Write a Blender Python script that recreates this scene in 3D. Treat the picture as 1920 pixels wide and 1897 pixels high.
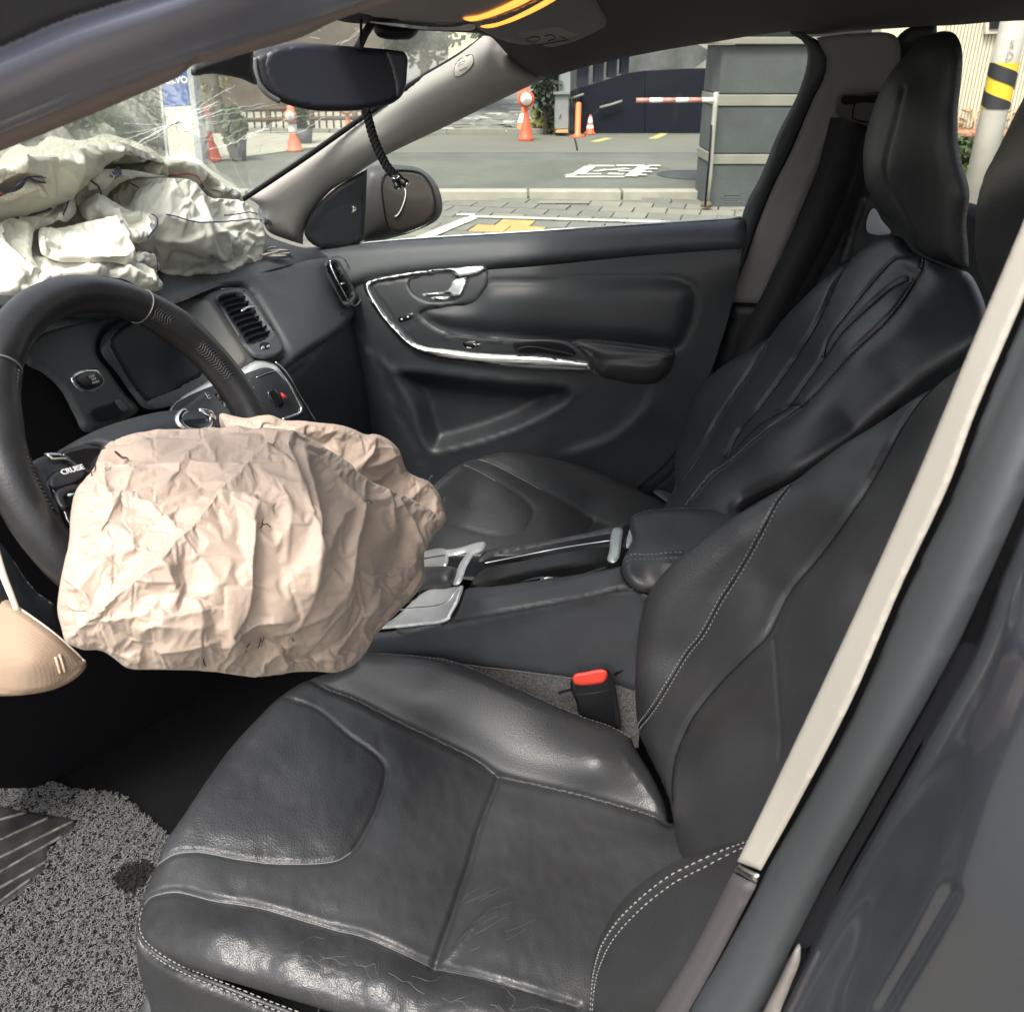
import bpy, bmesh, math, random
import numpy as np
from mathutils import Vector, Matrix
from mathutils.geometry import delaunay_2d_cdt
random.seed(7); RNG = np.random.default_rng(7)
for o in list(bpy.data.objects): bpy.data.objects.remove(o)
SC = bpy.context.scene
COL = SC.collection
# ------------------------------------------------------------------ camera (world axes = car axes: x right, y forward, z up)
FPX = 1700.0; PITCH = math.radians(27.0); YAW = math.radians(13.0)
CAM = np.array([-1.122, 0.048, 1.36])
_hd = np.array([math.cos(YAW), math.sin(YAW), 0.0])
FWD = _hd*math.cos(PITCH) + np.array([0, 0, -math.sin(PITCH)])
RGT = np.array([math.sin(YAW), -math.cos(YAW), 0.0])
UPV = np.cross(RGT, FWD)
cam = bpy.data.cameras.new('camera'); camo = bpy.data.objects.new('camera', cam); COL.objects.link(camo)
camo.location = CAM
camo.matrix_world = Matrix(((RGT[0], UPV[0], -FWD[0], CAM[0]), (RGT[1], UPV[1], -FWD[1], CAM[1]), (RGT[2], UPV[2], -FWD[2], CAM[2]), (0, 0, 0, 1)))
cam.sensor_width = 36.0; cam.lens = 36.0*FPX/1920.0; cam.clip_start = 0.02; cam.clip_end = 500
cam.dof.use_dof = True; cam.dof.focus_distance = 1.25; cam.dof.aperture_fstop = 17
SC.camera = camo
# ------------------------------------------------------------------ daylight
SUN_EL, SUN_AZ = math.radians(58), math.radians(280)      # azimuth measured from +y towards +x
w = bpy.data.worlds.new('World'); SC.world = w; w.use_nodes = True
nt = w.node_tree; nt.nodes.clear()
sky = nt.nodes.new('ShaderNodeTexSky'); sky.sky_type = 'NISHITA'; sky.sun_disc = False
sky.sun_elevation = SUN_EL; sky.sun_rotation = SUN_AZ; sky.air_density = 1.3; sky.dust_density = 6.0; sky.ozone_density = 1.0
bgn = nt.nodes.new('ShaderNodeBackground'); bgn.inputs[1].default_value = 0.15
hsv = nt.nodes.new('ShaderNodeHueSaturation'); hsv.inputs['Saturation'].default_value = 0.45
won = nt.nodes.new('ShaderNodeOutputWorld')
nt.links.new(sky.outputs[0], hsv.inputs['Color']); nt.links.new(hsv.outputs[0], bgn.inputs[0]); nt.links.new(bgn.outputs[0], won.inputs[0])
sl = bpy.data.lights.new('sun', 'SUN'); sl.energy = 1.5; sl.angle = math.radians(11); sl.color = (1.0, 0.95, 0.86)
so = bpy.data.objects.new('sun', sl); COL.objects.link(so)
sd = Vector((math.sin(SUN_AZ)*math.cos(SUN_EL), math.cos(SUN_AZ)*math.cos(SUN_EL), math.sin(SUN_EL)))
so.rotation_euler = sd.to_track_quat('Z', 'Y').to_euler()
SC.view_settings.view_transform = 'Standard'; SC.view_settings.look = 'None'
SC.view_settings.exposure = 1.2; SC.view_settings.gamma = 1.0; SC.view_settings.use_curve_mapping = False
try:
    SC.cycles.max_bounces = 8; SC.cycles.diffuse_bounces = 5; SC.cycles.glossy_bounces = 4; SC.cycles.transparent_max_bounces = 12
    SC.cycles.use_denoising = True
except Exception: pass
# ------------------------------------------------------------------ rays and points
def ray(px, py):
    px = np.asarray(px, float); py = np.asarray(py, float)
    a = (px-960.0)/FPX; b = -(py-948.5)/FPX
    return FWD + a[..., None]*RGT + b[..., None]*UPV
def depth_at(px, py, x=None, y=None, z=None, d=None, pl=None):
    r = ray(px, py)
    if d is not None: return float(d)
    if pl is not None:
        n, q = pl
        return float(np.dot(n, np.asarray(q)-CAM)/np.dot(n, r))
    if x is not None: return float((x-CAM[0])/r[0])
    if y is not None: return float((y-CAM[1])/r[1])
    return float((z-CAM[2])/r[2])
def P(px, py, **k):
    return CAM + ray(px, py)*depth_at(px, py, **k)
def proj(p):
    p = np.asarray(p, float)-CAM
    w_ = p@FWD
    return np.stack([960+FPX*(p@RGT)/w_, 948.5-FPX*(p@UPV)/w_, w_], -1)
def plane3(a, b, c):
    n = np.cross(np.asarray(b)-a, np.asarray(c)-a); n = n/np.linalg.norm(n)
    return (n, np.asarray(a))
class Surf:
    """Smooth surface through control points: a thin-plate spline of inverse distance (planes come out exactly plane)."""
    def __init__(s, ctrl, smooth=0.0006):
        pts = []; iv = []
        for c in ctrl:
            px, py = c[0], c[1]
            k = c[2] if isinstance(c[2], dict) else {'d': c[2]}
            pts.append((px/1000.0, py/1000.0)); iv.append(1.0/depth_at(px, py, **k))
        s.p = np.array(pts); n = len(pts); s.n = n
        K = s._k(s.p, s.p) + smooth*np.eye(n)
        A = np.zeros((n+3, n+3)); Q = np.c_[np.ones(n), s.p]
        A[:n, :n] = K; A[:n, n:] = Q; A[n:, :n] = Q.T
        s.w = np.linalg.lstsq(A, np.r_[iv, 0, 0, 0], rcond=None)[0]
    @staticmethod
    def _k(a, b):
        r2 = ((a[:, None, :]-b[None, :, :])**2).sum(-1)
        return 0.5*r2*np.log(r2+1e-12)
    def depth(s, px, py):
        q = np.stack([np.ravel(px)/1000.0, np.ravel(py)/1000.0], -1)
        v = s._k(q, s.p)@s.w[:s.n] + s.w[s.n] + q@s.w[s.n+1:]
        return 1.0/np.maximum(v, 0.02)
    def pts(s, px, py):
        px = np.ravel(np.asarray(px, float)); py = np.ravel(np.asarray(py, float))
        return CAM + ray(px, py)*s.depth(px, py)[:, None]
    def normal(s, px, py):
        e = 1.5; px = np.ravel(np.asarray(px, float)); py = np.ravel(np.asarray(py, float))
        a = s.pts(px+e, py)-s.pts(px-e, py); b = s.pts(px, py+e)-s.pts(px, py-e)
        n = np.cross(a, b); n /= np.linalg.norm(n, axis=1)[:, None]+1e-12
        v = CAM - s.pts(px, py)
        sg = np.sign((n*v).sum(1)); sg[sg == 0] = 1
        return n*sg[:, None]
class SPlane(Surf):
    def __init__(s, pl): s.pl = pl
    def depth(s, px, py):
        n, q = s.pl
        return np.dot(n, q-CAM)/(ray(np.ravel(px), np.ravel(py))@n)
def cr(pts, closed=False, step=6.0):
    """Catmull-Rom through 2-D or 3-D points; a point given twice is a corner."""
    pts = [np.asarray(p, float) for p in pts]
    n = len(pts)
    segs = n if closed else n-1
    out = []
    for i in range(segs):
        p1, p2 = pts[i], pts[(i+1) % n]
        L = np.linalg.norm(p2-p1)
        if L < 1e-9: continue
        p0 = pts[(i-1) % n] if (closed or i > 0) else p1
        p3 = pts[(i+2) % n] if (closed or i < n-2) else p2
        if np.linalg.norm(p1-p0) < 1e-9: p0 = p1-(p2-p1)*0.5
        if np.linalg.norm(p3-p2) < 1e-9: p3 = p2+(p2-p1)*0.5
        l0, l2 = np.linalg.norm(p1-p0), np.linalg.norm(p3-p2)
        m1 = ((p2-p1)/L + (p1-p0)/max(l0, 1e-9))*0.5*L if l0 > 1e-9 else (p2-p1)
        m2 = ((p3-p2)/max(l2, 1e-9) + (p2-p1)/L)*0.5*L if l2 > 1e-9 else (p2-p1)
        k = max(1, int(math.ceil(L/step)))
        for j in range(k):
            t = j/k; t2 = t*t; t3 = t2*t
            out.append((2*t3-3*t2+1)*p1+(t3-2*t2+t)*m1+(-2*t3+3*t2)*p2+(t3-t2)*m2)
    if not closed: out.append(pts[-1])
    return np.array(out)
def seg_dist(q, poly, closed=False, signed=False):
    """distance of each 2-D point to a polyline (+ side sign, + arc length parameter)."""
    P_ = np.asarray(poly, float)
    if closed: P_ = np.vstack([P_, P_[:1]])
    best = np.full(len(q), 1e9); side = np.zeros(len(q)); par = np.zeros(len(q)); acc = 0.0
    for a, b in zip(P_[:-1], P_[1:]):
        ab = b-a; L2 = ab@ab
        if L2 < 1e-12: continue
        t = np.clip(((q-a)@ab)/L2, 0, 1)
        dv = q-(a+t[:, None]*ab); d = np.hypot(dv[:, 0], dv[:, 1])
        m = d < best
        best[m] = d[m]; par[m] = acc+t[m]*math.sqrt(L2)
        if signed: side[m] = np.sign(ab[0]*dv[m, 1]-ab[1]*dv[m, 0])
        acc += math.sqrt(L2)
    return (best, side, par/max(acc, 1e-9)) if signed else best
def inside(q, poly):
    x, y = q[:, 0], q[:, 1]; r = np.zeros(len(q), bool)
    p = np.asarray(poly, float); j = len(p)-1
    for i in range(len(p)):
        xi, yi, xj, yj = p[i, 0], p[i, 1], p[j, 0], p[j, 1]
        c = ((yi > y) != (yj > y)) & (x < (xj-xi)*(y-yi)/((yj-yi) if yj != yi else 1e-12)+xi)
        r ^= c; j = i
    return r
# ------------------------------------------------------------------ smooth noise for folds and wear
def _hash(ix, iy, s):
    h = (ix.astype(np.int64)*374761393 + iy.astype(np.int64)*668265263 + s*2147483647) & 0xffffffff
    h = ((h ^ (h >> 13))*1274126177) & 0xffffffff
    return ((h ^ (h >> 16)) & 0xffff)/65535.0*2-1
def vnoise(x, y, s=0):
    ix, iy = np.floor(x), np.floor(y); fx, fy = x-ix, y-iy
    ux, uy = fx*fx*fx*(fx*(fx*6-15)+10), fy*fy*fy*(fy*(fy*6-15)+10)
    a, b, c, d = _hash(ix, iy, s), _hash(ix+1, iy, s), _hash(ix, iy+1, s), _hash(ix+1, iy+1, s)
    return (a*(1-ux)+b*ux)*(1-uy)+(c*(1-ux)+d*ux)*uy
def facets(x, y, s=0, tilt=1.25):
    """crumpled-sheet relief: a random tilted facet per cell, joined where the facets cross (sharp ridges between flat pieces)."""
    ix, iy = np.floor(x), np.floor(y)
    best = np.full(x.shape, -1e9)
    for dx in (-1, 0, 1):
        for dy in (-1, 0, 1):
            cx, cy = ix+dx, iy+dy
            ox = cx+0.5+0.45*_hash(cx, cy, s); oy = cy+0.5+0.45*_hash(cx, cy, s+1)
            h = 0.35*_hash(cx, cy, s+4) + tilt*(_hash(cx, cy, s+2)*(x-ox)+_hash(cx, cy, s+3)*(y-oy)) - 0.40*((x-ox)**2+(y-oy)**2)
            best = np.maximum(best, h)
    return best
# ------------------------------------------------------------------ objects
def mesh_obj(name, verts, faces, mat=None, parent=None, smooth=True):
    me = bpy.data.meshes.new(name)
    me.from_pydata([tuple(v) for v in verts], [], [tuple(f) for f in faces])
    me.update()
    if smooth: me.polygons.foreach_set('use_smooth', [True]*len(me.polygons))
    o = bpy.data.objects.new(name, me); COL.objects.link(o)
    if mat: me.materials.append(mat)
    if parent: par(o, parent)
    return o
def par(o, parent):
    o.parent = parent
    o.matrix_parent_inverse = Matrix.Translation(-Vector(world_loc(parent)))
def world_loc(o):
    v = Vector(o.location)
    while o.parent: 
        v = v + Vector(o.parent.location) + o.matrix_parent_inverse.translation; o = o.parent
    return v
def thing(name, label, cat, loc=(0, 0, 0), group=None):
    o = bpy.data.objects.new(name, None); COL.objects.link(o); o.location = tuple(loc); o.empty_display_size = 0.05
    o['label'] = label; o['category'] = cat
    if group: o['group'] = group
    return o
def tag(o, label=None, cat=None, group=None, kind=None):
    for k, v in (('label', label), ('category', cat), ('group', group), ('kind', kind)):
        if v: o[k] = v
    return o
def bevel(o, w_=0.003, seg=2, ang=35):
    m = o.modifiers.new('bevel', 'BEVEL'); m.width = w_; m.segments = seg; m.limit_method = 'ANGLE'; m.angle_limit = math.radians(ang)
    m.harden_normals = False
    return o
def solid(o, t, off=-1):
    m = o.modifiers.new('thick', 'SOLIDIFY'); m.thickness = t; m.offset = off; return o
def join_geo(parts):
    V = []; F = []; n = 0
    for v, f in parts:
        V.append(np.asarray(v, float)); F += [tuple(i+n for i in q) for q in f]; n += len(v)
    return np.vstack(V), F
def tube_geo(pts, r, k=8, cap=True, flat=1.0, up=None):
    pts = np.asarray(pts, float); n = len(pts)
    rr = np.full(n, r) if np.isscalar(r) else np.asarray(r, float)
    T = np.gradient(pts, axis=0); T /= np.linalg.norm(T, axis=1)[:, None]+1e-12
    u = np.array([0, 0, 1.0]) if up is None else np.asarray(up, float)
    if abs(T[0]@u) > 0.95: u = np.array([1.0, 0, 0])
    V = []; F = []
    for i in range(n):
        a = u-(u@T[i])*T[i]; a /= np.linalg.norm(a)+1e-12; b = np.cross(T[i], a)
        if up is None: u = a
        for j in range(k):
            th = 2*math.pi*j/k
            V.append(pts[i]+rr[i]*(flat*math.cos(th)*a+math.sin(th)*b))
    for i in range(n-1):
        for j in range(k):
            F.append((i*k+j, i*k+(j+1) % k, (i+1)*k+(j+1) % k, (i+1)*k+j))
    if cap:
        F.append(tuple(range(k-1, -1, -1))); F.append(tuple((n-1)*k+j for j in range(k)))
    return np.array(V), F
def tube(name, pts, r, mat, parent=None, k=8, **kw):
    v, f = tube_geo(pts, r, k, **kw); return mesh_obj(name, v, f, mat, parent)
def box_geo(c, s, rot=None):
    c = np.asarray(c, float); s = np.asarray(s, float)/2
    V = np.array([[x, y, z] for x in (-1, 1) for y in (-1, 1) for z in (-1, 1)], float)*s
    if rot is not None: V = V@np.asarray(rot).T
    return V+c, [(0, 1, 3, 2), (4, 6, 7, 5), (0, 4, 5, 1), (2, 3, 7, 6), (0, 2, 6, 4), (1, 5, 7, 3)]
def box(name, c, s, mat, parent=None, rot=None, bev=0.0):
    v, f = box_geo(c, s, rot); o = mesh_obj(name, v, f, mat, parent, smooth=False)
    if bev: bevel(o, bev)
    return o
def lathe_geo(prof, k=20, base=(0, 0, 0)):
    V = []; F = []
    for r, z in prof:
        for j in range(k):
            a = 2*math.pi*j/k; V.append((base[0]+r*math.cos(a), base[1]+r*math.sin(a), base[2]+z))
    for i in range(len(prof)-1):
        for j in range(k): F.append((i*k+j, i*k+(j+1) % k, (i+1)*k+(j+1) % k, (i+1)*k+j))
    F.append(tuple(range(k-1, -1, -1))); F.append(tuple((len(prof)-1)*k+j for j in range(k)))
    return np.array(V), F
def orient_out(o):
    bm = bmesh.new(); bm.from_mesh(o.data); bmesh.ops.recalc_face_normals(bm, faces=bm.faces[:]); bm.to_mesh(o.data); bm.free(); return o
def lift_dir(b, n):
    # relief grows out of the surface, leaning so that a raised edge keeps its outline; unit height along the normal
    v = CAM-b; v /= np.linalg.norm(v, axis=1)[:, None]; d = v+.35*n; d /= np.linalg.norm(d, axis=1)[:, None]
    return d*np.minimum(1/np.maximum((d*n).sum(1), .2), 1.8)[:, None]
class Relief:
    """A surface patch inside a closed outline, lying on a Surf, rounded at its edge, with seams and folds as real relief."""
    def __init__(s, outline, surf, spacing=8.0, step=None, smooth=True):
        s.surf = surf
        s.out = cr(outline, True, step or spacing) if smooth else np.array([p[:2] for p in outline], float)
        lo, hi = s.out.min(0), s.out.max(0)
        xs = np.arange(lo[0], hi[0]+spacing, spacing); ys = np.arange(lo[1], hi[1]+spacing*0.87, spacing*0.87)
        X, Y = np.meshgrid(xs, ys); X = X + (np.arange(len(ys)) % 2)[:, None]*spacing*0.5
        q = np.stack([X.ravel(), Y.ravel()], -1)
        q = q[inside(q, s.out)]
        if len(q): q = q[seg_dist(q, s.out, True) > spacing*0.45]
        nb = len(s.out)
        allp = np.vstack([s.out, q]) if len(q) else s.out
        v, e, f, ov, oe, of = delaunay_2d_cdt([Vector((float(a), float(b))) for a, b in allp], [], [list(range(nb))], 1, 1e-4)
        s.q = np.array([(a.x, a.y) for a in v]); s.f = [tuple(t) for t in f]
        s.d = seg_dist(s.q, s.out, True)
        s.base = surf.pts(s.q[:, 0], s.q[:, 1]); s.t = surf.depth(s.q[:, 0], s.q[:, 1])
        s.nrm = surf.normal(s.q[:, 0], s.q[:, 1])
        s.dirn = lift_dir(s.base, s.nrm)
        s.m = s.t/FPX                       # metres per pixel
        s.h = np.zeros(len(s.q))
    def round(s, R, power=1.0, skip=None):
        """edge falls away like a quarter circle of radius R metres; skip = outline polylines left flat"""
        d = s.d*s.m
        u = np.clip(1-d/R, 0, 1); s.h -= power*R*(1-np.sqrt(np.maximum(1-u*u, 0))); return s
    def dome(s, H, R):
        d = np.clip(s.d*s.m/R, 0, 1); s.h += H*(1-(1-d)**2); return s
    def groove(s, line, w_, dep, closed=False, step=6):
        L = cr(line, closed, step); d = seg_dist(s.q, L, closed)*s.m
        s.h -= dep*np.exp(-(d/w_)**2)-0.0; return s
    def puff(s, line, w_, H, closed=False):
        """stuffing swells away from a seam"""
        L = cr(line, closed, 6); d = seg_dist(s.q, L, closed)*s.m
        s.h += H*(1-np.exp(-(d/w_)**2)) - H; return s
    def crease(s, line, w_, H, asym=0.45, sharp=1.0):
        """a fold: rises steeply on one side, gently on the other"""
        L = cr(line, False, 8); d, sd, pr = seg_dist(s.q, L, False, True); d = d*s.m
        ww = np.where(sd > 0, w_, w_*asym); fade = np.clip(np.minimum(pr, 1-pr)*5+0.15, 0, 1)
        s.h += H*fade*np.exp(-np.abs(d/ww)**sharp); return s
    def skirt(s, V, F, thick):
        """sides: the open border carried back by the thickness, and a back"""
        cnt = {}
        for f in F:
            for i in range(3):
                a, b = f[i], f[(i+1) % 3]; cnt[(a, b)] = 1
        bd = [(a, b) for (a, b) in cnt if (b, a) not in cnt]
        ids = sorted({i for e in bd for i in e}); m1 = {i: len(V)+k for k, i in enumerate(ids)}; m2 = {i: len(V)+len(ids)+k for k, i in enumerate(ids)}
        dv = V[ids]-CAM; dv /= np.linalg.norm(dv, axis=1)[:, None]; V2 = np.vstack([V, V[ids], V[ids]+dv*thick]); F2 = list(F)
        for a, b in bd: F2.append((m1[b], m1[a], m2[a], m2[b]))
        return V2, F2
    def build(s, name, mat, parent=None, thick=0.0, panels=None, smooth=True):
        V = s.base+s.dirn*s.h[:, None]
        F = s.f
        a, b, c = V[[f[0] for f in F]], V[[f[1] for f in F]], V[[f[2] for f in F]]
        n = np.cross(b-a, c-a); flip = (n*(CAM-a)).sum(1).mean() < 0
        if flip: F = [f[::-1] for f in F]
        s.V = V
        if panels is None:
            if thick: V, F = s.skirt(V, F, thick)
            o = mesh_obj(name, V, F, mat, parent, smooth)
            return o
        Fa = np.array(F); fn = np.cross(V[Fa[:, 1]]-V[Fa[:, 0]], V[Fa[:, 2]]-V[Fa[:, 0]]); VN = np.zeros_like(V)
        for k in range(3): np.add.at(VN, Fa[:, k], fn)
        VN /= np.linalg.norm(VN, axis=1)[:, None]+1e-12
        cen = np.array([s.q[list(f)].mean(0) for f in F]); left = np.ones(len(F), bool); objs = []
        for nm, poly, mt in list(panels)+[(name, None, mat)]:
            m = left & (inside(cen, cr(poly, True, 8)) if poly is not None else True)
            left &= ~m
            idx = np.nonzero(m)[0]
            if poly is None and len(idx):        # the leftover may lie in several places: one object for each
                adj = {}
                for k in idx:
                    for v_ in F[k]: adj.setdefault(v_, []).append(k)
                seen = set(); comps = []
                for k in idx:
                    if k in seen: continue
                    stack = [k]; seen.add(k); comp = []
                    while stack:
                        c_ = stack.pop(); comp.append(c_)
                        for v_ in F[c_]:
                            for n_ in adj[v_]:
                                if n_ not in seen: seen.add(n_); stack.append(n_)
                    comps.append(comp)
                comps.sort(key=len, reverse=True)
                for comp in comps[1:]:
                    used = sorted({i for k in comp for i in F[k]}); mp = {i: j for j, i in enumerate(used)}
                    o = mesh_obj('edge_panel', V[used], [tuple(mp[i] for i in F[k]) for k in comp], mt or mat, parent, smooth)
                    o.data.normals_split_custom_set_from_vertices([tuple(x) for x in VN[used]])
                idx = comps[0]
            if not len(idx): continue
            used = sorted({i for k in idx for i in F[k]}); mp = {i: j for j, i in enumerate(used)}
            o = mesh_obj(nm, V[used], [tuple(mp[i] for i in F[k]) for k in idx], mt or mat, parent, smooth)
            o.data.normals_split_custom_set_from_vertices([tuple(x) for x in VN[used]])
            objs.append(o)
        if thick:
            V2, F2 = s.skirt(V-VN*.006, F, thick); mesh_obj('upholstery_backing', V2, F2, mat, parent, smooth)
        return objs
    def at(s, line, step=6, lift=0.0, closed=False):
        """3-D points along a pixel line, on the finished relief"""
        L = cr(line, closed, step)
        b = s.surf.pts(L[:, 0], L[:, 1]); n = s.surf.normal(L[:, 0], L[:, 1])
        h = np.zeros(len(L))
        for i, p in enumerate(L):
            d2 = ((s.q-p)**2).sum(1); k = np.argpartition(d2, 3)[:3]; w_ = 1/(d2[k]+1e-3); h[i] = (s.h[k]*w_).sum()/w_.sum()
        return b+lift_dir(b, n)*(h+lift)[:, None], n
def stitches(name, rel, line, mat, parent, ln=0.0042, gap=0.0022, r=0.0007, lift=0.0006, off=0.0):
    pts, n = rel.at(line, 3, lift)
    if off:
        T = np.gradient(pts, axis=0); T /= np.linalg.norm(T, axis=1)[:, None]+1e-12
        pts = pts+np.cross(T, n)*off
    d = np.r_[0, np.cumsum(np.linalg.norm(np.diff(pts, axis=0), axis=1))]
    parts = []; s0 = 0.0
    while s0+ln < d[-1]:
        ss = [s0, s0+ln*0.25, s0+ln*0.75, s0+ln]
        q = np.stack([np.interp(ss, d, pts[:, i]) for i in range(3)], -1)
        nn = np.stack([np.interp(ss, d, n[:, i]) for i in range(3)], -1)
        q += nn*np.array([-r, 0, 0, -r])[:, None]
        parts.append(tube_geo(q, [r*0.6, r, r, r*0.6], 5)); s0 += ln+gap
    if not parts: return None
    v, f = join_geo(parts); o = mesh_obj(name, v, f, mat, parent); return o
def decal(name, outline, rel, mat, parent, lift=.0006, thick=.0006, spacing=4, smooth=True, R=0):
    """a flat piece lying on a finished relief"""
    q = Relief(outline, rel.surf, spacing, spacing, smooth)
    for i, p_ in enumerate(q.q):
        d2 = ((rel.q-p_)**2).sum(1); k = np.argpartition(d2, 4)[:4]; w_ = 1/(d2[k]+1e-2); q.h[i] = (rel.h[k]*w_).sum()/w_.sum()+lift
    if R: q.round(R)
    return q.build(name, mat, parent, thick)
def patch(name, outline, surf, mat, parent=None, R=0.004, thick=0.006, spacing=9, smooth=True, dome=None, step=None, lift=0.0):
    r = Relief(outline, surf, spacing, step, smooth)
    if R: r.round(R)
    if dome: r.dome(*dome)
    r.h += lift
    o = r.build(name, mat, parent, thick); return o
# ------------------------------------------------------------------ materials
def new_mat(name):
    m = bpy.data.materials.new(name); m.use_nodes = True
    return m, m.node_tree, m.node_tree.nodes['Principled BSDF']
def pbr(name, col, rough=0.5, metal=0.0, bump=None, var=None, spec=0.5, coat=0.0, sheen=0.0, coord='Object'):
    """bump = list of (texture, scale, strength, distance); var = (scale, amount, roughness amount)"""
    m, t, b = new_mat(name)
    b.inputs['Base Color'].default_value = (*col, 1); b.inputs['Roughness'].default_value = rough; b.inputs['Metallic'].default_value = metal
    b.inputs['Specular IOR Level'].default_value = spec
    if coat: b.inputs['Coat Weight'].default_value = coat; b.inputs['Coat Roughness'].default_value = 0.08
    if sheen: b.inputs['Sheen Weight'].default_value = sheen; b.inputs['Sheen Roughness'].default_value = 0.5
    tc = t.nodes.new('ShaderNodeTexCoord')
    if var:
        n = t.nodes.new('ShaderNodeTexNoise'); n.inputs['Scale'].default_value = var[0]; n.inputs['Detail'].default_value = 6; n.inputs['Roughness'].default_value = 0.62
        t.links.new(tc.outputs[coord], n.inputs['Vector'])
        mp = t.nodes.new('ShaderNodeMapRange'); mp.inputs[1].default_value = 0.3; mp.inputs[2].default_value = 0.7
        mp.inputs[3].default_value = 1-var[1]; mp.inputs[4].default_value = 1+var[1]
        t.links.new(n.outputs[0], mp.inputs[0])
        mx = t.nodes.new('ShaderNodeVectorMath'); mx.operation = 'SCALE'; mx.inputs[0].default_value = col
        t.links.new(mp.outputs[0], mx.inputs['Scale']); t.links.new(mx.outputs[0], b.inputs['Base Color'])
        if len(var) > 2:
            m2 = t.nodes.new('ShaderNodeMapRange'); m2.inputs[1].default_value = 0.3; m2.inputs[2].default_value = 0.7
            m2.inputs[3].default_value = rough-var[2]; m2.inputs[4].default_value = rough+var[2]
            t.links.new(n.outputs[0], m2.inputs[0]); t.links.new(m2.outputs[0], b.inputs['Roughness'])
    prev = None
    for tex, sc, st, ds in (bump or []):
        if tex == 'voronoi':
            n = t.nodes.new('ShaderNodeTexVoronoi'); n.inputs['Scale'].default_value = sc; n.feature = 'F1'; out = n.outputs['Distance']
        elif tex == 'crack':
            n = t.nodes.new('ShaderNodeTexVoronoi'); n.inputs['Scale'].default_value = sc; n.feature = 'DISTANCE_TO_EDGE'; out = n.outputs['Distance']
        elif tex == 'wave':
            n = t.nodes.new('ShaderNodeTexWave'); n.inputs['Scale'].default_value = sc; n.inputs['Distortion'].default_value = 0.6; out = n.outputs['Fac']
        else:
            n = t.nodes.new('ShaderNodeTexNoise'); n.inputs['Scale'].default_value = sc; n.inputs['Detail'].default_value = 4; out = n.outputs[0]
        t.links.new(tc.outputs[coord], n.inputs['Vector'])
        bp = t.nodes.new('ShaderNodeBump'); bp.inputs['Strength'].default_value = st; bp.inputs['Distance'].default_value = ds
        t.links.new(out, bp.inputs['Height'])
        if prev: t.links.new(prev.outputs[0], bp.inputs['Normal'])
        prev = bp
    if prev: t.links.new(prev.outputs[0], b.inputs['Normal'])
    return m
def glassy(name, tint=(0.93, 0.97, 0.94), ior=1.22, rough=0.0, fac=None):
    m = bpy.data.materials.new(name); m.use_nodes = True; t = m.node_tree; t.nodes.clear()
    o = t.nodes.new('ShaderNodeOutputMaterial'); tr = t.nodes.new('ShaderNodeBsdfTransparent'); tr.inputs[0].default_value = (*tint, 1)
    g = t.nodes.new('ShaderNodeBsdfGlossy'); g.inputs['Roughness'].default_value = rough; g.inputs[0].default_value = (1, 1, 1, 1)
    fr = t.nodes.new('ShaderNodeFresnel'); fr.inputs[0].default_value = ior
    mx = t.nodes.new('ShaderNodeMixShader')
    t.links.new(fr.outputs[0], mx.inputs[0]); t.links.new(tr.outputs[0], mx.inputs[1]); t.links.new(g.outputs[0], mx.inputs[2])
    t.links.new(mx.outputs[0], o.inputs[0]); return m
def emit(name, col, s):
    m, t, b = new_mat(name); b.inputs['Base Color'].default_value = (*col, 1)
    b.inputs['Emission Color'].default_value = (*col, 1); b.inputs['Emission Strength'].default_value = s; return m
M = {}
GR = [('voronoi', 620, 0.45, 0.0006)]
M['leather'] = pbr('black_leather', (0.033, 0.034, 0.036), 0.37, 0, GR, (9, 0.10, 0.02))
M['leather_worn'] = pbr('worn_black_leather', (0.032, 0.033, 0.035), 0.35, 0, GR, (14, 0.12, 0.03))
M['leather_perf'] = pbr('coarse_black_leather', (0.035, 0.036, 0.039), 0.41, 0, [('voronoi', 430, 0.6, 0.0008)], (9, 0.25, 0.05))
M['plastic'] = pbr('grained_dark_plastic', (0.050, 0.054, 0.060), 0.50, 0, [('voronoi', 620, 0.5, 0.0006)], (20, 0.12, 0.04))
M['soft'] = pbr('soft_touch_black', (0.018, 0.020, 0.024), 0.45, 0, [('voronoi', 700, 0.4, 0.0005)], (12, 0.15, 0.04))
M['gloss'] = pbr('gloss_black_plastic', (0.008, 0.008, 0.009), 0.22)
M['matte'] = pbr('matte_black', (0.008, 0.008, 0.010), 0.8, spec=.2)
M['rail'] = pbr('satin_rail_paint', (.20, .21, .28), .36, .1, [('noise', 900, .05, .0003)], (6, .08))
M['seal_dark'] = pbr('navy_seal', (.035, .037, .05), .6)
M['trim_shade'] = pbr('shaded_pillar_fabric', (.22, .18, .175), .9, 0, [('noise', 900, .3, .0005)], (8, .05))  # beige pillar fabric with shade put into its colour
M['rubber'] = pbr('rubber_seal', (0.045, 0.05, 0.055), 0.55, 0, [('noise', 90, 0.2, 0.001)])
M['chrome'] = pbr('satin_chrome', (0.72, 0.73, 0.72), 0.20, 1.0, None, (30, 0.06, 0.05))
M['silver'] = pbr('brushed_silver', (0.56, 0.57, 0.57), 0.36, 0.55, None, (40, 0.10, 0.06))
M['paint'] = pbr('grey_blue_metallic_paint', (0.055, 0.060, 0.072), 0.26, 0.4, [('noise', 900, 0.04, 0.0002)], (6, 0.10, 0.03), coat=0.8)
M['trim_near'] = pbr('sunlit_pillar_fabric', (0.33, 0.31, 0.27), 0.85, 0, [('noise', 900, 0.35, 0.0006)], (8, 0.05))  # copy of the beige pillar fabric, sunlight put into its colour
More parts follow.
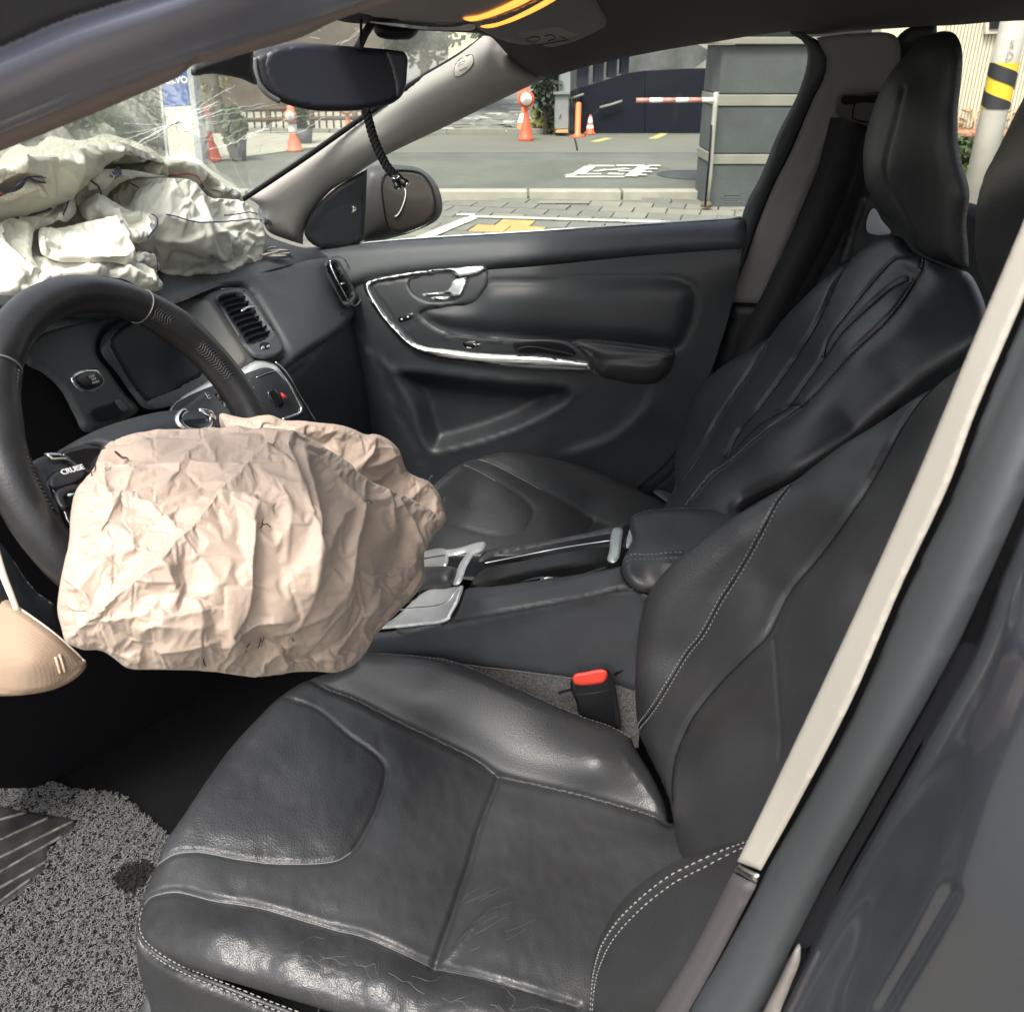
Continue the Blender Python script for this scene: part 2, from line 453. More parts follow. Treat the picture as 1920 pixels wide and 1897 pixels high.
M['trim'] = pbr('beige_pillar_fabric', (0.31, 0.30, 0.28), 0.85, 0, [('noise', 900, 0.35, 0.0006)], (8, 0.05))
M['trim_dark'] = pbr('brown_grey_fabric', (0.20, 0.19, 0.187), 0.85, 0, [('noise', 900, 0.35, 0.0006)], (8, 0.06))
M['headliner'] = pbr('charcoal_headliner', (0.060, 0.055, 0.060), 0.92, 0, [('noise', 800, 0.4, 0.0008)], (8, 0.06))
M['bag'] = pbr('cream_airbag_cloth', (0.66, 0.64, 0.55), 0.80, 0, [('noise', 80, 0.2, 0.002)], (7, 0.04))
M['bag2'] = pbr('peach_airbag_cloth', (0.42, 0.328, 0.264), 0.55, 0, [('noise', 90, 0.2, 0.002)], (6, 0.05), sheen=0.1)
M['thread_w'] = pbr('pale_thread', (0.22, 0.22, 0.21), 0.7)
M['thread_g'] = pbr('grey_thread', (0.15, 0.15, 0.15), 0.7)
M['thread_b'] = pbr('navy_thread', (0.03, 0.035, 0.11), 0.8)
M['thread_r'] = pbr('red_thread', (0.55, 0.08, 0.04), 0.8)
M['red'] = pbr('red_plastic', (0.72, 0.06, 0.04), 0.38)
M['white'] = pbr('white_print', (0.75, 0.76, 0.74), 0.6)
M['carpet'] = pbr('dark_carpet', (0.006, 0.006, 0.0065), 0.95, 0, [('noise', 350, 0.8, 0.003)], spec=.1)
M['carpet_g'] = pbr('grey_carpet', (0.13, 0.125, 0.12), 0.95, 0, [('noise', 420, 1.0, 0.003)], (420, 0.75))
M['coil'] = pbr('grey_vinyl_coil', (0.175, 0.175, 0.175), 0.5)
M['coil_d'] = pbr('black_vinyl_coil', (0.012, 0.012, 0.012), 0.5)
M['mask'] = pbr('beige_mask_fabric', (0.30, 0.215, 0.15), 0.9, 0, [('wave', 120, .10, .001), ('noise', 500, .5, 0.0006), ('noise', 60, .2, .003)], (12, 0.05))
M['screen'] = pbr('dead_screen', (0.008, 0.009, 0.013), 0.5, spec=.3)
M['glass'] = glassy('clear_glass')
def veiled(name, amt):  # pale veil of reflections painted into the glass as a diffuse mix
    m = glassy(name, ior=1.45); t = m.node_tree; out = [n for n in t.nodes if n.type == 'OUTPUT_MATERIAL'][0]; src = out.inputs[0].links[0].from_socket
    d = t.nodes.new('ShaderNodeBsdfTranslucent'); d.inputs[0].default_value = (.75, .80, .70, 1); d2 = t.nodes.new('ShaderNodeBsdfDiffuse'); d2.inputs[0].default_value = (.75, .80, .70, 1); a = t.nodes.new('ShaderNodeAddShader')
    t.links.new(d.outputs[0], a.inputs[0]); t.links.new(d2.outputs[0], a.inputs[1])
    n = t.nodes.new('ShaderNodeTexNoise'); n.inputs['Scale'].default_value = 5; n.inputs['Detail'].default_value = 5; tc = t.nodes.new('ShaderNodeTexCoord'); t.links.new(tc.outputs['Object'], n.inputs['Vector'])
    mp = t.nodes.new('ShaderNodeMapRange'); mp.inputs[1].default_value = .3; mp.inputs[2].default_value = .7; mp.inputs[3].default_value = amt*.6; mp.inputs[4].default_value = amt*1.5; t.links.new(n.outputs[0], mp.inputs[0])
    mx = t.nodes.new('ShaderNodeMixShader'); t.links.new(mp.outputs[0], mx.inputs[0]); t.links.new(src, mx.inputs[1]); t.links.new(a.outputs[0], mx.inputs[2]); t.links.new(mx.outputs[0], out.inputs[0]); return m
M['veiled_glass'] = veiled('veiled_windscreen_glass', .035)
M['mirror'] = pbr('mirror_glass', (0.055, 0.048, 0.042), 0.16)  # brown reflection of the dark cabin put into the glass colour
M['belt'] = pbr('belt_webbing', (0.014, 0.014, 0.016), 0.75, 0, [('wave', 300, 0.3, 0.0005)])
M['glow'] = emit('amber_glow', (1.0, 0.36, 0.06), .85)
# ================================================================== the car: shell, glass, pillars, roof
car = thing('car', 'dark grey car with open driver side, black cabin and cracked windscreen', 'car', (0, 0, 0.0))
def cpoly(*p): return list(p)
# --- near roof rail and windscreen pillar (driver side), running down to the left
SR = Surf([(0, 60, {'x': -.70}), (0, 170, {'x': -.67}), (0, 290, {'x': -.60}), (350, 0, {'x': -.66}), (380, 100, {'x': -.63}), (360, 150, {'x': -.59}),
           (650, -60, {'x': -.63}), (640, 30, {'x': -.58}), (-200, 200, {'x': -.69}), (-200, 400, {'x': -.62})], .02)
r = Relief([(-220, 360), (-220, 360), (0, 272), (180, 200), (357, 132), (547, 66), (700, 18), (850, -30), (850, -30), (400, -200), (-220, -60), (-220, -60)], SR, 22, 22, False); r.h -= .02; r.build('rail_core', M['matte'], car, .01)
edge_seal = [(-220, 168), (0, 82), (120, 30), (222, -4), (330, -40), (440, -90)]
edge_trim = [(-220, 343), (0, 254), (180, 182), (357, 116), (547, 51), (700, 6), (850, -42)]
r = Relief([(-220, 385), (-220, 385), (0, 294), (180, 222), (330, 158), (352, 149), (366, 138), (474, 107), (569, 79), (634, 48), (690, 30), (860, -20), (860, -20), (860, -150), (860, -150), (-220, -60), (-220, -60)], SR, 4.5, 5)
r.round(.008)
r.groove(edge_seal, .004, .006).groove(edge_trim, .0025, .004)
sd = seg_dist(r.q, cr(edge_seal, False, 8), False, True); r.h += np.where(sd[1] > 0, 0, .006)*0
mid = [(-220, 235), (0, 146), (140, 86), (300, 24), (420, -20), (560, -70)]
dm = seg_dist(r.q, cr(mid, False, 8))*r.m; r.h += .016*np.exp(-(dm/.022)**2)
for ln in ([(-220, 300), (0, 210), (180, 140), (357, 84), (547, 24), (700, -18)], [(-220, 326), (0, 236), (180, 165), (357, 103), (547, 40), (700, -4)]): r.crease(ln, .004, .0015, .8)
r.groove([(352, 150), (358, 140), (366, 128), (380, 112)], .004, .004)
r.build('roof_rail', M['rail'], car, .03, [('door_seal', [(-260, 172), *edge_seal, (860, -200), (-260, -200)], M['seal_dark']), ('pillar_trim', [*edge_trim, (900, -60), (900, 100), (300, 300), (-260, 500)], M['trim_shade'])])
# --- roof lining
SH = Surf([(1027, 150, {'x': .57}), (1230, 100, {'x': .585}), (1500, 66, {'x': .60}), (1800, 50, {'x': .60}), (1960, 42, {'x': .60}), (700, 50, {'x': .10}), (905, 66, {'x': .42}),
           (950, 100, {'x': .52}), (1000, 0, {'x': .30}), (1300, 0, {'x': .36}), (1700, 0, {'x': .40}), (1960, 0, {'x': .42}), (640, 0, {'x': -.05}), (1000, -200, {'x': -.15}), (1960, -200, {'x': -.1}), (600, -200, {'x': -.4})])
r = Relief([(600, -260), (600, -260), (610, 30), (640, 44), (705, 50), (780, 60), (860, 64), (905, 67), (921, 73), (938, 90), (952, 106), (975, 127), (999, 141), (1027, 150), (1027, 150),
            (1100, 128), (1230, 100), (1340, 82), (1430, 68), (1482, 63), (1517, 68), (1600, 62), (1720, 54), (1800, 50), (1860, 45), (1960, 41), (2080, 40), (2080, 40), (2080, -260), (2080, -260)], SH, 10)
r.round(.004); r.groove([(1482, 66), (1600, 92), (1700, 84), (1800, 60)], .004, .003)
r.build('roof_lining', M['headliner'], car, .02)
v, f = box_geo((-.02, -.55, 1.515), (1.18, 2.0, .03)); o = mesh_obj('roof_panel', v, f, M['paint'], car, False); bevel(o, .012, 3)
# --- sun visor of the passenger with its sticker, and the near visor, its amber edge glow put in as emissive strips
SV = Surf([(899, 56, {'x': .36}), (1140, 66, {'x': .50}), (1027, 89, {'x': .50}), (1020, 0, {'x': .28}), (1140, 0, {'x': .34}), (1000, -80, {'x': .2})])
r = Relief([(890, 48), (920, 68), (952, 80), (984, 86), (1012, 84), (1030, 89), (1060, 89), (1102, 84), (1130, 73), (1146, 58), (1150, 36), (1137, 10), (1110, -30), (1040, -80), (860, -80), (860, -20)], SV, 9)
r.round(.014); r.h += .012; vis = tag(r.build('sun_visor', M['trim_dark'], car, .02))
STK = patch('sticker', [(966, 54), (966, 54), (1046, 40), (1046, 40), (1081, 57), (1081, 57), (1010, 72), (1010, 72)], SV, pbr('sticker_grey', (.20, .20, .185), .6), vis, 0, .0006, 12, False, lift=.0128)
for ln in ([(985, 55), (1002, 50), (1012, 54), (1000, 60), (986, 58)], [(1020, 49), (1034, 47), (1040, 53), (1026, 58)], [(1048, 50), (1060, 54)], [(1010, 66), (1064, 56)]):
    L = cr(ln, False, 4); tube('print_line', SV.pts(L[:, 0], L[:, 1])+SV.normal(L[:, 0], L[:, 1])*.0142, .0006, M['matte'], vis, 4)
SN = Surf([(690, 40, {'x': -.42}), (820, 54, {'x': -.34}), (905, 50, {'x': -.30}), (1000, 18, {'x': -.28}), (1040, 0, {'x': -.28}), (800, 0, {'x': -.42}), (950, -40, {'x': -.36}), (640, 0, {'x': -.5})])
r = Relief([(640, 20), (690, 42), (740, 50), (800, 57), (850, 58), (905, 52), (960, 36), (1010, 14), (1050, -12), (1080, -40), (1000, -110), (640, -110)], SN, 8)
r.round(.012); nv = r.build('sun_visor', M['trim_dark'], car, .012)
nv['label'] = 'nearer brown sun visor with amber glow along its edge'
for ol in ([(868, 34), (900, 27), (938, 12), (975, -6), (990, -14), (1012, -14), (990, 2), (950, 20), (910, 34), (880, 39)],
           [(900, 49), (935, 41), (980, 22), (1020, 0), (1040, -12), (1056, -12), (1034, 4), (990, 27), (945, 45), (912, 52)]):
    patch('amber_glow_strip', ol, SN, M['glow'], nv, .002, .003, 5, lift=.003)
patch('edge_strip', [(690, 40), (740, 48), (800, 55), (850, 56), (890, 52), (890, 46), (850, 50), (800, 49), (740, 43)], SN, M['silver'], nv, .002, .002, 5, lift=.003)
# --- windscreen
W1 = P(905, 68, x=.50); W2 = P(454, 372, x=.66); W3 = P(0, 292, x=-.56)
def ws_hit(px, py):
    # the glass bows forward between its pillars
    d = ray(px, py); lo, hi = .3, 4.0
    f = lambda t: (lambda q: q[2]-(1.371-.528*(q[1]-.47)+.075*(1-(q[0]/.60)**2)))(CAM+d*t)
    for _ in range(50):
        m_ = (lo+hi)/2
        if f(m_) < 0: lo = m_
        else: hi = m_
    return lo
WS = Surf([(x, y, ws_hit(x, y)) for x in (-200, 0, 150, 300, 450, 600, 750, 905) for y in (20, 120, 240, 360, 480, 560) if ws_hit(x, y) < 3.5], 0.0)
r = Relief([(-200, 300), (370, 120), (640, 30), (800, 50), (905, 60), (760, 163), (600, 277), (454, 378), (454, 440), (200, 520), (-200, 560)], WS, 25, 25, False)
wsg = r.build('windscreen', M['veiled_glass'], car, .0, None, False); wsg['label'] = 'cracked windscreen glass with star shaped fractures'
L = cr([(446, 378), (560, 302), (682, 216), (765, 160), (859, 104), (890, 82), (908, 64)], False, 8)
tube('windscreen_seal', WS.pts(L[:, 0], L[:, 1])-np.array([0, .004, 0]), .0052, M['matte'], car, 6)
# cracks: thin fractures in the glass running out of two impact points
def crack_geo(pts, w_, wob=2.0, seed=0):
    L = cr(pts, False, 7); rg = np.random.default_rng(seed); L = L+rg.normal(0, wob, L.shape)*np.r_[0, np.ones(len(L)-2), 0][:, None]
    q = WS.pts(L[:, 0], L[:, 1])+WS.normal(L[:, 0], L[:, 1])*.0008
    rr = w_*np.linspace(1, .35, len(L)); return tube_geo(q, rr, 4)
C0 = np.array([325., 232.]); wl = []; dk = []
for i, (x, y, w_) in enumerate([(410, 190, 11), (408, 196, 9), (420, 205, 6), (380, 200, 8), (232, 232, 6), (230, 249, 6), (255, 270, 8), (248, 274, 6), (262, 272, 6), (225, 266, 6), (300, 262, 5), (345, 262, 5), (440, 160, 5), (400, 165, 4),
                                 (450, 226, 5), (495, 193, 5), (520, 195, 4), (560, 212, 4), (280, 255, 7), (290, 250, 7), (365, 215, 8), (370, 212, 7)]):
    mid = (C0+np.array([x, y]))/2+np.array([0, (i % 3-1)*3.0]); wl.append(crack_geo([C0, mid, (x, y)], w_*6.0e-5, .9, i))
for i, p in enumerate([[(392, 280), (440, 268), (470, 250), (520, 236), (560, 226)], [(410, 276), (450, 262), (520, 228), (600, 212)], [(470, 250), (500, 240), (545, 220)], [(480, 248), (520, 246), (560, 248), (620, 210), (640, 200)],
                       [(395, 295), (430, 298), (452, 297)], [(470, 252), (520, 258)], [(455, 262), (500, 240)], [(372, 262), (420, 258), (460, 240), (490, 232)], [(500, 150), (540, 120), (640, 80), (680, 50)], [(630, 90), (690, 48)]]):
    wl.append(crack_geo(p, 3.2e-4 if i < 4 else 2.0e-4, 1.0, 50+i))
tag(mesh_obj('crack_lines', *join_geo(wl), pbr('bright_fracture', (.86, .88, .84), .25), wsg), kind='stuff')
rg = np.random.default_rng(3)
for i in range(46):
    a = rg.uniform(0, 2*math.pi); rad = abs(rg.normal(0, 55))+6; c = C0+np.array([math.cos(a)*rad*1.0, math.sin(a)*rad*.75+14]); b = a+rg.choice([0, math.pi/2])+rg.normal(0, .5); ln = rg.uniform(8, 26)
    dk.append(crack_geo([c, c+ln*.5*np.array([math.cos(b), math.sin(b)])+rg.normal(0, 2, 2), c+ln*np.array([math.cos(b+.4), math.sin(b+.4)])], 1.5e-4, 1.0, 100+i))
for i, p in enumerate([[(365, 205), (410, 155), (430, 148)], [(372, 198), (420, 165)], [(330, 240), (350, 190), (352, 160)], [(345, 245), (372, 240), (400, 245)], [(480, 286), (494, 268)], [(520, 250), (552, 252)], [(400, 235), (500, 200), (540, 192)], [(310, 270), (330, 300), (345, 280)], [(350, 285), (370, 265), (380, 250)]]):
    dk.append(crack_geo(p, 2.0e-4, 2.0, 200+i))
tag(mesh_obj('dark_crack_lines', *join_geo(dk), M['matte'], wsg), kind='stuff')  # dark fracture lines in the glass
# --- far (passenger) windscreen pillar
SA = Surf([(905, 68, {'x': .50}), (682, 216, {'x': .58}), (454, 374, {'x': .645}), (1027, 150, {'x': .58}), (827, 247, {'x': .62}), (640, 353, {'x': .665}), (565, 456, {'x': .685}), (700, 270, {'x': .60}), (880, 140, {'x': .535})])
r = Relief([(457, 374), (457, 374), (570, 299), (684, 219), (767, 164), (861, 107), (906, 72), (906, 72), (921, 74), (938, 91), (952, 107), (975, 128), (999, 142), (1027, 151), (1027, 151), (952, 187), (827, 247), (734, 291), (693, 314), (660, 336), (620, 361),
            (595, 388), (580, 408), (569, 437), (567, 462), (567, 462), (535, 452), (500, 436), (492, 420), (490, 398), (475, 382)], SA, 8)
r.round(.022).dome(.012, .05); APR = r
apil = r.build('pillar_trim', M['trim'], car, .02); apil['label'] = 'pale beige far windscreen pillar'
ol = [(854, 122), (862, 113), (876, 105), (885, 103), (888, 110), (886, 120), (874, 133), (860, 141), (853, 140), (852, 132)]
q, n = r.at(ol, 3, .0005, True); tube('badge_rim', np.vstack([q, q[:2]]), .0006, M['matte'], apil, 5)
o = decal('airbag_badge', ol, APR, pbr('badge_beige', (.42, .40, .36), .6), apil, .0008, .0006, 4)
for a, b, c, d in ((858, 120, 872, 113), (861, 131, 876, 124), (858, 124, 868, 119)):
    q, n = r.at([(a, b), (c, d)], 3, .0012); tube('badge_print', q, .0004, M['thread_g'], apil, 4)
# --- far door window glass
G1 = P(680, 455, x=.70); G2 = P(1388, 407, x=.70); G3 = P(1482, 66, x=.60)
WG = SPlane(plane3(G1, G2, G3))
r = Relief([(676, 458), (676, 458), (1000, 436), (1392, 409), (1392, 409), (1460, 260), (1514, 125), (1514, 95), (1482, 60), (1482, 60), (1230, 96), (1010, 146), (827, 243), (690, 310), (676, 330)], WG, 60, 40, False)
wing_glass = r.build('door_glass', M['glass'], car, .0, None, False)
pr = []
for y0, x0, x1 in ((367, 1358, 1387), (372, 1352, 1389), (376, 1358, 1380), (381, 1356, 1390), (394, 1372, 1387), (398, 1376, 1383)):
    xx = x0
    while xx < x1:
        wd = 2.0+3*((xx*7) % 3)/3; q = WG.pts([xx, xx+wd], [y0, y0-.2])+WG.normal([xx], [y0])*.001
        pr.append(tube_geo(q, .0007 if y0 == 367 else .0004, 4)); xx += wd+1.8
mesh_obj('etched_print', *join_geo(pr), M['matte'], wing_glass)
L = cr([(670, 457), (680, 455.5), (1000, 433), (1390, 407.5)], False, 20)
tube('window_strip', WG.pts(L[:, 0], L[:, 1])-np.array([.004, 0, 0]), .0022, M['chrome'], car, 6)
# black window frame at the rear of the far door
SB = Surf([(1390, 405, {'x': .70}), (1512, 110, {'x': .605}), (1480, 64, {'x': .60}), (1545, 140, {'x': .60}), (1400, 480, {'x': .69}), (1330, 750, {'x': .70}), (1620, 150, {'x': .58}), (1440, 566, {'x': .69}), (1568, 237, {'x': .62}), (1200, 920, {'x': .70}), (1700, 300, {'x': .60}), (1600, 560, {'x': .70})])
r = Relief([(1480, 58), (1480, 64), (1501, 76), (1512, 95), (1511, 126), (1495, 177), (1457, 253), (1425, 332), (1400, 380), (1391, 408), (1391, 450), (1360, 560), (1310, 720), (1268, 840), (1185, 920), (1185, 920), (1215, 922), (1290, 840), (1325, 740), (1372, 566), (1400, 474),
            (1419, 417), (1447, 348), (1479, 285), (1523, 183), (1544, 142), (1549, 114), (1539, 92), (1517, 70), (1500, 60)], SB, 8)
r.round(.012); r.h += .004; r.build('door_seal', M['rubber'], car, .02)
r = Relief([(1512, 70), (1535, 80), (1549, 112), (1540, 160), (1480, 300), (1420, 440), (1375, 570), (1310, 760), (1300, 740), (1360, 540), (1395, 450), (1440, 330), (1505, 180), (1525, 120)], SB, 8); r.h -= .012; r.build('pillar_core', M['matte'], car, .01)
# --- far door pillar: fabric upper trim, black lower trim
r = Relief([(1549, 112), (1549, 112), (1546, 142), (1525, 185), (1482, 287), (1450, 350), (1422, 419), (1403, 475), (1386, 520), (1369, 558), (1369, 567), (1369, 567), (1434, 570), (1434, 570), (1457, 506), (1495, 411), (1533, 316), (1568, 240), (1600, 200), (1680, 180), (1680, 180), (1680, 70), (1600, 64), (1530, 72), (1530, 72)], SB, 8)
r.round(.008).groove([(1571, 152), (1539, 240), (1514, 316), (1512, 320)], .0025, .003).groove([(1549, 150), (1600, 147), (1680, 146)], .003, .002)
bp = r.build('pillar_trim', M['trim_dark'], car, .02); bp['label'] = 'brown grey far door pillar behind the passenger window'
r = Relief([(1372, 570), (1372, 570), (1440, 570), (1640, 470), (1640, 470), (1640, 800), (1300, 960), (1195, 925), (1195, 925), (1290, 848), (1330, 738)], SB, 14)
r.round(.01); r.h -= .012; r.build('pillar_base', M['soft'], car, .02)
r = Relief([(1345, 540), (1460, 540), (1460, 610), (1345, 610)], SB, 10, 10, False); r.h -= .016; r.build('pillar_core', M['matte'], car, .005)
# belt anchor on the pillar
SD = SPlane(plane3(P(1560, 180, x=.56), P(1640, 180, x=.56), P(1600, 260, x=.585)))
patch('belt_anchor', [(1566, 192), (1572, 182), (1610, 178), (1660, 178), (1660, 240), (1610, 233), (1580, 224), (1566, 210)], SD, pbr('anchor_grey', (.07, .062, .064), .6), car, .006, .02, 6)
patch('belt_slot', [(1577, 184), (1620, 180), (1660, 180), (1660, 192), (1620, 192), (1578, 194)], SD, M['matte'], car, .001, .004, 6, lift=.003)
q = SD.pts([1606, 1600, 1598, 1610, 1640], [182, 205, 222, 227, 230]); tube('anchor_joint', q, .0016, M['matte'], car, 5)
# --- dark cabin behind: rear door, rear quarter, belt run
SQ = Surf([(1440, 566, {'x': .66}), (1700, 100, {'x': .60}), (1600, 300, {'x': .66}), (1790, 60, {'x': .60}), (1640, 480, {'x': .68}), (1790, 500, {'x': .70}), (1960, 400, {'x': .72}), (1960, 700, {'x': .72})])
r = Relief([(1434, 590), (1434, 590), (1500, 400), (1570, 236), (1640, 150), (1700, 60), (1760, 48), (1760, 48), (1765, 200), (1775, 330), (1800, 372), (1860, 392), (2060, 402), (2060, 402), (2060, 760), (1434, 760), (1434, 760)], SQ, 14)
r.round(.01).groove([(1640, 370), (1612, 385), (1600, 420), (1580, 500), (1570, 560)], .006, .005); r.h -= .03
r.build('rear_door', M['soft'], car, .02)
patch('rear_glimpse', [(1634, 396), (1640, 392), (1655, 415), (1672, 438), (1650, 442), (1628, 436)], SQ, pbr('painted_daylight', (.42, .47, .52), .35), car, .002, .004, 6, lift=-.02)  # bright view outside, painted as a pale patch
patch('rear_strap', [(1612, 372), (1624, 370), (1626, 380), (1606, 440), (1590, 500), (1578, 500), (1590, 450), (1602, 400)], SQ, M['soft'], car, .006, .008, 6, lift=-.018)
# rest of the shell: floor, bulkheads, sills (mostly out of sight, they shut the light out)
box('floor_pan', (0, .15, .13), (1.50, 3.2, .06), M['carpet'], car)
box('bulkhead', (0, 1.36, .60), (1.48, .05, 1.0), M['matte'], car)
box('rear_bulkhead', (0, -1.45, .70), (1.48, .05, 1.2), M['soft'], car)
box('rear_bench', (0, -1.0, .42), (1.30, .60, .30), M['soft'], car, None, .05)
box('door_skin', (.80, .1, .50), (.03, 2.9, .70), M['paint'], car)
box('rear_side', (-.70, -.95, .70), (.05, .95, 1.0), M['soft'], car)
# --- near door pillar (driver side), right edge of the picture
SP = Surf([(1400, 1630, {'x': -.70}), (1480, 1500, {'x': -.70}), (1700, 950, {'x': -.68}), (1920, 420, {'x': -.655}), (1500, 1660, {'x': -.725}), (1560, 1500, {'x': -.73}), (1760, 1200, {'x': -.74}), (1920, 860, {'x': -.73}), (1650, 1800, {'x': -.77}),
           (1920, 1300, {'x': -.80}), (1850, 1700, {'x': -.83}), (1300, 1900, {'x': -.71}), (2000, 600, {'x': -.70}), (2060, 1800, {'x': -.86}), (2230, -250, {'x': -.60}), (2300, 100, {'x': -.66}), (2300, 1200, {'x': -.84})], .03)
def zz(*p): return [(1200+x/2.667, 1200+y/2.667) for x, y in p]
# fabric strip
LE = [(1384, 1614), (1440, 1500), (1599, 1165), (1718, 900), (1819, 657), (1920, 417), (2040, 130), (2230, -330)]; RE = [(1428, 1631), (1501, 1500), (1599, 1312), (1693, 1095), (1784, 900), (1826, 785), (1920, 562), (2040, 278), (2230, -180)]
o1 = [LE[0]]+LE+[LE[-1], RE[-1]]+RE[::-1]+[RE[0]]
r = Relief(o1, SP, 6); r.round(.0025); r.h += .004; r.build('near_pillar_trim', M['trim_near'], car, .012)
o1 = zz((465, 1150), (465, 1150), (484, 1122), (484, 1122), (594, 1172), (594, 1172), (575, 1215), (575, 1215))
patch('trim_clip', o1, SP, M['chrome'], car, .002, .006, 5)
o1 = zz((455, 1165), (455, 1165), (575, 1222), (575, 1222), (400, 1560), (210, 1900), (210, 1900), (40, 1900), (40, 1900), (250, 1560))
r = Relief(o1, SP, 10); r.round(.004); r.build('pillar_base', pbr('sill_trim', (.062, .056, .058), .6, 0, [('noise', 500, .3, .0006)]), car, .012)
# rubber seal tube between trim and paint
pin = [(x+1.5, y+1) for x, y in RE[::-1]]
pout = [(1785, 1200), (1732, 1300), (1668, 1415), (1600, 1540), (1550, 1632), (1478, 1775), (1436, 1862), (1398, 1950)]
r = Relief([(2230, -180)]+pin+zz((575, 1235), (400, 1560), (215, 1900), (215, 1990))+[(1410, 1960), (1410, 1960)]+pout[::-1]+[(1850, 1060), (1930, 880), (2040, 640), (2230, 220), (2230, 220)], SP, 12)
r.round(.014); r.groove(zz((640, 1200), (900, 700), (1240, 30))+[(1740, 1050), (1900, 700), (2000, 480)], .003, .003)
r.h += .005; r.build('door_seal', M['rubber'], car, .02)
r = Relief([(1360, 1640), (1500, 1420), (1800, 760), (2060, 160), (2060, 1990), (1200, 1990)], SP, 30, 30, False); r.h -= .02; r.build('pillar_core', M['matte'], car, .01)
# painted pillar face and its inner lip
pin = [(2080, 600), (1935, 890), (1856, 1068)]+[(1812, 1200), (1756, 1300), (1690, 1418), (1622, 1543), (1572, 1635), (1500, 1778), (1458, 1865), (1420, 1960)]
r = Relief([(2260, 170), (2260, 170)]+pin+[(1440, 1990), (1440, 1990), (2260, 1990), (2260, 1990)], SP, 14)
r.round(.02); dm = seg_dist(r.q, cr(zz((2000, 150), (1960, 250), (1800, 600), (1560, 1300), (1260, 1850), (1200, 2000)), False, 10))*r.m; r.h += .012*np.exp(-(dm/.028)**2)
r.groove(zz((1600, 1250), (1420, 1560), (1240, 1860)), .003, .003)
r.build('pillar_paint', M['paint'], car, .02)
r = Relief([(1783, 1205), (1730, 1305), (1666, 1420), (1598, 1545), (1548, 1637), (1478, 1780), (1504, 1780), (1574, 1640), (1624, 1548), (1692, 1423), (1758, 1305), (1812, 1205)], SP, 8); r.h -= .012
r.build('pillar_gap', M['matte'], car, .01)
patch('sill_reflection', zz((600, 1880), (680, 1720), (790, 1520), (792, 1600), (740, 1740), (690, 1880), (690, 1990), (560, 1990)), SP, pbr('painted_sill_reflection', (.16, .145, .135), .35), car, .004, .006, 6, lift=.001)  # beige reflection by the sill, put in as a strip of colour
# ================================================================== far front door, a part of the car
SDo = Surf([(600, 462, {'x': .705}), (1000, 432, {'x': .705}), (1395, 405, {'x': .705}), (640, 545, {'x': .655}), (1000, 500, {'x': .655}), (1390, 470, {'x': .655}), (700, 900, {'x': .63}), (1300, 720, {'x': .65}), (1000, 660, {'x': .635}), (1000, 800, {'x': .635}),
            (900, 1010, {'x': .63}), (1390, 560, {'x': .66}), (560, 700, {'x': .65}), (1200, 915, {'x': .65})])
r = Relief([(540, 470), (540, 470), (640, 540), (690, 528), (800, 514), (1000, 500), (1200, 480), (1392, 466), (1392, 466), (1375, 560), (1335, 690), (1300, 770), (1262, 850), (1190, 918), (1190, 918), (1100, 1040), (680, 1040), (560, 900), (540, 600)], SDo, 8)
ins = [(912, 534), (1000, 528), (1162, 520), (1267, 523), (1296, 534), (1304, 556), (1300, 590), (1283, 636), (1267, 652), (1180, 646), (1073, 640), (976, 630), (850, 618), (825, 610), (788, 588), (812, 578), (880, 565)]
r.groove(ins, .004, .004, True); d = seg_dist(r.q, cr(ins, True, 8), True)*r.m; r.h += np.where(inside(r.q, cr(ins, True, 8)), .010*(1-np.exp(-(d/.02)**2)), 0)
pock = [(744, 696), (760, 696), (900, 712), (1000, 722), (1062, 728), (1071, 735), (1064, 750), (1030, 772), (954, 808), (833, 843), (812, 846), (800, 832), (775, 760)]
d = seg_dist(r.q, cr(pock, True, 8), True)*r.m; ip = inside(r.q, cr(pock, True, 8))
r.h -= np.where(ip, .045*np.clip(d/.03, 0, 1), 0); r.h += np.where(~ip, .002*np.exp(-(d/.012)**2), 0)
r.crease([(1042, 856), (1142, 824), (1192, 786), (1217, 753), (1222, 720)], .03, .007, .25)
r.groove([(640, 652), (690, 650), (705, 672), (725, 716), (760, 800), (787, 850), (790, 870)], .003, .004)
r.crease([(640, 600), (690, 655), (745, 700), (800, 706), (900, 718), (1080, 735)], .018, .006, .3)
door = r.build('passenger_door', M['soft'], car, .03); door['label'] = 'closed passenger door lined in black with chrome trim'
r = Relief([(560, 470), (600, 461), (680, 454), (1000, 431.5), (1398, 405), (1398, 405), (1400, 440), (1396, 469), (1396, 469), (1200, 482), (1000, 499), (915, 508), (800, 517), (690, 532), (640, 548), (600, 520)], SDo, 8)
r.round(.020).dome(.012, .03); r.h += .006; r.build('door_top_roll', M['plastic'], door, .03)
def dz(*p): return [(600+x/2.4, 420+y/2.4) for x, y in p]
def hz(*p): return [(660+x/5.647, 460+y/5.647) for x, y in p]
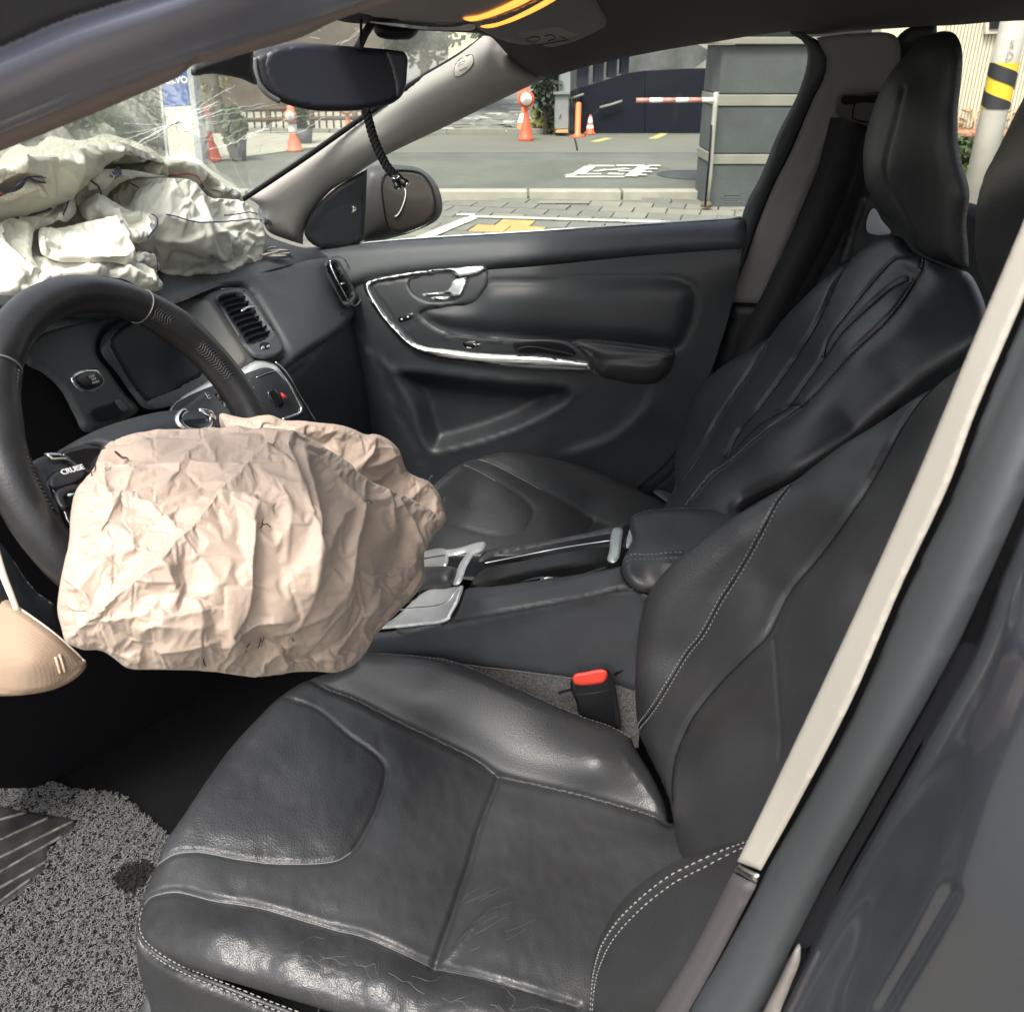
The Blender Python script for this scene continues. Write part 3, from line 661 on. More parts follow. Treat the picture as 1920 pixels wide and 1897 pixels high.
# black switch bezel behind the chrome trim
r = Relief(hz((200, 420), (500, 350), (900, 290), (1080, 285), (1420, 240), (1440, 330), (1400, 470), (1290, 600), (1000, 640), (720, 715), (850, 850), (1000, 920), (1400, 960), (1900, 1000))+dz((1000, 520), (1130, 535), (1210, 610), (1215, 640), (900, 600), (460, 560), (400, 520), (300, 390)), SDo, 6)
d = seg_dist(r.q, np.array(hz((640, 420), (760, 560), (900, 600), (1100, 580), (1180, 520), (1200, 380))), False)
bowl = cr(hz((600, 380), (660, 520), (780, 590), (960, 610), (1120, 580), (1190, 470), (1210, 360), (1080, 290), (800, 320)), True, 5); ib = inside(r.q, bowl)
r.h += .004; r.h -= np.where(ib, .03*np.clip(seg_dist(r.q, bowl, True)*r.m/.014, 0, 1), 0)
r.round(.003); r.groove(hz((510, 870), (620, 830), (760, 785)), .0012, .002)
r.groove(hz((1580, 1010), (1300, 985), (1050, 965), (980, 980), (940, 1040)), .002, .003)
bez = r.build('switch_bezel', M['soft'], door, .01)
# chrome trim: one long bent strip
chro = hz((1425, 225), (1440, 245), (1400, 290), (1250, 345), (1075, 350), (1060, 300), (1000, 285), (700, 320), (420, 370), (260, 400), (200, 430), (215, 500), (300, 640), (420, 800), (520, 900), (620, 1000), (730, 1055), (1000, 1095), (1400, 1140))
chro += dz((1000, 592), (1215, 612)) + dz((1215, 612), (1237, 672), (1237, 672), (1000, 660), (700, 632), (450, 588), (390, 552), (320, 482), (250, 392), (205, 312), (196, 280), (204, 262), (230, 250), (400, 214), (600, 189), (700, 179), (740, 183))
r = Relief(chro, SDo, 4.5, 3); r.round(.010); r.h += .012; r.build('chrome_trim', M['chrome'], door, .012)
hd = hz((745, 520), (900, 500), (1000, 480), (1040, 430), (1065, 365), (1210, 355), (1225, 380), (1190, 480), (1150, 545), (1060, 560), (860, 570), (840, 555), (960, 545), (1040, 535), (1000, 512), (880, 525), (760, 535))
r = Relief(hd, SDo, 3.5, 3); r.round(.005); r.h += .006; r.build('door_handle', M['chrome'], door, .008)
# lock buttons, window switch, grip slot
o = patch('lock_button', hz((490, 775), (620, 718), (650, 722), (655, 752), (530, 812), (505, 812)), SDo, M['gloss'], door, .002, .004, 4, lift=.0065)
for p in ((540, 780), (605, 755)):
    a = hz(p)[0]; q = SDo.pts([a[0]], [a[1]])[0]+SDo.normal([a[0]], [a[1]])[0]*.007
    v, f = lathe_geo([(.0002, 0), (.0022, .0004), (.002, .0012), (.0002, .0015)], 8); n = SDo.normal([a[0]], [a[1]])[0]
    R_ = Vector((0, 0, 1)).rotation_difference(Vector(n)).to_matrix(); mesh_obj('lock_symbol', (np.array(R_)@v.T).T+q, f, M['white'], door)
patch('window_switch', hz((1175, 1030), (1230, 1010), (1330, 1020), (1345, 1060), (1300, 1085), (1200, 1080)), SDo, M['gloss'], door, .003, .008, 4, lift=.007)
for a, b in (((1230, 1068), (1275, 1075)), ((1300, 1030), (1330, 1048)), ((1335, 1035), (1370, 1035))):
    q = np.array(hz(a, b)); q3 = SDo.pts(q[:, 0], q[:, 1])+SDo.normal(q[:, 0], q[:, 1])*.0105; tube('switch_symbol', q3, .0007, M['white'], door, 5)
r = Relief(dz((870, 535), (900, 530), (1110, 545), (1150, 580), (1140, 592), (1000, 580), (890, 575), (872, 560)), SDo, 4); r.h += .0075; r.round(.002); r.build('grip_slot', M['matte'], door, .003)
q = np.array(cr(dz((885, 575), (900, 555), (1080, 568), (1148, 585)), False, 4)); tube('slot_lip', SDo.pts(q[:, 0], q[:, 1])+SDo.normal(q[:, 0], q[:, 1])*.009, .0012, M['soft'], door, 6)
q = np.array(cr(dz((560, 515), (590, 506), (700, 515), (820, 525)), False, 4)); tube('slot_lip', SDo.pts(q[:, 0], q[:, 1])+SDo.normal(q[:, 0], q[:, 1])*.008, .0012, M['soft'], door, 6)
# arm rest with stitched seam
arm = dz((1125, 540), (1145, 522), (1175, 513), (1300, 520), (1450, 540), (1600, 566), (1606, 590), (1590, 645), (1550, 700), (1500, 725), (1430, 728), (1330, 708), (1260, 690), (1236, 660), (1215, 612), (1160, 565))
r = Relief(arm, SDo, 6); r.round(.016).dome(.022, .05); r.groove(dz((1140, 545), (1180, 532), (1300, 538), (1450, 556), (1592, 578)), .003, .003)
r.groove(dz((1230, 605), (1350, 608), (1480, 605), (1580, 615)), .008, .005)
r.h += .008; arm_o = r.build('armrest', M['leather'], door, .02)
for off, l2 in ((0, dz((1135, 538), (1180, 524), (1300, 530), (1450, 548), (1590, 570))), (0, dz((1142, 552), (1180, 540), (1300, 546), (1450, 564), (1590, 586)))):
    stitches('stitching', r, l2, M['thread_g'], door, .004, .002, .0009)
# mirror sail with tweeter, and the outside mirror seen through the glass
SS = Surf([(569, 437, {'x': .675}), (690, 315, {'x': .665}), (680, 455, {'x': .69}), (600, 465, {'x': .68}), (640, 380, {'x': .665})])
r = Relief([(570, 440), (576, 414), (590, 392), (620, 360), (655, 336), (688, 318), (688, 318), (686, 380), (681, 452), (681, 452), (660, 462), (620, 466), (590, 462)], SS, 6)
r.round(.008); r.groove([(592, 440), (598, 420), (625, 392), (660, 378)], .002, .0015); r.groove([(594, 452), (630, 456), (662, 448), (668, 400), (666, 376)], .002, .0015)
sail = r.build('mirror_sail', M['soft'], door, .02)
for a, b in (((660, 388), (667, 390)), ((661, 393), (667, 396)), ((660, 398), (668, 392)), ((663, 386), (664, 399))):
    q, n = r.at([a, b], 3, .0008); tube('tweeter_symbol', q, .0006, M['white'], door, 4)
SM = Surf([(687, 330, {'x': .82}), (681, 450, {'x': .82}), (760, 380, {'x': .86}), (828, 385, {'x': .90}), (760, 310, {'x': .88}), (760, 445, {'x': .87})])
r = Relief([(684, 322), (692, 314), (709, 310), (749, 309), (786, 315), (808, 330), (822, 350), (830, 378), (830, 396), (822, 412), (796, 428), (743, 446), (690, 455), (681, 452)], SM, 6)
r.round(.02).dome(.015, .05); wm = r.build('wing_mirror', pbr('mirror_shell', (.055, .052, .052), .5, 0, None, (20, .15)), door, .05)
ml = [(716, 330), (724, 324), (760, 322), (788, 328), (804, 346), (813, 372), (812, 398), (802, 414), (778, 426), (744, 434), (728, 424), (718, 390)]
r = Relief(ml, SM, 5); r.round(.002); r.h += .0165; r.build('mirror_glass', M['mirror'], door, .003)
q = SM.pts(*np.array(cr(ml, True, 5)).T)+SM.normal(*np.array(cr(ml, True, 5)).T)*.0165
tube('mirror_rim', np.vstack([q, q[:2]]), .0022, M['gloss'], door, 6)
q = SM.pts(*np.array(cr([(756, 352), (758, 358), (752, 385), (742, 402), (738, 404)], False, 4)).T); tube('mirror_scratch', q+SM.normal([750], [380])*.019, .0011, M['white'], door, 5)
# ================================================================== dashboard and centre stack, parts of the car
def v5(*p): return [(x/3, 480+y/3) for x, y in p]
def d2(*p): return [(320+x/4.8, 480+y/4.8) for x, y in p]
SF = Surf([(165, 715, {'y': .84}), (280, 700, {'y': .85}), (280, 580, {'y': .88}), (455, 610, {'y': .79}), (530, 690, {'y': .72}), (640, 490, {'y': .83}), (665, 600, {'y': .79}), (500, 510, {'y': .85}), (100, 600, {'y': .87}), (60, 800, {'y': .84}), (400, 760, {'y': .78}), (540, 780, {'y': .70})])
ST = Surf([(300, 540, {'z': 1.045}), (500, 498, {'y': .85}), (400, 525, {'y': .865}), (595, 482, {'y': .86}), (565, 456, {'z': 1.0}), (450, 380, {'z': 1.03}), (0, 400, {'z': 1.05}), (0, 570, {'y': .90}), (200, 570, {'y': .89})])
r = Relief([(-160, 600), (-160, 600), (-160, 380), (-160, 380), (450, 372), (492, 420), (500, 436), (535, 452), (570, 462), (612, 470), (640, 484), (652, 500), (652, 500), (620, 488), (585, 487), (520, 500), (440, 522), (380, 545), (340, 562), (200, 590), (-160, 640)], ST, 10)
r.round(.006); dash_top = r.build('dashboard_top', M['plastic'], car, .02)
# passenger side fascia
r = Relief(d2((-560, 560), (0, 395), (560, 270), (640, 275), (700, 310), (760, 380), (900, 580), (1010, 780), (1025, 850), (1000, 890), (900, 955), (960, 1000), (1000, 1040), (1150, 940), (1700, 480), (1700, 420), (1600, 200), (1540, 90), (1480, 30), (1400, 10), (1340, 15), (1000, 70), (560, 155), (300, 210), (0, 240), (-560, 380)), SF, 7)
r.round(.014); r.h += .004; dash = r.build('dashboard', M['plastic'], car, .03)
# lower dash, glove box side
SL = Surf([(530, 690, {'y': .735}), (665, 600, {'y': .80}), (720, 660, {'y': .81}), (780, 860, {'y': .80}), (600, 900, {'y': .74}), (540, 780, {'y': .72})])
r = Relief([(524, 700), (600, 640), (672, 570), (690, 590), (700, 640), (725, 700), (760, 790), (792, 860), (780, 1000), (780, 1000), (560, 1000), (560, 1000), (540, 790)], SL, 10)
r.round(.01).groove([(530, 714), (620, 640), (690, 580)], .004, .005).groove([(672, 652), (690, 654), (703, 675), (725, 730), (760, 820)], .003, .003)
r.build('glove_box', M['soft'], car, .02)
# centre binnacle: frame, screen, storage face, vent
frame = v5((560, 520), (575, 460), (640, 395), (760, 335), (980, 268), (1180, 205), (1330, 180), (1385, 190), (1430, 235), (1520, 390), (1590, 520), (1592, 560), (1560, 590), (1430, 620), (1380, 640), (1230, 720), (840, 865), (800, 850), (740, 780), (640, 640), (580, 570))
r = Relief(frame, SF, 6); r.round(.008); r.h += .010; r.build('stack_frame', M['plastic'], car, .012)
scr = v5((598, 500), (625, 440), (700, 380), (800, 345), (980, 290), (1060, 330), (1140, 680), (1080, 710), (815, 830), (790, 810), (700, 690), (620, 560))
scr_o = patch('display_screen', scr, SF, M['screen'], car, .004, .006, 6, lift=.0125)
patch('screen_edge', v5((812, 840), (1100, 716), (1130, 700), (1160, 740), (860, 862)), SF, M['plastic'], car, .002, .005, 5, lift=.0135)
patch('stack_inlay', v5((990, 270), (1120, 248), (1170, 262), (1210, 310), (1300, 440), (1390, 585), (1375, 612), (1240, 690), (1180, 640), (1120, 500), (1060, 380)), SF, pbr('warm_grey_satin', (.13, .125, .112), .42, .2, None, (30, .06)), car, .004, .005, 5, lift=.0135)
# air vents: frame, slats and slider
def vent(ol, opening, slats, mat, label, tabs, wheel=None, fr_lift=.022):
    fr = Relief(ol, SF, 4.5); fr.round(.005); fr.h += fr_lift; io = inside(fr.q, cr(opening, True, 4)); fr.h -= np.where(io, .0125*np.clip(seg_dist(fr.q, cr(opening, True, 4), True)*fr.m/.004, 0, 1), 0)
    o = fr.build('air_vent', mat, car, .01); o['label'] = label
    patch('vent_throat', opening, SF, M['matte'], o, 0, .002, 6, lift=fr_lift-.0105)
    pr = None
    for a, b in slats:
        q = SF.pts(*np.array([a, b], float).T); n = SF.normal(*np.array([a, b], float).T)
        dn = np.array([0, 0, 1.0]); w_ = .0048
        V = []; 
        for i in (0, 1):
            for s_, t_ in ((-.010, -.0006), (-.010, .0006), (.004, .0006), (.004, -.0006)): V.append(q[i]+n[i]*(fr_lift-.004+s_*.55)+np.array([0, 0, 1])*(t_*.8-.002*(s_ < 0)))
        F = [(0, 1, 2, 3), (7, 6, 5, 4), (0, 4, 5, 1), (1, 5, 6, 2), (2, 6, 7, 3), (3, 7, 4, 0)]
        s = mesh_obj('slat', V, F, M['slat'], o, False); bevel(s, .0004, 1)
    for tb in tabs:
        q = np.array(cr(tb, False, 3)); tube('vent_slider', SF.pts(q[:, 0], q[:, 1])+SF.normal(q[:, 0], q[:, 1])*(fr_lift-.002), .0022, M['chrome'], o, 8)
    if wheel:
        patch('vent_wheel_slot', wheel[0], SF, M['matte'], o, .001, .002, 3, lift=fr_lift+.0006)
        for w_ in wheel[1:]: patch('vent_wheel', w_, SF, M['chrome'], o, .0015, .003, 3, lift=fr_lift+.0014)
    return o
M['slat'] = pbr('vent_slat', (.022, .023, .025), .25)
sl = []
for i in range(9):
    t = i/8.0; a = np.array(d2((415, 455)))[0]*(1-t)+np.array(d2((670, 815)))[0]*t; b = np.array(d2((625, 395)))[0]*(1-t)+np.array(d2((870, 735)))[0]*t
    sl.append((a, b))
vent(d2((390, 390), (420, 360), (560, 335), (630, 340), (680, 375), (760, 480), (900, 700), (985, 830), (985, 880), (930, 930), (800, 945), (720, 920), (660, 850), (560, 690), (440, 490)),
     d2((400, 420), (430, 390), (600, 365), (640, 380), (700, 450), (800, 600), (888, 735), (880, 760), (720, 832), (680, 830), (600, 720), (470, 530)), sl, M['plastic'],
     'centre air vent beside the display', [d2((605, 590), (640, 560), (690, 545), (730, 552))],
     [d2((775, 830), (840, 805), (870, 820), (880, 860), (820, 885), (790, 875)), d2((788, 850), (825, 835), (828, 868), (800, 878)), d2((838, 832), (868, 828), (870, 858), (842, 866))])
sl = []
for i in range(6):
    t = i/5.0; a = np.array(d2((1400, 190)))[0]*(1-t)+np.array(d2((1510, 420)))[0]*t; b = np.array(d2((1480, 130)))[0]*(1-t)+np.array(d2((1580, 350)))[0]*t
    sl.append((a, b))
vo = vent(d2((1360, 90), (1385, 58), (1440, 48), (1485, 60), (1530, 130), (1600, 260), (1645, 350), (1640, 400), (1560, 480), (1530, 460), (1450, 330), (1380, 190)),
     d2((1372, 100), (1400, 72), (1440, 66), (1470, 85), (1520, 190), (1600, 350), (1590, 390), (1530, 440), (1500, 400), (1430, 270), (1385, 170)), sl, M['plastic'],
     'side air vent by the passenger door with chrome rim', [d2((1455, 285), (1485, 272))])
q = np.array(cr(d2((1360, 100), (1385, 62), (1440, 52), (1485, 66), (1530, 140), (1600, 265), (1645, 355), (1640, 398), (1565, 480), (1530, 455), (1450, 320), (1385, 190)), True, 4))
q3 = SF.pts(q[:, 0], q[:, 1])+SF.normal(q[:, 0], q[:, 1])*.0215; tube('chrome_rim', np.vstack([q3, q3[:2]]), .0016, M['chrome'], vo, 6)
for a, b in ((1512, 545), (1530, 530), (1520, 535)):
    pass
q = np.array(d2((1512, 548), (1512, 525), (1530, 520), (1548, 545))); tube('airbag_mark', SF.pts(q[:, 0], q[:, 1])+SF.normal(q[:, 0], q[:, 1])*.0048, .0006, M['matte'], dash, 4)
# start button and key slot on the driver's side panel
r = Relief(v5((160, 400), (300, 360), (560, 330), (690, 340), (600, 400), (555, 480), (560, 560), (620, 640), (720, 780), (790, 860), (740, 900), (480, 985), (430, 900), (340, 740), (240, 650), (150, 600)), SF, 8)
r.round(.01); r.h += .002; dpan = r.build('driver_panel', M['plastic'], car, .02)
sb = v5((395, 690), (410, 662), (520, 632), (550, 638), (592, 715), (580, 735), (465, 768), (440, 755))
patch('button_ring', sb, SF, M['chrome'], dpan, .0025, .004, 3.5, lift=.004)
patch('start_button', v5((412, 692), (424, 672), (520, 646), (542, 652), (578, 712), (568, 726), (470, 752), (450, 742)), SF, M['gloss'], dpan, .002, .004, 3.5, lift=.0056)
def flat_text(name, txt, px, py, ax, ay, size, surf, mat, parent, lift=.0085, mirror=False, bold=.0):
    """lettering laid on a surface: (ax, ay) is the reading direction in the picture plane at that point"""
    cu = bpy.data.curves.new(name, 'FONT'); cu.body = txt; cu.size = size; cu.align_x = 'CENTER'; cu.align_y = 'CENTER'; cu.extrude = .0003; cu.offset = bold
    t = bpy.data.objects.new(name, cu); COL.objects.link(t)
    dg = bpy.context.evaluated_depsgraph_get(); me = bpy.data.meshes.new_from_object(t.evaluated_get(dg)); bpy.data.objects.remove(t)
    c = surf.pts([px], [py])[0]; n = surf.normal([px], [py])[0]; u = surf.pts([px+ax], [py+ay])[0]-c; u -= (u@n)*n; u /= np.linalg.norm(u); v = np.cross(n, u)
    if mirror: u = -u
    o = bpy.data.objects.new(name, me); COL.objects.link(o); me.materials.clear(); me.materials.append(mat)
    V = np.array([list(p.co) for p in me.vertices]); W = c+n*lift+V[:, :1]*u+V[:, 1:2]*v+V[:, 2:3]*n
    for p, q_ in zip(me.vertices, W): p.co = q_
    me.update()
    if parent: par(o, parent)
    return o
M['print'] = pbr('key_print', (.55, .56, .55), .6)
for txt, x, y in (('START', 490, 685), ('STOP', 500, 700), ('ENGINE', 510, 716)):
    a = v5((x, y))[0]; flat_text('start_lettering', txt, a[0], a[1], 3, -.85, .0043, SF, M['print'], dpan, .0078)
patch('key_slot_rim', v5((488, 880), (500, 850), (660, 795), (690, 800), (735, 870), (720, 890), (560, 945), (530, 935)), SF, M['soft'], dpan, .004, .006, 4, lift=.003)
patch('key_slot', v5((505, 885), (640, 840), (655, 852), (688, 880), (565, 935), (540, 930)), SF, M['matte'], dpan, .001, .003, 4, lift=.0072)
patch('key_slot_wall', v5((640, 815), (665, 808), (712, 868), (690, 880), (655, 852)), SF, pbr('slot_grey', (.06, .06, .064), .5), dpan, .002, .003, 3, lift=.0085)
# floating centre stack
patch('stack_rim', d2((0, 1340), (80, 1260), (200, 1190), (330, 1120), (660, 1000), (740, 950), (800, 940), (880, 955), (950, 1000), (1010, 1080), (1225, 1470), (1225, 1470), (1190, 1640), (1190, 1640), (0, 1640)), SF, M['silver'], car, .010, .02, 6, lift=.016)
patch('stack_face', d2((10, 1370), (120, 1290), (370, 1180), (700, 1060), (830, 1020), (900, 1030), (960, 1080), (1205, 1470), (1150, 1640), (1150, 1640), (0, 1640)), SF, M['soft'], car, .003, .006, 6, lift=.019)
patch('stack_button_panel', d2((60, 1400), (130, 1350), (300, 1225), (380, 1245), (560, 1420), (520, 1560), (40, 1560)), SF, pbr('button_grey', (.05, .052, .056), .42), car, .004, .006, 6, lift=.022)
for (x, y, t) in ((275, 1328, 'I'), (300, 1350, 'C')):
    a = d2((x, y))[0]; flat_text('stack_symbol', t, a[0], a[1], 3, -1.1, .008, SF, M['white'], car, .0285)
patch('stack_button', d2((395, 1262), (440, 1240), (480, 1290), (435, 1315)), SF, M['gloss'], car, .002, .004, 4, lift=.023)
patch('stack_button', d2((450, 1330), (495, 1305), (540, 1370), (495, 1395)), SF, M['gloss'], car, .002, .004, 4, lift=.023)
for a, b in (((412, 1290), (430, 1262)), ((432, 1300), (475, 1268)), ((510, 1370), (560, 1402))):
    q = np.array(d2(a, b)); tube('button_mark', SF.pts(q[:, 0], q[:, 1])+SF.normal(q[:, 0], q[:, 1])*.0275, .0008, M['white'], car, 5)
q = np.array(cr(d2((740, 1140), (850, 1095), (900, 1085), (935, 1110), (985, 1190), (1050, 1310), (1085, 1390), (1075, 1425), (1010, 1455), (930, 1490)), False, 4))
tube('stack_chrome_line', SF.pts(q[:, 0], q[:, 1])+SF.normal(q[:, 0], q[:, 1])*.0205, np.interp(np.linspace(0, 1, len(q)), [0, .3, .5, 1], [.0006, .0012, .0028, .0030]), M['chrome'], car, 6)
q = np.array(cr(d2((890, 1010), (950, 1060), (1090, 1290), (1220, 1500)), False, 4)); tube('stack_edge_line', SF.pts(q[:, 0], q[:, 1])+SF.normal(q[:, 0], q[:, 1])*.0185, .0010, M['chrome'], car, 5)
hb = patch('hazard_button', d2((850, 1230), (880, 1205), (920, 1205), (995, 1330), (985, 1360), (940, 1378), (915, 1365)), SF, M['gloss'], car, .003, .006, 3.5, lift=.0215)
q = np.array(d2((905, 1265), (945, 1295), (920, 1312), (905, 1265), (945, 1295))); tube('hazard_symbol', SF.pts(q[:, 0], q[:, 1])+SF.normal(q[:, 0], q[:, 1])*.0262, .0009, M['red'], hb, 5)
q = np.array(d2((915, 1284), (930, 1294), (918, 1300), (915, 1284))); tube('hazard_symbol', SF.pts(q[:, 0], q[:, 1])+SF.normal(q[:, 0], q[:, 1])*.0262, .0006, M['red'], hb, 5)
# instrument cowl and dark underside behind the wheel
SC2 = Surf([(-60, 600, {'y': .83}), (200, 600, {'y': .85}), (60, 800, {'y': .88}), (150, 960, {'y': .88}), (-60, 1000, {'y': .86})])
patch('instrument_cowl', [(-160, 590), (0, 578), (100, 566), (200, 560), (260, 575), (230, 596), (120, 612), (60, 660), (-160, 720)], SC2, M['plastic'], car, .02, .03, 9)
patch('lower_dashboard', [(-200, 640), (-200, 640), (60, 640), (120, 700), (165, 780), (210, 900), (300, 960), (600, 960), (600, 1480), (600, 1480), (-200, 1480), (-200, 1480)], Surf([(0, 700, {'y': .90}), (160, 820, {'y': .89}), (500, 1000, {'y': .86}), (0, 1380, {'y': 1.1}), (500, 1380, {'y': 1.02}), (-200, 1000, {'y': .95})]), M['matte'], car, .01, .02, 16)
# ------------------------------------------------------------------ small litter on the dash, by the pillar
o = Relief([(484, 400), (490, 390), (515, 392), (522, 400), (512, 422), (496, 430), (490, 420)], ST, 4); o.h += .02; o.round(.006)
bk = o.build('trinket', pbr('dark_glossy_print', (.012, .012, .016), .2), None, .02)
tag(bk, 'small dark glossy trinket with orange edge beside the far pillar', 'trinket')
q, n = o.at([(488, 396), (498, 393), (514, 395), (519, 400), (512, 402), (497, 400)], 3, .001); tube('trinket_edge', q, .0022, pbr('orange_print', (.6, .16, .06), .4, 0, None, (200, .6)), bk, 6)
q, n = o.at([(494, 416), (500, 406), (508, 404), (512, 410)], 3, .001); tube('trinket_ring', q, .0007, M['print'], bk, 5)
rg = np.random.default_rng(5); pr = []
for i, (a, b) in enumerate((((492, 484), (545, 480)), ((490, 488), (536, 490)), ((498, 492), (524, 486)), ((500, 478), (540, 476)), ((494, 480), (520, 474)))):
    q = np.array(cr([a, ((a[0]+b[0])/2, (a[1]+b[1])/2+rg.uniform(-3, 3)), b], False, 5)); q3 = ST.pts(q[:, 0], q[:, 1])+np.array([0, 0, .006+.004*(i % 3)])
    o = tube('dash_shard', q3, .0035+.001*(i % 2), pbr('torn_trim', (.30, .29, .25), .8, 0, [('noise', 120, .8, .004)], (60, .5)) if i == 0 else bpy.data.materials['torn_trim'], None, 5, flat=.5)
    tag(o, ['longest torn trim splinter on the dash by the cream airbag', 'torn trim splinter lowest of the pile by the cream airbag', 'short torn trim splinter resting on the lowest splinter', 'torn trim splinter uppermost at right of the pile', 'short torn trim splinter tucked under the cream airbag edge'][i], 'splinter', 'torn trim splinters on the dash')
# ================================================================== steering wheel
WC = np.array([-.3936, .5789, .9954]); WT = .4854; WR = .170; Wr = .0178
Wn = np.array([0, -math.cos(WT), math.sin(WT)]); Wu = np.array([1.0, 0, 0]); Wv = np.array([0, math.sin(WT), math.cos(WT)])
wheel = thing('steering_wheel', 'worn black leather steering wheel with a burst beige airbag on its hub', 'steering wheel', WC)
V = []; F = []; na, nb = 160, 22
for i in range(na):
    A = 2*math.pi*i/na
    bulge = 1+.10*math.exp(-((math.degrees(A)-35)/9)**2)+.10*math.exp(-((math.degrees(A)-145)/9)**2)
    seam = sum(math.exp(-((math.degrees(A)-s)/.8)**2) for s in (52, 128, 210, 330))
    for j in range(nb):
        B = 2*math.pi*j/nb; rr = Wr*bulge*(1-.05*seam)*(1+.05*math.cos(2*B))
        V.append(WC+(WR+rr*math.cos(B))*(math.cos(A)*Wu+math.sin(A)*Wv)+rr*1.08*math.sin(B)*Wn)
for i in range(na):
    for j in range(nb):
        F.append((i*nb+j, i*nb+(j+1) % nb, ((i+1) % na)*nb+(j+1) % nb, ((i+1) % na)*nb+j))
M['wheel'] = pbr('polished_wheel_leather', (.020, .020, .021), .36, 0, [('voronoi', 600, .2, .0005), ('noise', 25, .15, .003)], (18, .3, .08))
orient_out(mesh_obj('rim', V, F, M['wheel'], wheel))
# lacing on the inner edge at ten and two, plus the pale seam rings
pr = []
for a0, a1 in ((10, 50), (130, 175)):
    for k in range(34):
        A = math.radians(a0+(a1-a0)*k/33); pts = []
        for B in np.radians([116, 130, 145, 160]):
            A2 = A+.008*(1 if len(pts) % 2 else -1)
            rr = Wr*1.03*(1+.05*math.cos(2*B)); pts.append(WC+(WR+rr*math.cos(B))*(math.cos(A2)*Wu+math.sin(A2)*Wv)+rr*1.08*math.sin(B)*Wn)
        pr.append(tube_geo(pts, .0006, 5))
tag(mesh_obj('lacing', *join_geo(pr), pbr('wheel_thread', (.035, .035, .035), .5), wheel), kind='stuff')
for A in (52, 128):
    a = math.radians(A); pts = [WC+(WR+Wr*1.01*math.cos(B))*(math.cos(a)*Wu+math.sin(a)*Wv)+Wr*1.09*math.sin(B)*Wn for B in np.linspace(0, 2*math.pi, 30)]
    tube('seam_ring', pts, .0008, pbr('seam_grey', (.12, .12, .12), .6) if A == 52 else bpy.data.materials['seam_grey'], wheel, 5)
# pale edge line running down the inner left of the rim
pts = [WC+(WR+Wr*1.02*math.cos(B))*(math.cos(a)*Wu+math.sin(a)*Wv)+Wr*1.08*math.sin(B)*Wn for a, B in zip(np.radians(np.linspace(150, 218, 30)), np.radians(np.linspace(195, 172, 30)))]
tube('inner_line', pts, .0006, bpy.data.materials['seam_grey'], wheel, 5)
# hub cover and emblem, spokes and button pod
SW = Surf([(350, 790, {'pl': (Wn, WC+Wn*.03)}), (200, 850, {'pl': (Wn, WC+Wn*.012)}), (120, 880, {'pl': (Wn, WC+Wn*.004)}), (430, 790, {'pl': (Wn, WC+Wn*.02)}), (300, 1000, {'pl': (Wn, WC+Wn*.03)}), (400, 1000, {'pl': (Wn, WC+Wn*.02)})])
def w7(*p): return [(x/2.182, 750+y/2.182) for x, y in p]
r = Relief(w7((225, 215), (280, 180), (350, 140), (450, 95), (600, 50), (700, 32), (820, 35), (880, 55), (930, 85), (970, 120), (960, 300), (800, 500), (500, 500), (400, 260), (400, 215)), SW, 7)
r.round(.018).dome(.012, .06); hubr = r; r.build('hub_cover', M['soft'], wheel, .03)
r = Relief(w7((240, 215), (300, 188), (380, 180), (420, 190), (440, 230), (440, 330), (330, 300)), SW, 6); r.round(.006); r.h += .004; r.build('hub_cowl', M['gloss'], wheel, .02)
# emblem: broken ring with an arrow at its upper right
th = np.radians(np.linspace(50, -235, 40)); e0 = np.array([346., 797.]); q = np.stack([e0[0]+28*np.cos(th), e0[1]-20*np.sin(th)], -1)
q3 = SW.pts(q[:, 0], q[:, 1])+SW.normal(q[:, 0], q[:, 1])*.014; tube('emblem', q3, .0036, M['chrome'], wheel, 8, flat=.6)
q = np.array([(352, 781), (366, 784), (376, 792), (372, 780)]); q3 = SW.pts(q[:, 0], q[:, 1])+SW.normal(q[:, 0], q[:, 1])*.016; tube('emblem_arrow', q3, [.002, .004, .0035, .001], M['chrome'], wheel, 6)
q = np.array([(330, 797), (362, 792), (380, 797), (384, 801), (330, 804), (330, 797)]); q3 = SW.pts(q[:, 0], q[:, 1])+SW.normal(q[:, 0], q[:, 1])*.013
mesh_obj('emblem_band', q3[:5], [(0, 1, 2, 3, 4)], pbr('navy_enamel', (.02, .022, .04), .3), wheel)
def k1(*p): return [(x/2.71, 500+y/2.71) for x, y in p]
patch('spoke', k1((160, 1000), (260, 945), (330, 950), (420, 990), (470, 1020), (560, 1100), (560, 1500), (400, 1500), (330, 1360), (240, 1180), (190, 1080)), SW, M['plastic'], wheel, .01, .02, 6, lift=-.004)
r = Relief(k1((225, 950), (280, 945), (340, 955), (400, 985), (480, 1030), (470, 1045), (400, 1010), (330, 985), (260, 985)), SW, 3.5); r.round(.003); r.h += .003; r.build('spoke_trim', M['chrome'], wheel, .006)
kp = patch('button_pod', k1((238, 1085), (260, 1050), (350, 1010), (400, 1005), (470, 1050), (520, 1130), (520, 1330), (360, 1330), (290, 1210)), SW, M['gloss'], wheel, .006, .012, 5, lift=.001)
for ol in (k1((245, 1088), (265, 1058), (350, 1018), (400, 1020), (440, 1060), (400, 1095), (280, 1130), (258, 1125)), k1((275, 1150), (390, 1105), (420, 1130), (330, 1175), (350, 1230), (320, 1240))):
    patch('cruise_key', ol, SW, M['soft'], kp, .003, .006, 4, lift=.004)
flat_text('cruise_lettering', 'CRUISE', 340/2.71, 500+1066/2.71, 3, -.85, .0070, SW, M['print'], kp, .0115, bold=.0001)
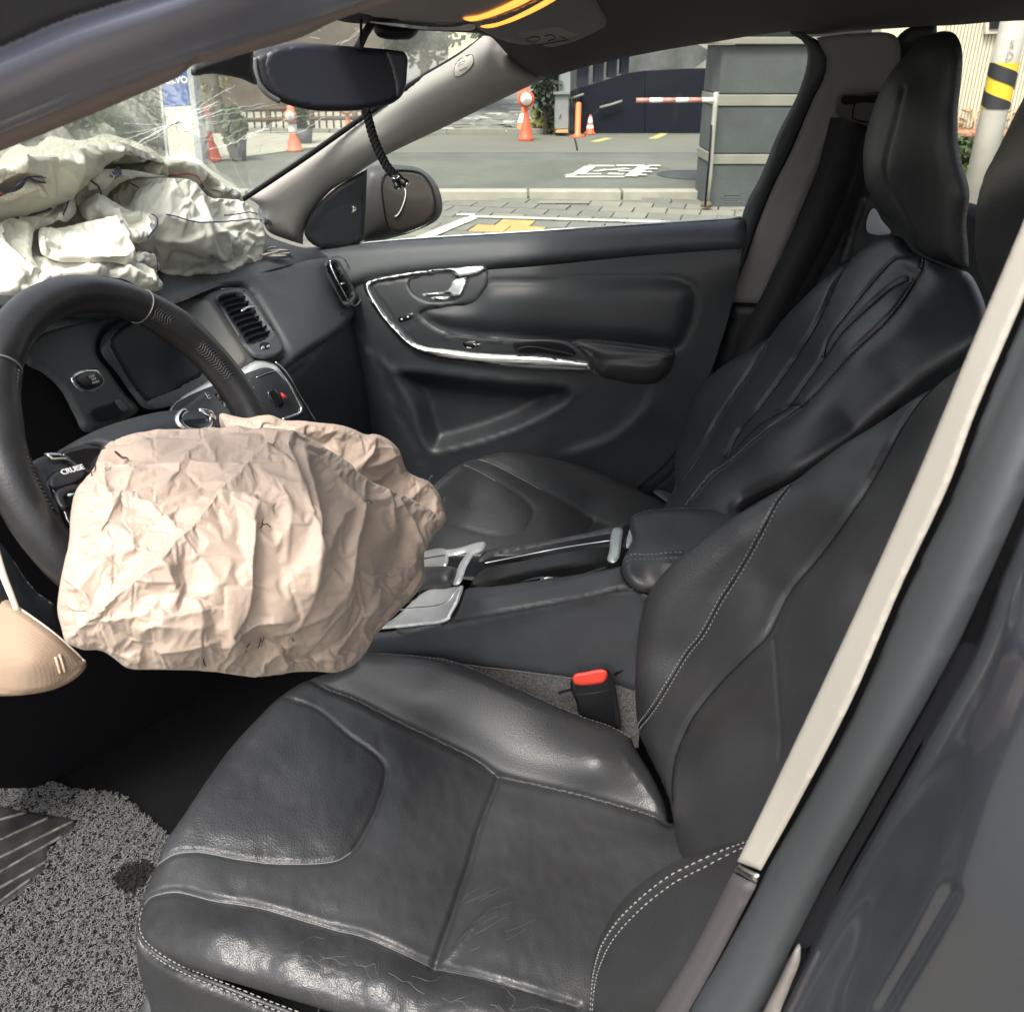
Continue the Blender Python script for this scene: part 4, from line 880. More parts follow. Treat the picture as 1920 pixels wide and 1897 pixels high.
q = np.array(k1((318, 1195), (350, 1190))); tube('key_mark', SW.pts(q[:, 0], q[:, 1])+SW.normal(q[:, 0], q[:, 1])*.011, .0012, pbr('mint_print', (.30, .45, .40), .5), kp, 5)
# steering column and stalk under the wheel
r = Relief(k1((0, 1380), (40, 1420), (110, 1520), (200, 1640), (300, 1720), (330, 1900), (330, 1900), (-60, 1900), (-60, 1900), (-60, 1380)), Surf([(0, 1020, {'pl': (Wn, WC-Wn*.06)}), (100, 1190, {'pl': (Wn, WC-Wn*.06)}), (0, 1190, {'pl': (Wn, WC-Wn*.06)}), (60, 1000, {'pl': (Wn, WC-Wn*.06)})]), 9)
r.round(.015); r.build('column_shroud', M['soft'], wheel, .03)
q, n = r.at(k1((80, 1490), (150, 1600), (220, 1670), (290, 1720)), 4, .001); tube('shroud_line', q, .0007, bpy.data.materials['seam_grey'], wheel, 5)
# ================================================================== driver seat
dseat = thing('driver_seat', 'black leather driver seat nearest the camera, worn side bolster and pale double stitching', 'car seat', (-.37, .35, .16), 'front seats')
SCu = Surf([(700, 1225, {'x': -.135}), (590, 1265, {'z': .555}), (860, 1245, {'x': -.13}), (1000, 1300, {'x': -.125}), (1100, 1350, {'x': -.125}), (1195, 1390, {'x': -.13}), (1250, 1530, {'z': .462}),
            (800, 1310, {'z': .558}), (1120, 1430, {'z': .522}), (800, 1392, {'z': .500}), (930, 1452, {'z': .482}), (1100, 1492, {'z': .468}),
            (875, 1630, {'z': .466}), (1050, 1640, {'z': .455}), (700, 1600, {'z': .495}), (600, 1500, {'z': .515}), (500, 1400, {'z': .535}), (640, 1340, {'z': .53}), (420, 1450, {'z': .525}), (330, 1590, {'z': .515}), (285, 1650, {'z': .505}),
            (440, 1690, {'z': .510}), (600, 1740, {'z': .500}), (820, 1810, {'z': .490}), (1080, 1880, {'z': .482}), (420, 1760, {'z': .530}), (560, 1800, {'z': .527}), (720, 1850, {'z': .522}), (900, 1900, {'z': .515}),
            (262, 1735, {'z': .478}), (330, 1805, {'z': .482}), (500, 1848, {'z': .49}), (700, 1900, {'z': .485}), (900, 1970, {'z': .48}), (1280, 1640, {'z': .455}), (1200, 1800, {'z': .46})], .004)
def ff(*p): return [(600+x/2.7214, 1200+y/2.7214) for x, y in p]      # zoomed region 600..1300
def fl(*p): return [(x/2.743, 1250+y/2.743) for x, y in p]           # zoomed region 0..700
out_c = fl((1790, -20), (1590, 55), (1440, 150), (1330, 260), (1200, 400), (1060, 590), (940, 770), (850, 900), (800, 1010), (760, 1100), (720, 1200), (700, 1290), (705, 1370), (740, 1430), (800, 1480))
out_c += [(340, 1812), (420, 1836), (500, 1860), (600, 1890), (700, 1920), (860, 1975), (860, 1975), (1140, 1975), (1140, 1975), (1150, 1800), (1300, 1640), (1300, 1560), (1254, 1536), (1254, 1536)]
out_c += ff((1770, 850), (1700, 690), (1610, 540), (1590, 495), (1500, 440), (1330, 380), (1100, 280), (900, 190), (700, 110), (500, 75), (300, 62), (150, 66))
pad = fl((1455, 160), (1640, 230))+ff((130, 480), (300, 610), (330, 640), (325, 720), (290, 850), (230, 980), (160, 1090), (100, 1130), (0, 1145))+fl((1430, 1020), (1250, 1000), (1100, 970), (1000, 960), (900, 975), (840, 1000))
padline = fl((1455, 160), (1640, 230))+ff((130, 480), (300, 610), (330, 660), (325, 730), (290, 850), (230, 980), (160, 1090), (90, 1132), (0, 1147))+fl((1430, 1022), (1250, 1002), (1100, 972), (1000, 960), (900, 972), (840, 1000), (800, 1020))
inseam = fl((1580, 60), (1700, 130))+ff((150, 300), (400, 425), (600, 520), (800, 620), (910, 690), (1100, 745), (1300, 790), (1500, 845), (1700, 905), (1785, 945))
cross = ff((912, 685), (890, 760), (850, 860), (800, 1000), (760, 1150), (710, 1300), (660, 1450), (610, 1590), (585, 1665))
outseam = fl((735, 1225), (770, 1190), (850, 1165), (920, 1160), (990, 1175), (1100, 1205), (1300, 1235), (1500, 1290), (1700, 1350))+ff((200, 1510), (400, 1590), (590, 1665), (800, 1720), (1000, 1780), (1310, 1875))
pipe = fl((715, 1230), (706, 1320), (735, 1400), (800, 1470), (950, 1560), (1150, 1640), (1400, 1740), (1600, 1810))+[(700, 1935)]
r = Relief(out_c, SCu, 4.2, 5)
r.round(.020)
inb = [*inseam, (1262, 1540), (1300, 1500), (1210, 1350), (1000, 1270), (860, 1220), (700, 1200), (560, 1250)]; onb = inside(r.q, cr(inb, True, 8))
h0 = r.h.copy(); r.puff(cross, .030, .008).groove(cross, .004, .006); r.h = np.where(onb, h0-.008, r.h)
r.puff(inseam, .028, .012).groove(inseam, .0045, .007).puff(outseam, .028, .012).groove(outseam, .004, .006)
r.puff(padline, .020, .006).groove(padline, .003, .004)
r.h += .020
r.groove(pipe, .0035, .004)
# the seat is worn: low creases, pulled folds by the seams
X_, Y_ = r.q[:, 0], r.q[:, 1]
r.h += np.where(onb, .0, 1)*(.0010*vnoise(X_/46, Y_/38, 3)+.0006*vnoise(X_/17, Y_/21, 4))
ob = inside(r.q, cr([(520, 1800), (640, 1760), (820, 1820), (1080, 1890), (1080, 1990), (760, 1990), (540, 1860)], True, 10))
r.h -= np.where(ob, .0007*np.exp(-np.abs(vnoise(X_/30+.8*vnoise(X_/60, Y_/60, 9), Y_/11, 8))/.10), 0)
for i in range(9):
    a = np.array(cross[-1])+np.array([6+i*9, -4-i*9]); b = a+np.array([26+i*3, -15-i*4]); r.crease([a, (a+b)/2+np.array([0, 3]), b], .004, .0012, .6)
for i in range(6):
    a = np.array(ff((1500+i*40, 560+i*55))[0]); b = a+np.array([28+i*4, 40+5*i]); r.crease([a, (a+b)/2+np.array([6, -4]), b], .006, .0016, .6)
inb = [*inseam, (1262, 1540), (1300, 1500), (1210, 1350), (1000, 1270), (860, 1220), (700, 1200), (560, 1250)]
outb = [*outseam, (1100, 2000), (700, 2000), (240, 1850), (230, 1700)]
rear = [*cross[::-1], *inseam[9:], (1320, 1560), (1320, 1700), (1140, 1900), (1085, 1885), *outseam[-4:-1][::-1]]
panels = [('thigh_pad', pad, M['leather_perf']), ('inner_bolster', inb, M['leather_worn']), ('outer_bolster', outb, M['leather_worn']), ('rear_panel', rear, M['leather'])]
for o in r.build('centre_panel', M['leather'], dseat, .012, panels): pass
cu = r
stitches('stitching', cu, fl((728, 1235), (722, 1320), (750, 1395), (815, 1455), (960, 1545), (1160, 1625), (1400, 1722), (1600, 1792))+[(700, 1925)], M['thread_w'], dseat, .005, .0025, .0007, .0004)
stitches('stitching', cu, fl((702, 1240), (692, 1330), (722, 1412), (790, 1485), (945, 1575), (1150, 1658), (1400, 1757), (1600, 1830)), M['thread_w'], dseat, .005, .0025, .0007, .0008)
q, n = cu.at(pipe, 4, .001); tube('piping', q, .0022, M['leather'], dseat, 8)
for ln, lf in ((padline[8:], .0003), (outseam[:-1], .0004)):
    q, n = cu.at(ln, 4, lf); tube('welt', q, .0010*np.interp(np.linspace(0, 1, len(q)), [0, .1, .4, 1], [.5, 1, .8, .15]) if lf > .0003 else .0010, bpy.data.materials['seam_grey'] if lf < .00035 else pbr('worn_welt', (.13, .13, .135), .45), dseat, 6)
tp = [(x, y-1.5) for x, y in ff((300, 62), (500, 75), (700, 110), (900, 190), (1100, 280), (1330, 380), (1500, 440), (1590, 497))]
stitches('stitching', cu, [(x-1, y+4) for x, y in tp], M['thread_w'], dseat, .004, .0028, .0005, .0008)
# fine cracks in the leather of the worn outer bolster
rg = np.random.default_rng(11); pr = []
for i in range(44):
    a = np.array([rg.uniform(560, 980), 0]); a[1] = 1765+(a[0]-560)*.27+rg.uniform(8, 90); d = rg.uniform(-.1, .9); pts = [a]
    for k in range(rg.integers(4, 10)):
        d += rg.normal(0, .45); pts.append(pts[-1]+rg.uniform(8, 16)*np.array([math.cos(d), math.sin(d)]))
    q, n = cu.at(pts, 5, .0001)
    pr.append(tube_geo(q, .00032, 4))
for i in range(16):
    a = np.array([rg.uniform(820, 960), rg.uniform(1690, 1800)]); b = a+np.array([rg.uniform(15, 60), rg.uniform(-30, -8)]); q, n = cu.at([a, (a+b)/2+rg.normal(0, 2, 2), b], 5, .0001); pr.append(tube_geo(q, .0002, 4))
tag(mesh_obj('leather_cracks', *join_geo(pr), pbr('crack_edge', (.07, .07, .073), .6), dseat), kind='stuff')
# side valance under the piping, seat base trim
r = Relief(fl((690, 1300), (690, 1300), (725, 1420), (800, 1500), (950, 1590), (1160, 1675), (1400, 1775), (1600, 1850))+[(760, 1975), (860, 2010), (860, 2040), (860, 2040), (290, 2040), (290, 2040)]+fl((760, 1760), (720, 1640), (690, 1500)), Surf([(252, 1740, {'z': .470}), (330, 1822, {'z': .474}), (500, 1868, {'z': .48}), (700, 1935, {'z': .475}), (270, 1870, {'z': .36}), (300, 1960, {'z': .33}), (500, 1980, {'z': .37}), (800, 2020, {'z': .42})]), 8)
r.round(.006); r.build('side_valance', M['leather'], dseat, .02)
r = Relief(fl((755, 1680), (790, 1665), (850, 1680), (1000, 1740), (1200, 1800), (1400, 1870))+[(520, 1960), (520, 2060), (520, 2060), (260, 2060), (262, 1960)], Surf([(275, 1870, {'z': .335}), (400, 1910, {'z': .345}), (520, 1960, {'z': .35}), (260, 2050, {'z': .25}), (500, 2060, {'z': .27})]), 7)
r.round(.008); r.groove(fl((770, 1715), (850, 1710), (1000, 1770), (1200, 1840)), .004, .004); r.build('seat_base', M['plastic'], dseat, .03)
# front apron of the cushion and the pedestal under it (turned away from the camera)
box('seat_pedestal', (-.37, .30, .27), (.44, .46, .24), M['matte'], dseat)
# --- backrest
SBk = Surf([(1195, 1390, {'x': -.13}), (1190, 1250, {'x': -.125}), (1220, 1110, {'x': -.125}), (1290, 1030, {'x': -.125}), (1400, 950, {'x': -.135}), (1640, 790, {'x': -.14}), (1830, 655, {'x': -.16}), (1960, 580, {'x': -.19}),
            (1485, 910, {'x': -.138}), (1400, 1090, {'x': -.155}), (1300, 1240, {'x': -.155}), (1200, 1360, {'x': -.13}), (1290, 1390, {'x': -.235}), (1400, 1235, {'x': -.245}), (1560, 1060, {'x': -.245}), (1700, 850, {'x': -.22}), (1770, 700, {'x': -.20}),
            (1350, 1180, {'x': -.165}), (1450, 1110, {'x': -.18}), (1254, 1500, {'x': -.235}), (1350, 1420, {'x': -.30}), (1460, 1250, {'x': -.32}), (1480, 1380, {'x': -.36}), (1600, 1150, {'x': -.38}), (1750, 900, {'x': -.36}), (1900, 700, {'x': -.32}), (1350, 1560, {'x': -.34}), (1560, 1450, {'x': -.44}), (1960, 900, {'x': -.44}), (1800, 1200, {'x': -.5}), (2140, 860, {'x': -.60}), (2090, 620, {'x': -.44}), (2000, 1300, {'x': -.62}), (1700, 1600, {'x': -.60})], .002)
def b4(*p): return [(1180+x/2.371, 400+y/2.371) for x, y in p]
def rr3(*p): return [(1200+x/2.667, 1200+y/2.667) for x, y in p]
out_b = [(1256, 1540), (1256, 1540), (1236, 1475), (1205, 1400), (1192, 1370), (1188, 1310), (1190, 1230), (1196, 1170), (1212, 1115), (1245, 1070), (1290, 1030), (1345, 988), (1400, 952), (1450, 920), (1505, 885), (1570, 836), (1640, 790), (1720, 728), (1790, 680), (1840, 650), (1960, 590), (2090, 560), (2170, 640), (2180, 860), (2060, 1200), (1850, 1500), (1620, 1680), (1500, 1670), (1330, 1660), (1275, 1600)]
dbl = rr3((-10, 440), (60, 370), (150, 230), (250, 60))+b4((330, 1880), (420, 1710), (500, 1580), (590, 1420), (660, 1290), (720, 1205))
pedge = rr3((150, 800), (165, 700), (200, 550), (270, 400), (400, 230), (550, 80), (640, -10))+b4((720, 1700), (870, 1510), (1040, 1280), (1140, 1110), (1240, 920), (1330, 760), (1390, 640))
csm = rr3((685, 0), (710, 150), (730, 300), (740, 450), (735, 600))
csm2 = rr3((690, -5), (660, -40))+b4((760, 1600), (900, 1440))
r = Relief(out_b, SBk, 4.2, 5); r.round(.035)
r.puff(dbl, .022, .006).groove(dbl, .0022, .003).puff(pedge, .035, .014).groove(pedge, .004, .006).groove(csm, .002, .002).puff(csm, .03, .003)
r.h += .024; r.h += .0009*vnoise(r.q[:, 0]/50, r.q[:, 1]/42, 13)
for i in range(5):
    a = np.array([1196+i*6, 1385+i*22]); r.crease([a, a+np.array([16, 30]), a+np.array([40, 70])], .005, .002, .5)
inner = [(1180, 1420), (1180, 1200), (1300, 1000), (1500, 860), *dbl[::-1]]
bol = [*dbl, (1560, 830), (1990, 560), *pedge[::-1], (1256, 1520)]
cen = [*csm, (1500, 1500), (1240, 1540), *pedge[:6]]
bpan = [('inner_side', inner, M['leather_perf']), ('back_bolster', bol, M['leather']), ('lumbar_panel', cen, M['leather'])]
r.build('back_panel', M['leather'], dseat, .03, bpan); bk_d = r
for dx in (-4.5, 4.5):
    stitches('stitching', r, [(x+dx, y+dx*.55) for x, y in dbl], M['thread_w'], dseat, .0036, .0024, .0006, .0003)
q, n = r.at(pedge, 5, .0002); tube('seam', q, .0012, M['matte'], dseat, 5)
q, n = r.at([(x, y) for x, y in dbl], 4, .0); tube('seam', q, .0010, M['matte'], dseat, 5)
# outer hip bolster of the backrest (large, near)
SO = Surf([(1090, 1800, {'x': -.545}), (1130, 1700, {'x': -.53}), (1250, 1590, {'x': -.505}), (1420, 1540, {'x': -.50}), (1300, 1680, {'x': -.59}), (1200, 1850, {'x': -.61}), (1400, 1620, {'x': -.59}), (1100, 1900, {'x': -.56}), (1180, 1970, {'x': -.62}), (1500, 1480, {'x': -.5}), (1500, 1560, {'x': -.585}), (1160, 1760, {'x': -.57})], .002)
r = Relief([(1078, 1990), (1078, 1990), (1080, 1880), (1084, 1820), (1095, 1770), (1116, 1722), (1150, 1670), (1200, 1625), (1260, 1588), (1330, 1560), (1420, 1530), (1500, 1470), (1600, 1380), (1700, 1340), (1760, 1440), (1640, 1720), (1400, 1990), (1380, 1990)], SO, 5, 6)
r.round(.04); hem = [(1092, 1900), (1098, 1840), (1113, 1793), (1150, 1735), (1200, 1685), (1260, 1640), (1330, 1603), (1400, 1560), (1470, 1505)]
hem2 = [(x+8, y+20) for x, y in hem]
r.groove([(x+4, y+10) for x, y in hem], .004, .004).puff([(x+4, y+10) for x, y in hem], .03, .008); r.dome(.022, .10); r.h += .006; r.h += .0009*vnoise(r.q[:, 0]/50, r.q[:, 1]/42, 23)
for i in range(7):
    a = np.array([1100+i*7, 1800-i*14]); b = a+np.array([16, -30+i*2]); r.crease([a, (a+b)/2+np.array([5, 2]), b], .005, .0012, .5)
r.build('hip_bolster', M['leather'], dseat, .03)
stitches('stitching', r, hem, M['thread_w'], dseat, .0044, .0026, .0007, .0003); stitches('stitching', r, hem2, M['thread_w'], dseat, .0044, .0026, .0007, .0003)
# head of the driver backrest at the right edge
SHd = Surf([(1810, 300, {'x': -.27}), (1822, 450, {'x': -.25}), (1920, 200, {'x': -.30}), (1960, 400, {'x': -.36}), (1850, 560, {'x': -.24}), (2050, 300, {'x': -.48}), (1960, 640, {'x': -.34}), (2190, 300, {'x': -.50}), (2150, 600, {'x': -.48})])
r = Relief([(1978, 90), (1930, 128), (1888, 200), (1856, 270), (1830, 326), (1815, 380), (1811, 430), (1812, 486), (1830, 545), (1852, 590), (1880, 640), (2000, 660), (2140, 640), (2200, 520), (2210, 300), (2170, 140), (2080, 70)], SHd, 8); r.round(.05); r.h += .02
r.build('headrest', M['leather'], dseat, .06)
box('back_shell', (-.38, -.34, .74), (.42, .08, .62), M['soft'], dseat, np.array(Matrix.Rotation(math.radians(-16), 3, 'X').transposed()).T, .03)
# ================================================================== passenger seat
pseat = thing('passenger_seat', 'black leather passenger seat beyond the centre console, with tall headrest', 'car seat', (.37, .35, .16), 'front seats')
def z8(*p): return [(680+x/2.4, 820+y/2.4) for x, y in p]
SPc = Surf([(938, 848, {'x': .56}), (992, 851, {'x': .585}), (1138, 891, {'x': .62}), (1255, 949, {'x': .60}), (897, 862, {'x': .50}), (972, 895, {'x': .50}), (1055, 941, {'x': .49}), (1113, 978, {'x': .48}), (1040, 890, {'x': .56}), (1150, 940, {'x': .56}), (1220, 970, {'x': .52}),
            (930, 903, {'x': .455}), (999, 957, {'x': .42}), (930, 1005, {'x': .30}), (826, 985, {'x': .28}), (850, 900, {'x': .40}), (880, 950, {'x': .38}), (820, 1040, {'x': .22}), (1050, 1000, {'x': .36}), (1180, 1020, {'x': .36}), (770, 960, {'x': .25})])
r = Relief(z8((120, 400), (200, 330), (260, 260), (330, 205), (420, 130), (480, 100), (520, 88), (620, 66), (700, 68), (800, 82), (900, 103), (1000, 132), (1100, 168), (1250, 238), (1380, 308), (1440, 400), (1440, 470), (1440, 470), (1100, 520), (500, 560), (280, 560), (200, 600), (60, 600)), SPc, 5)
r.round(.016); i1 = z8((520, 96), (600, 128), (700, 180), (800, 235), (900, 290), (970, 330), (1040, 380), (1180, 420)); i2 = z8((455, 125), (520, 155), (600, 200), (680, 250), (740, 295), (765, 335), (755, 385), (735, 420), (690, 440), (600, 446), (500, 425), (400, 395), (330, 385), (240, 400)); 
r.puff(i1, .02, .008).groove(i1, .0035, .005).puff(i2, .02, .005).groove(i2, .003, .004).groove(z8((1040, 380), (1020, 410), (1000, 440)), .003, .004); r.h += .013
r.build('seat_cushion', M['leather'], pseat, .05, [('thigh_pad', [*i2, *z8((200, 360), (300, 220), (420, 130))], M['leather_perf']), ('outer_bolster', [*i1, *z8((1300, 420), (1460, 330), (1200, 150), (900, 60), (560, 40), (480, 90))], M['leather_worn'])])
q, n = r.at(i1[:4], 4, .0012); tube('welt', q, .0010, bpy.data.materials['worn_welt'], pseat, 5)
q, n = r.at(i2[:3], 4, .001); tube('welt', q, .0009, bpy.data.materials['worn_welt'], pseat, 5)
# belt stalk beside the cushion end
patch('belt_stalk', z8((1300, 262), (1335, 255), (1400, 285), (1440, 320), (1400, 330), (1330, 290)), SPc, M['plastic'], pseat, .004, .01, 4, lift=.03)
SPb = Surf([(1264, 906, {'x': .60}), (1298, 746, {'x': .61}), (1370, 674, {'x': .60}), (1441, 628, {'x': .58}), (1538, 527, {'x': .53}), (1635, 451, {'x': .46}), (1678, 440, {'x': .42}), (1382, 737, {'x': .555}), (1319, 847, {'x': .56}), (1500, 600, {'x': .515}),
            (1572, 527, {'x': .49}), (1492, 678, {'x': .48}), (1391, 805, {'x': .48}), (1550, 640, {'x': .36}), (1450, 760, {'x': .40}), (1620, 540, {'x': .36}), (1703, 527, {'x': .30}), (1644, 569, {'x': .28}), (1547, 674, {'x': .25}), (1429, 792, {'x': .27}), (1361, 855, {'x': .34}),
            (1733, 489, {'x': .25}), (1686, 581, {'x': .19}), (1602, 666, {'x': .17}), (1517, 754, {'x': .165}), (1433, 813, {'x': .165}), (1349, 885, {'x': .165}), (1298, 948, {'x': .17}), (1800, 520, {'x': .2}), (1800, 620, {'x': .115}), (1850, 600, {'x': .12}), (1600, 800, {'x': .115}), (1400, 940, {'x': .12}), (1700, 720, {'x': .115})], .006)
out_p = b4((150, 1320), (150, 1320), (185, 1250), (200, 1200), (203, 1100), (228, 980), (280, 825), (330, 752), (450, 652), (540, 600), (620, 542), (680, 475), (740, 412), (850, 302), (960, 212), (1080, 125), (1160, 92), (1200, 100), (1260, 170), (1340, 205), (1430, 245), (1505, 262), (1560, 350), (1585, 440), (1560, 560), (1300, 760), (1000, 1000), (700, 1200), (480, 1330), (480, 1400), (480, 1400), (250, 1400))
s1 = b4((622, 545), (610, 590), (580, 650), (480, 800), (400, 920), (330, 1060), (230, 1210)); s2 = b4((975, 215), (930, 305), (850, 480), (740, 660), (600, 850), (500, 960), (430, 1080))
s3 = b4((1240, 300), (1170, 340), (1100, 400), (960, 530), (870, 650), (790, 760), (700, 870), (590, 930), (430, 1080)); s4 = b4((1310, 205), (1312, 240), (1280, 300), (1200, 430), (1000, 630), (800, 840), (600, 980), (400, 1150), (270, 1310))
s5 = b4((700, 870), (720, 858), (750, 855), (785, 862), (800, 845)); s6 = b4((1240, 300), (1190, 305), (1120, 350), (1060, 430)); s7 = b4((1270, 195), (1200, 215), (1130, 280), (1070, 350), (960, 480), (900, 560), (870, 640))
r = Relief(out_p, SPb, 3.2, 5); r.round(.022)
for s_, w_, h_ in ((s1, .018, .005), (s2, .026, .007), (s3, .026, .007), (s4, .018, .005)): r.puff(s_, w_, h_).groove(s_, .0030, .007)
r.groove(s5, .002, .003).groove(s7, .003, .003); r.h += .018; r.h += .0008*vnoise(r.q[:, 0]/50, r.q[:, 1]/42, 33)
pp = [('outer_bolster', [*s2, *b4((150, 1330), (100, 900), (300, 600), (700, 350), (960, 150))], M['leather']), ('centre_panel', [*s2, *s3[::-1], *b4((1270, 190), (1180, 60), (1000, 180))], M['leather']), ('inner_bolster', [*s3, *b4((260, 1320)), *s4[::-1]], M['leather_worn'])]
r.build('back_side', M['leather'], pseat, .04, pp)
for s_ in (s1, s2, s3, s4, s5, s7):
    q, n = r.at(s_, 4, .0002); tube('seam', q, .0013, M['matte'], pseat, 5)
for dx in (-3.2, 3.2):
    stitches('stitching', r, [(x+dx, y+dx*.6) for x, y in s4], M['thread_g'], pseat, .004, .0022, .0009, .0004)
stitches('stitching', r, [(x+3, y+1.5) for x, y in s1], M['thread_g'], pseat, .004, .0022, .0009, .0004)
# headrest
SHr = Surf([(1617, 280, {'x': .47}), (1640, 180, {'x': .46}), (1700, 90, {'x': .40}), (1622, 340, {'x': .46}), (1660, 410, {'x': .41}), (1704, 193, {'x': .27}), (1672, 300, {'x': .285}), (1704, 398, {'x': .275}), (1729, 462, {'x': .27}), (1750, 300, {'x': .245}), (1798, 200, {'x': .25}), (1805, 340, {'x': .25}), (1812, 480, {'x': .25}), (1740, 80, {'x': .30}), (1645, 280, {'x': .37})], .012)
r = Relief([(1700, 96), (1672, 128), (1648, 168), (1630, 215), (1618, 262), (1615, 300), (1619, 340), (1632, 374), (1652, 404), (1680, 430), (1700, 452), (1722, 476), (1760, 494), (1800, 506), (1813, 504), (1813, 504), (1812, 470), (1809, 420), (1815, 362), (1808, 330), (1797, 290), (1793, 220), (1798, 150), (1800, 110), (1795, 80), (1783, 62), (1760, 58), (1725, 72)], SHr, 5)
r.round(.03); sm = [(1704, 170), (1693, 215), (1685, 247), (1674, 290), (1672, 320), (1678, 345), (1690, 372), (1704, 398), (1722, 440), (1732, 476)]
r.groove(sm, .0025, .003); r.h += .018; r.build('headrest', M['leather'], pseat, .06)
# ================================================================== seat belts and the driver's buckle
bel = thing('seat_belt', 'black passenger seat belt hanging slack along the far pillar', 'seat belt', P(1560, 300, x=.585))
q = np.array(cr([(1590, 222), (1560, 330), (1520, 430), (1470, 530), (1430, 610), (1395, 680)], False, 8)); c = SB.pts(q[:, 0], q[:, 1])-np.array([.02, 0, 0])
v, f = tube_geo(c, .030, 4, flat=.06, up=(1, 0, 0)); mesh_obj('webbing', v, f, M['belt'], bel)
q = np.array(cr([(1600, 228), (1590, 330), (1545, 440), (1490, 540), (1450, 600)], False, 8)); c = SB.pts(q[:, 0], q[:, 1])-np.array([.008, 0, 0])
v, f = tube_geo(c, .030, 4, flat=.06, up=(1, 0, 0)); mesh_obj('webbing', v, f, M['belt'], bel)
patch('belt_guide', [(1303, 716), (1314, 716), (1314, 740), (1304, 742)], SB, M['plastic'], bel, .002, .006, 3, lift=.02)
buck = thing('seat_belt_buckle', 'black seat belt buckle with red button between seat and console', 'buckle', P(1115, 1310, x=-.075))
SBu = Surf([(1070, 1290, {'x': -.118}), (1140, 1260, {'x': -.108}), (1085, 1340, {'x': -.12}), (1160, 1365, {'x': -.112}), (1100, 1265, {'x': -.110})])
patch('buckle_body', z8((934, 1112), (950, 1075), (1000, 1060), (1095, 1042), (1118, 1062), (1125, 1100), (1148, 1200), (1160, 1290), (1152, 1310), (1060, 1280), (975, 1245), (960, 1190)), SBu, M['gloss'], buck, .005, .03, 4, lift=.004)
patch('buckle_side', z8((1108, 1050), (1125, 1075), (1148, 1190), (1160, 1290), (1150, 1305), (1130, 1200), (1112, 1110)), SBu, M['matte'], buck, .002, .02, 4, lift=.006)
patch('release_button', z8((944, 1080), (955, 1062), (1000, 1052), (1085, 1041), (1100, 1050), (1100, 1075), (1085, 1098), (1040, 1108), (980, 1112), (955, 1106)), SBu, M['red'], buck, .004, .01, 3, lift=.010)
q = SBu.pts(*np.array(z8((945, 1150), (1040, 1142), (1120, 1128))).T)-np.array([.004, 0, 0]); tube('parting_line', q, .0008, M['soft'], buck, 5)
q = SBu.pts(*np.array(z8((1125, 1105), (1160, 1085), (1225, 1030))).T)+np.array([.02, 0, 0]); tube('buckle_cable', q, .0022, M['matte'], buck, 6)
q = SBu.pts(*np.array(z8((870, 1190), (900, 1180), (950, 1172))).T)+np.array([.02, 0, 0]); tube('buckle_cable', q, .0022, M['matte'], buck, 6)
# ================================================================== centre console, parts of the car
SKs = SPlane((np.array([1.0, 0, 0]), np.array([-.088, 0, 0])))
r = Relief(z8((-60, 870), (60, 880), (200, 862), (410, 828), (800, 755), (1215, 686), (1260, 700), (1330, 720), (1400, 760), (1400, 1120), (1400, 1120), (1220, 1135), (1130, 1110), (930, 1078), (700, 1048), (440, 1016), (350, 990), (-60, 1010), (-60, 1010)), SKs, 8)
r.round(.004); con = r.build('console_side', M['plastic'], car, .02)
r = Relief(z8((400, 1000), (440, 1016), (700, 1048), (930, 1078), (1130, 1108), (1240, 1135), (1240, 1400), (1240, 1400), (300, 1400), (300, 1400), (330, 985)), SPlane((np.array([1.0, 0, 0]), np.array([-.088, 0, 0]))), 8); r.h -= .006
r.build('console_carpet', M['carpet_g'], car, .01)
q = SKs.pts(*np.array(cr(z8((420, 1012), (700, 1046), (930, 1076), (1130, 1106)), False, 6)).T)-np.array([.003, 0, 0]); tube('carpet_edge', q, .0009, bpy.data.materials['seam_grey'], car, 5)
# upper shell: near rim (top + upper side), far rim, end pieces
STc = Surf([(905, 1100, {'x': -.072}), (1165, 1064, {'x': -.072}), (870, 1125, {'x': -.086}), (1165, 1085, {'x': -.086}), (905, 1020, {'x': .075}), (1180, 988, {'x': .08}), (850, 1162, {'x': -.09}), (1186, 1103, {'x': -.09}), (1040, 1060, {'x': 0.0}), (740, 1180, {'x': -.09}), (760, 1060, {'x': .05}), (1250, 1120, {'x': -.09})], .004)
r = Relief(z8((455, 688), (600, 668), (800, 640), (1000, 610), (1110, 590), (1165, 580), (1175, 620), (1200, 660), (1260, 695), (1320, 705), (1320, 722), (1260, 712), (1215, 688), (1000, 722), (800, 758), (600, 795), (430, 826), (150, 872), (150, 850), (400, 812), (440, 740)), STc, 5)
r.round(.006); r.h += .004; r.crease(z8((430, 745), (800, 690), (1160, 622), (1190, 650)), .012, .003, .3); r.build('console_rim', pbr('console_plastic', (.042, .044, .048), .45, 0, [('voronoi', 620, .4, .0005)], (20, .1)), car, .02)
r = Relief(z8((540, 520), (600, 500), (800, 468), (1000, 432), (1190, 398), (1206, 412), (1150, 425), (1000, 452), (800, 490), (600, 530), (520, 560)), STc, 5); r.round(.004); r.h += .004
r.build('console_rim', bpy.data.materials['console_plastic'], car, .02)
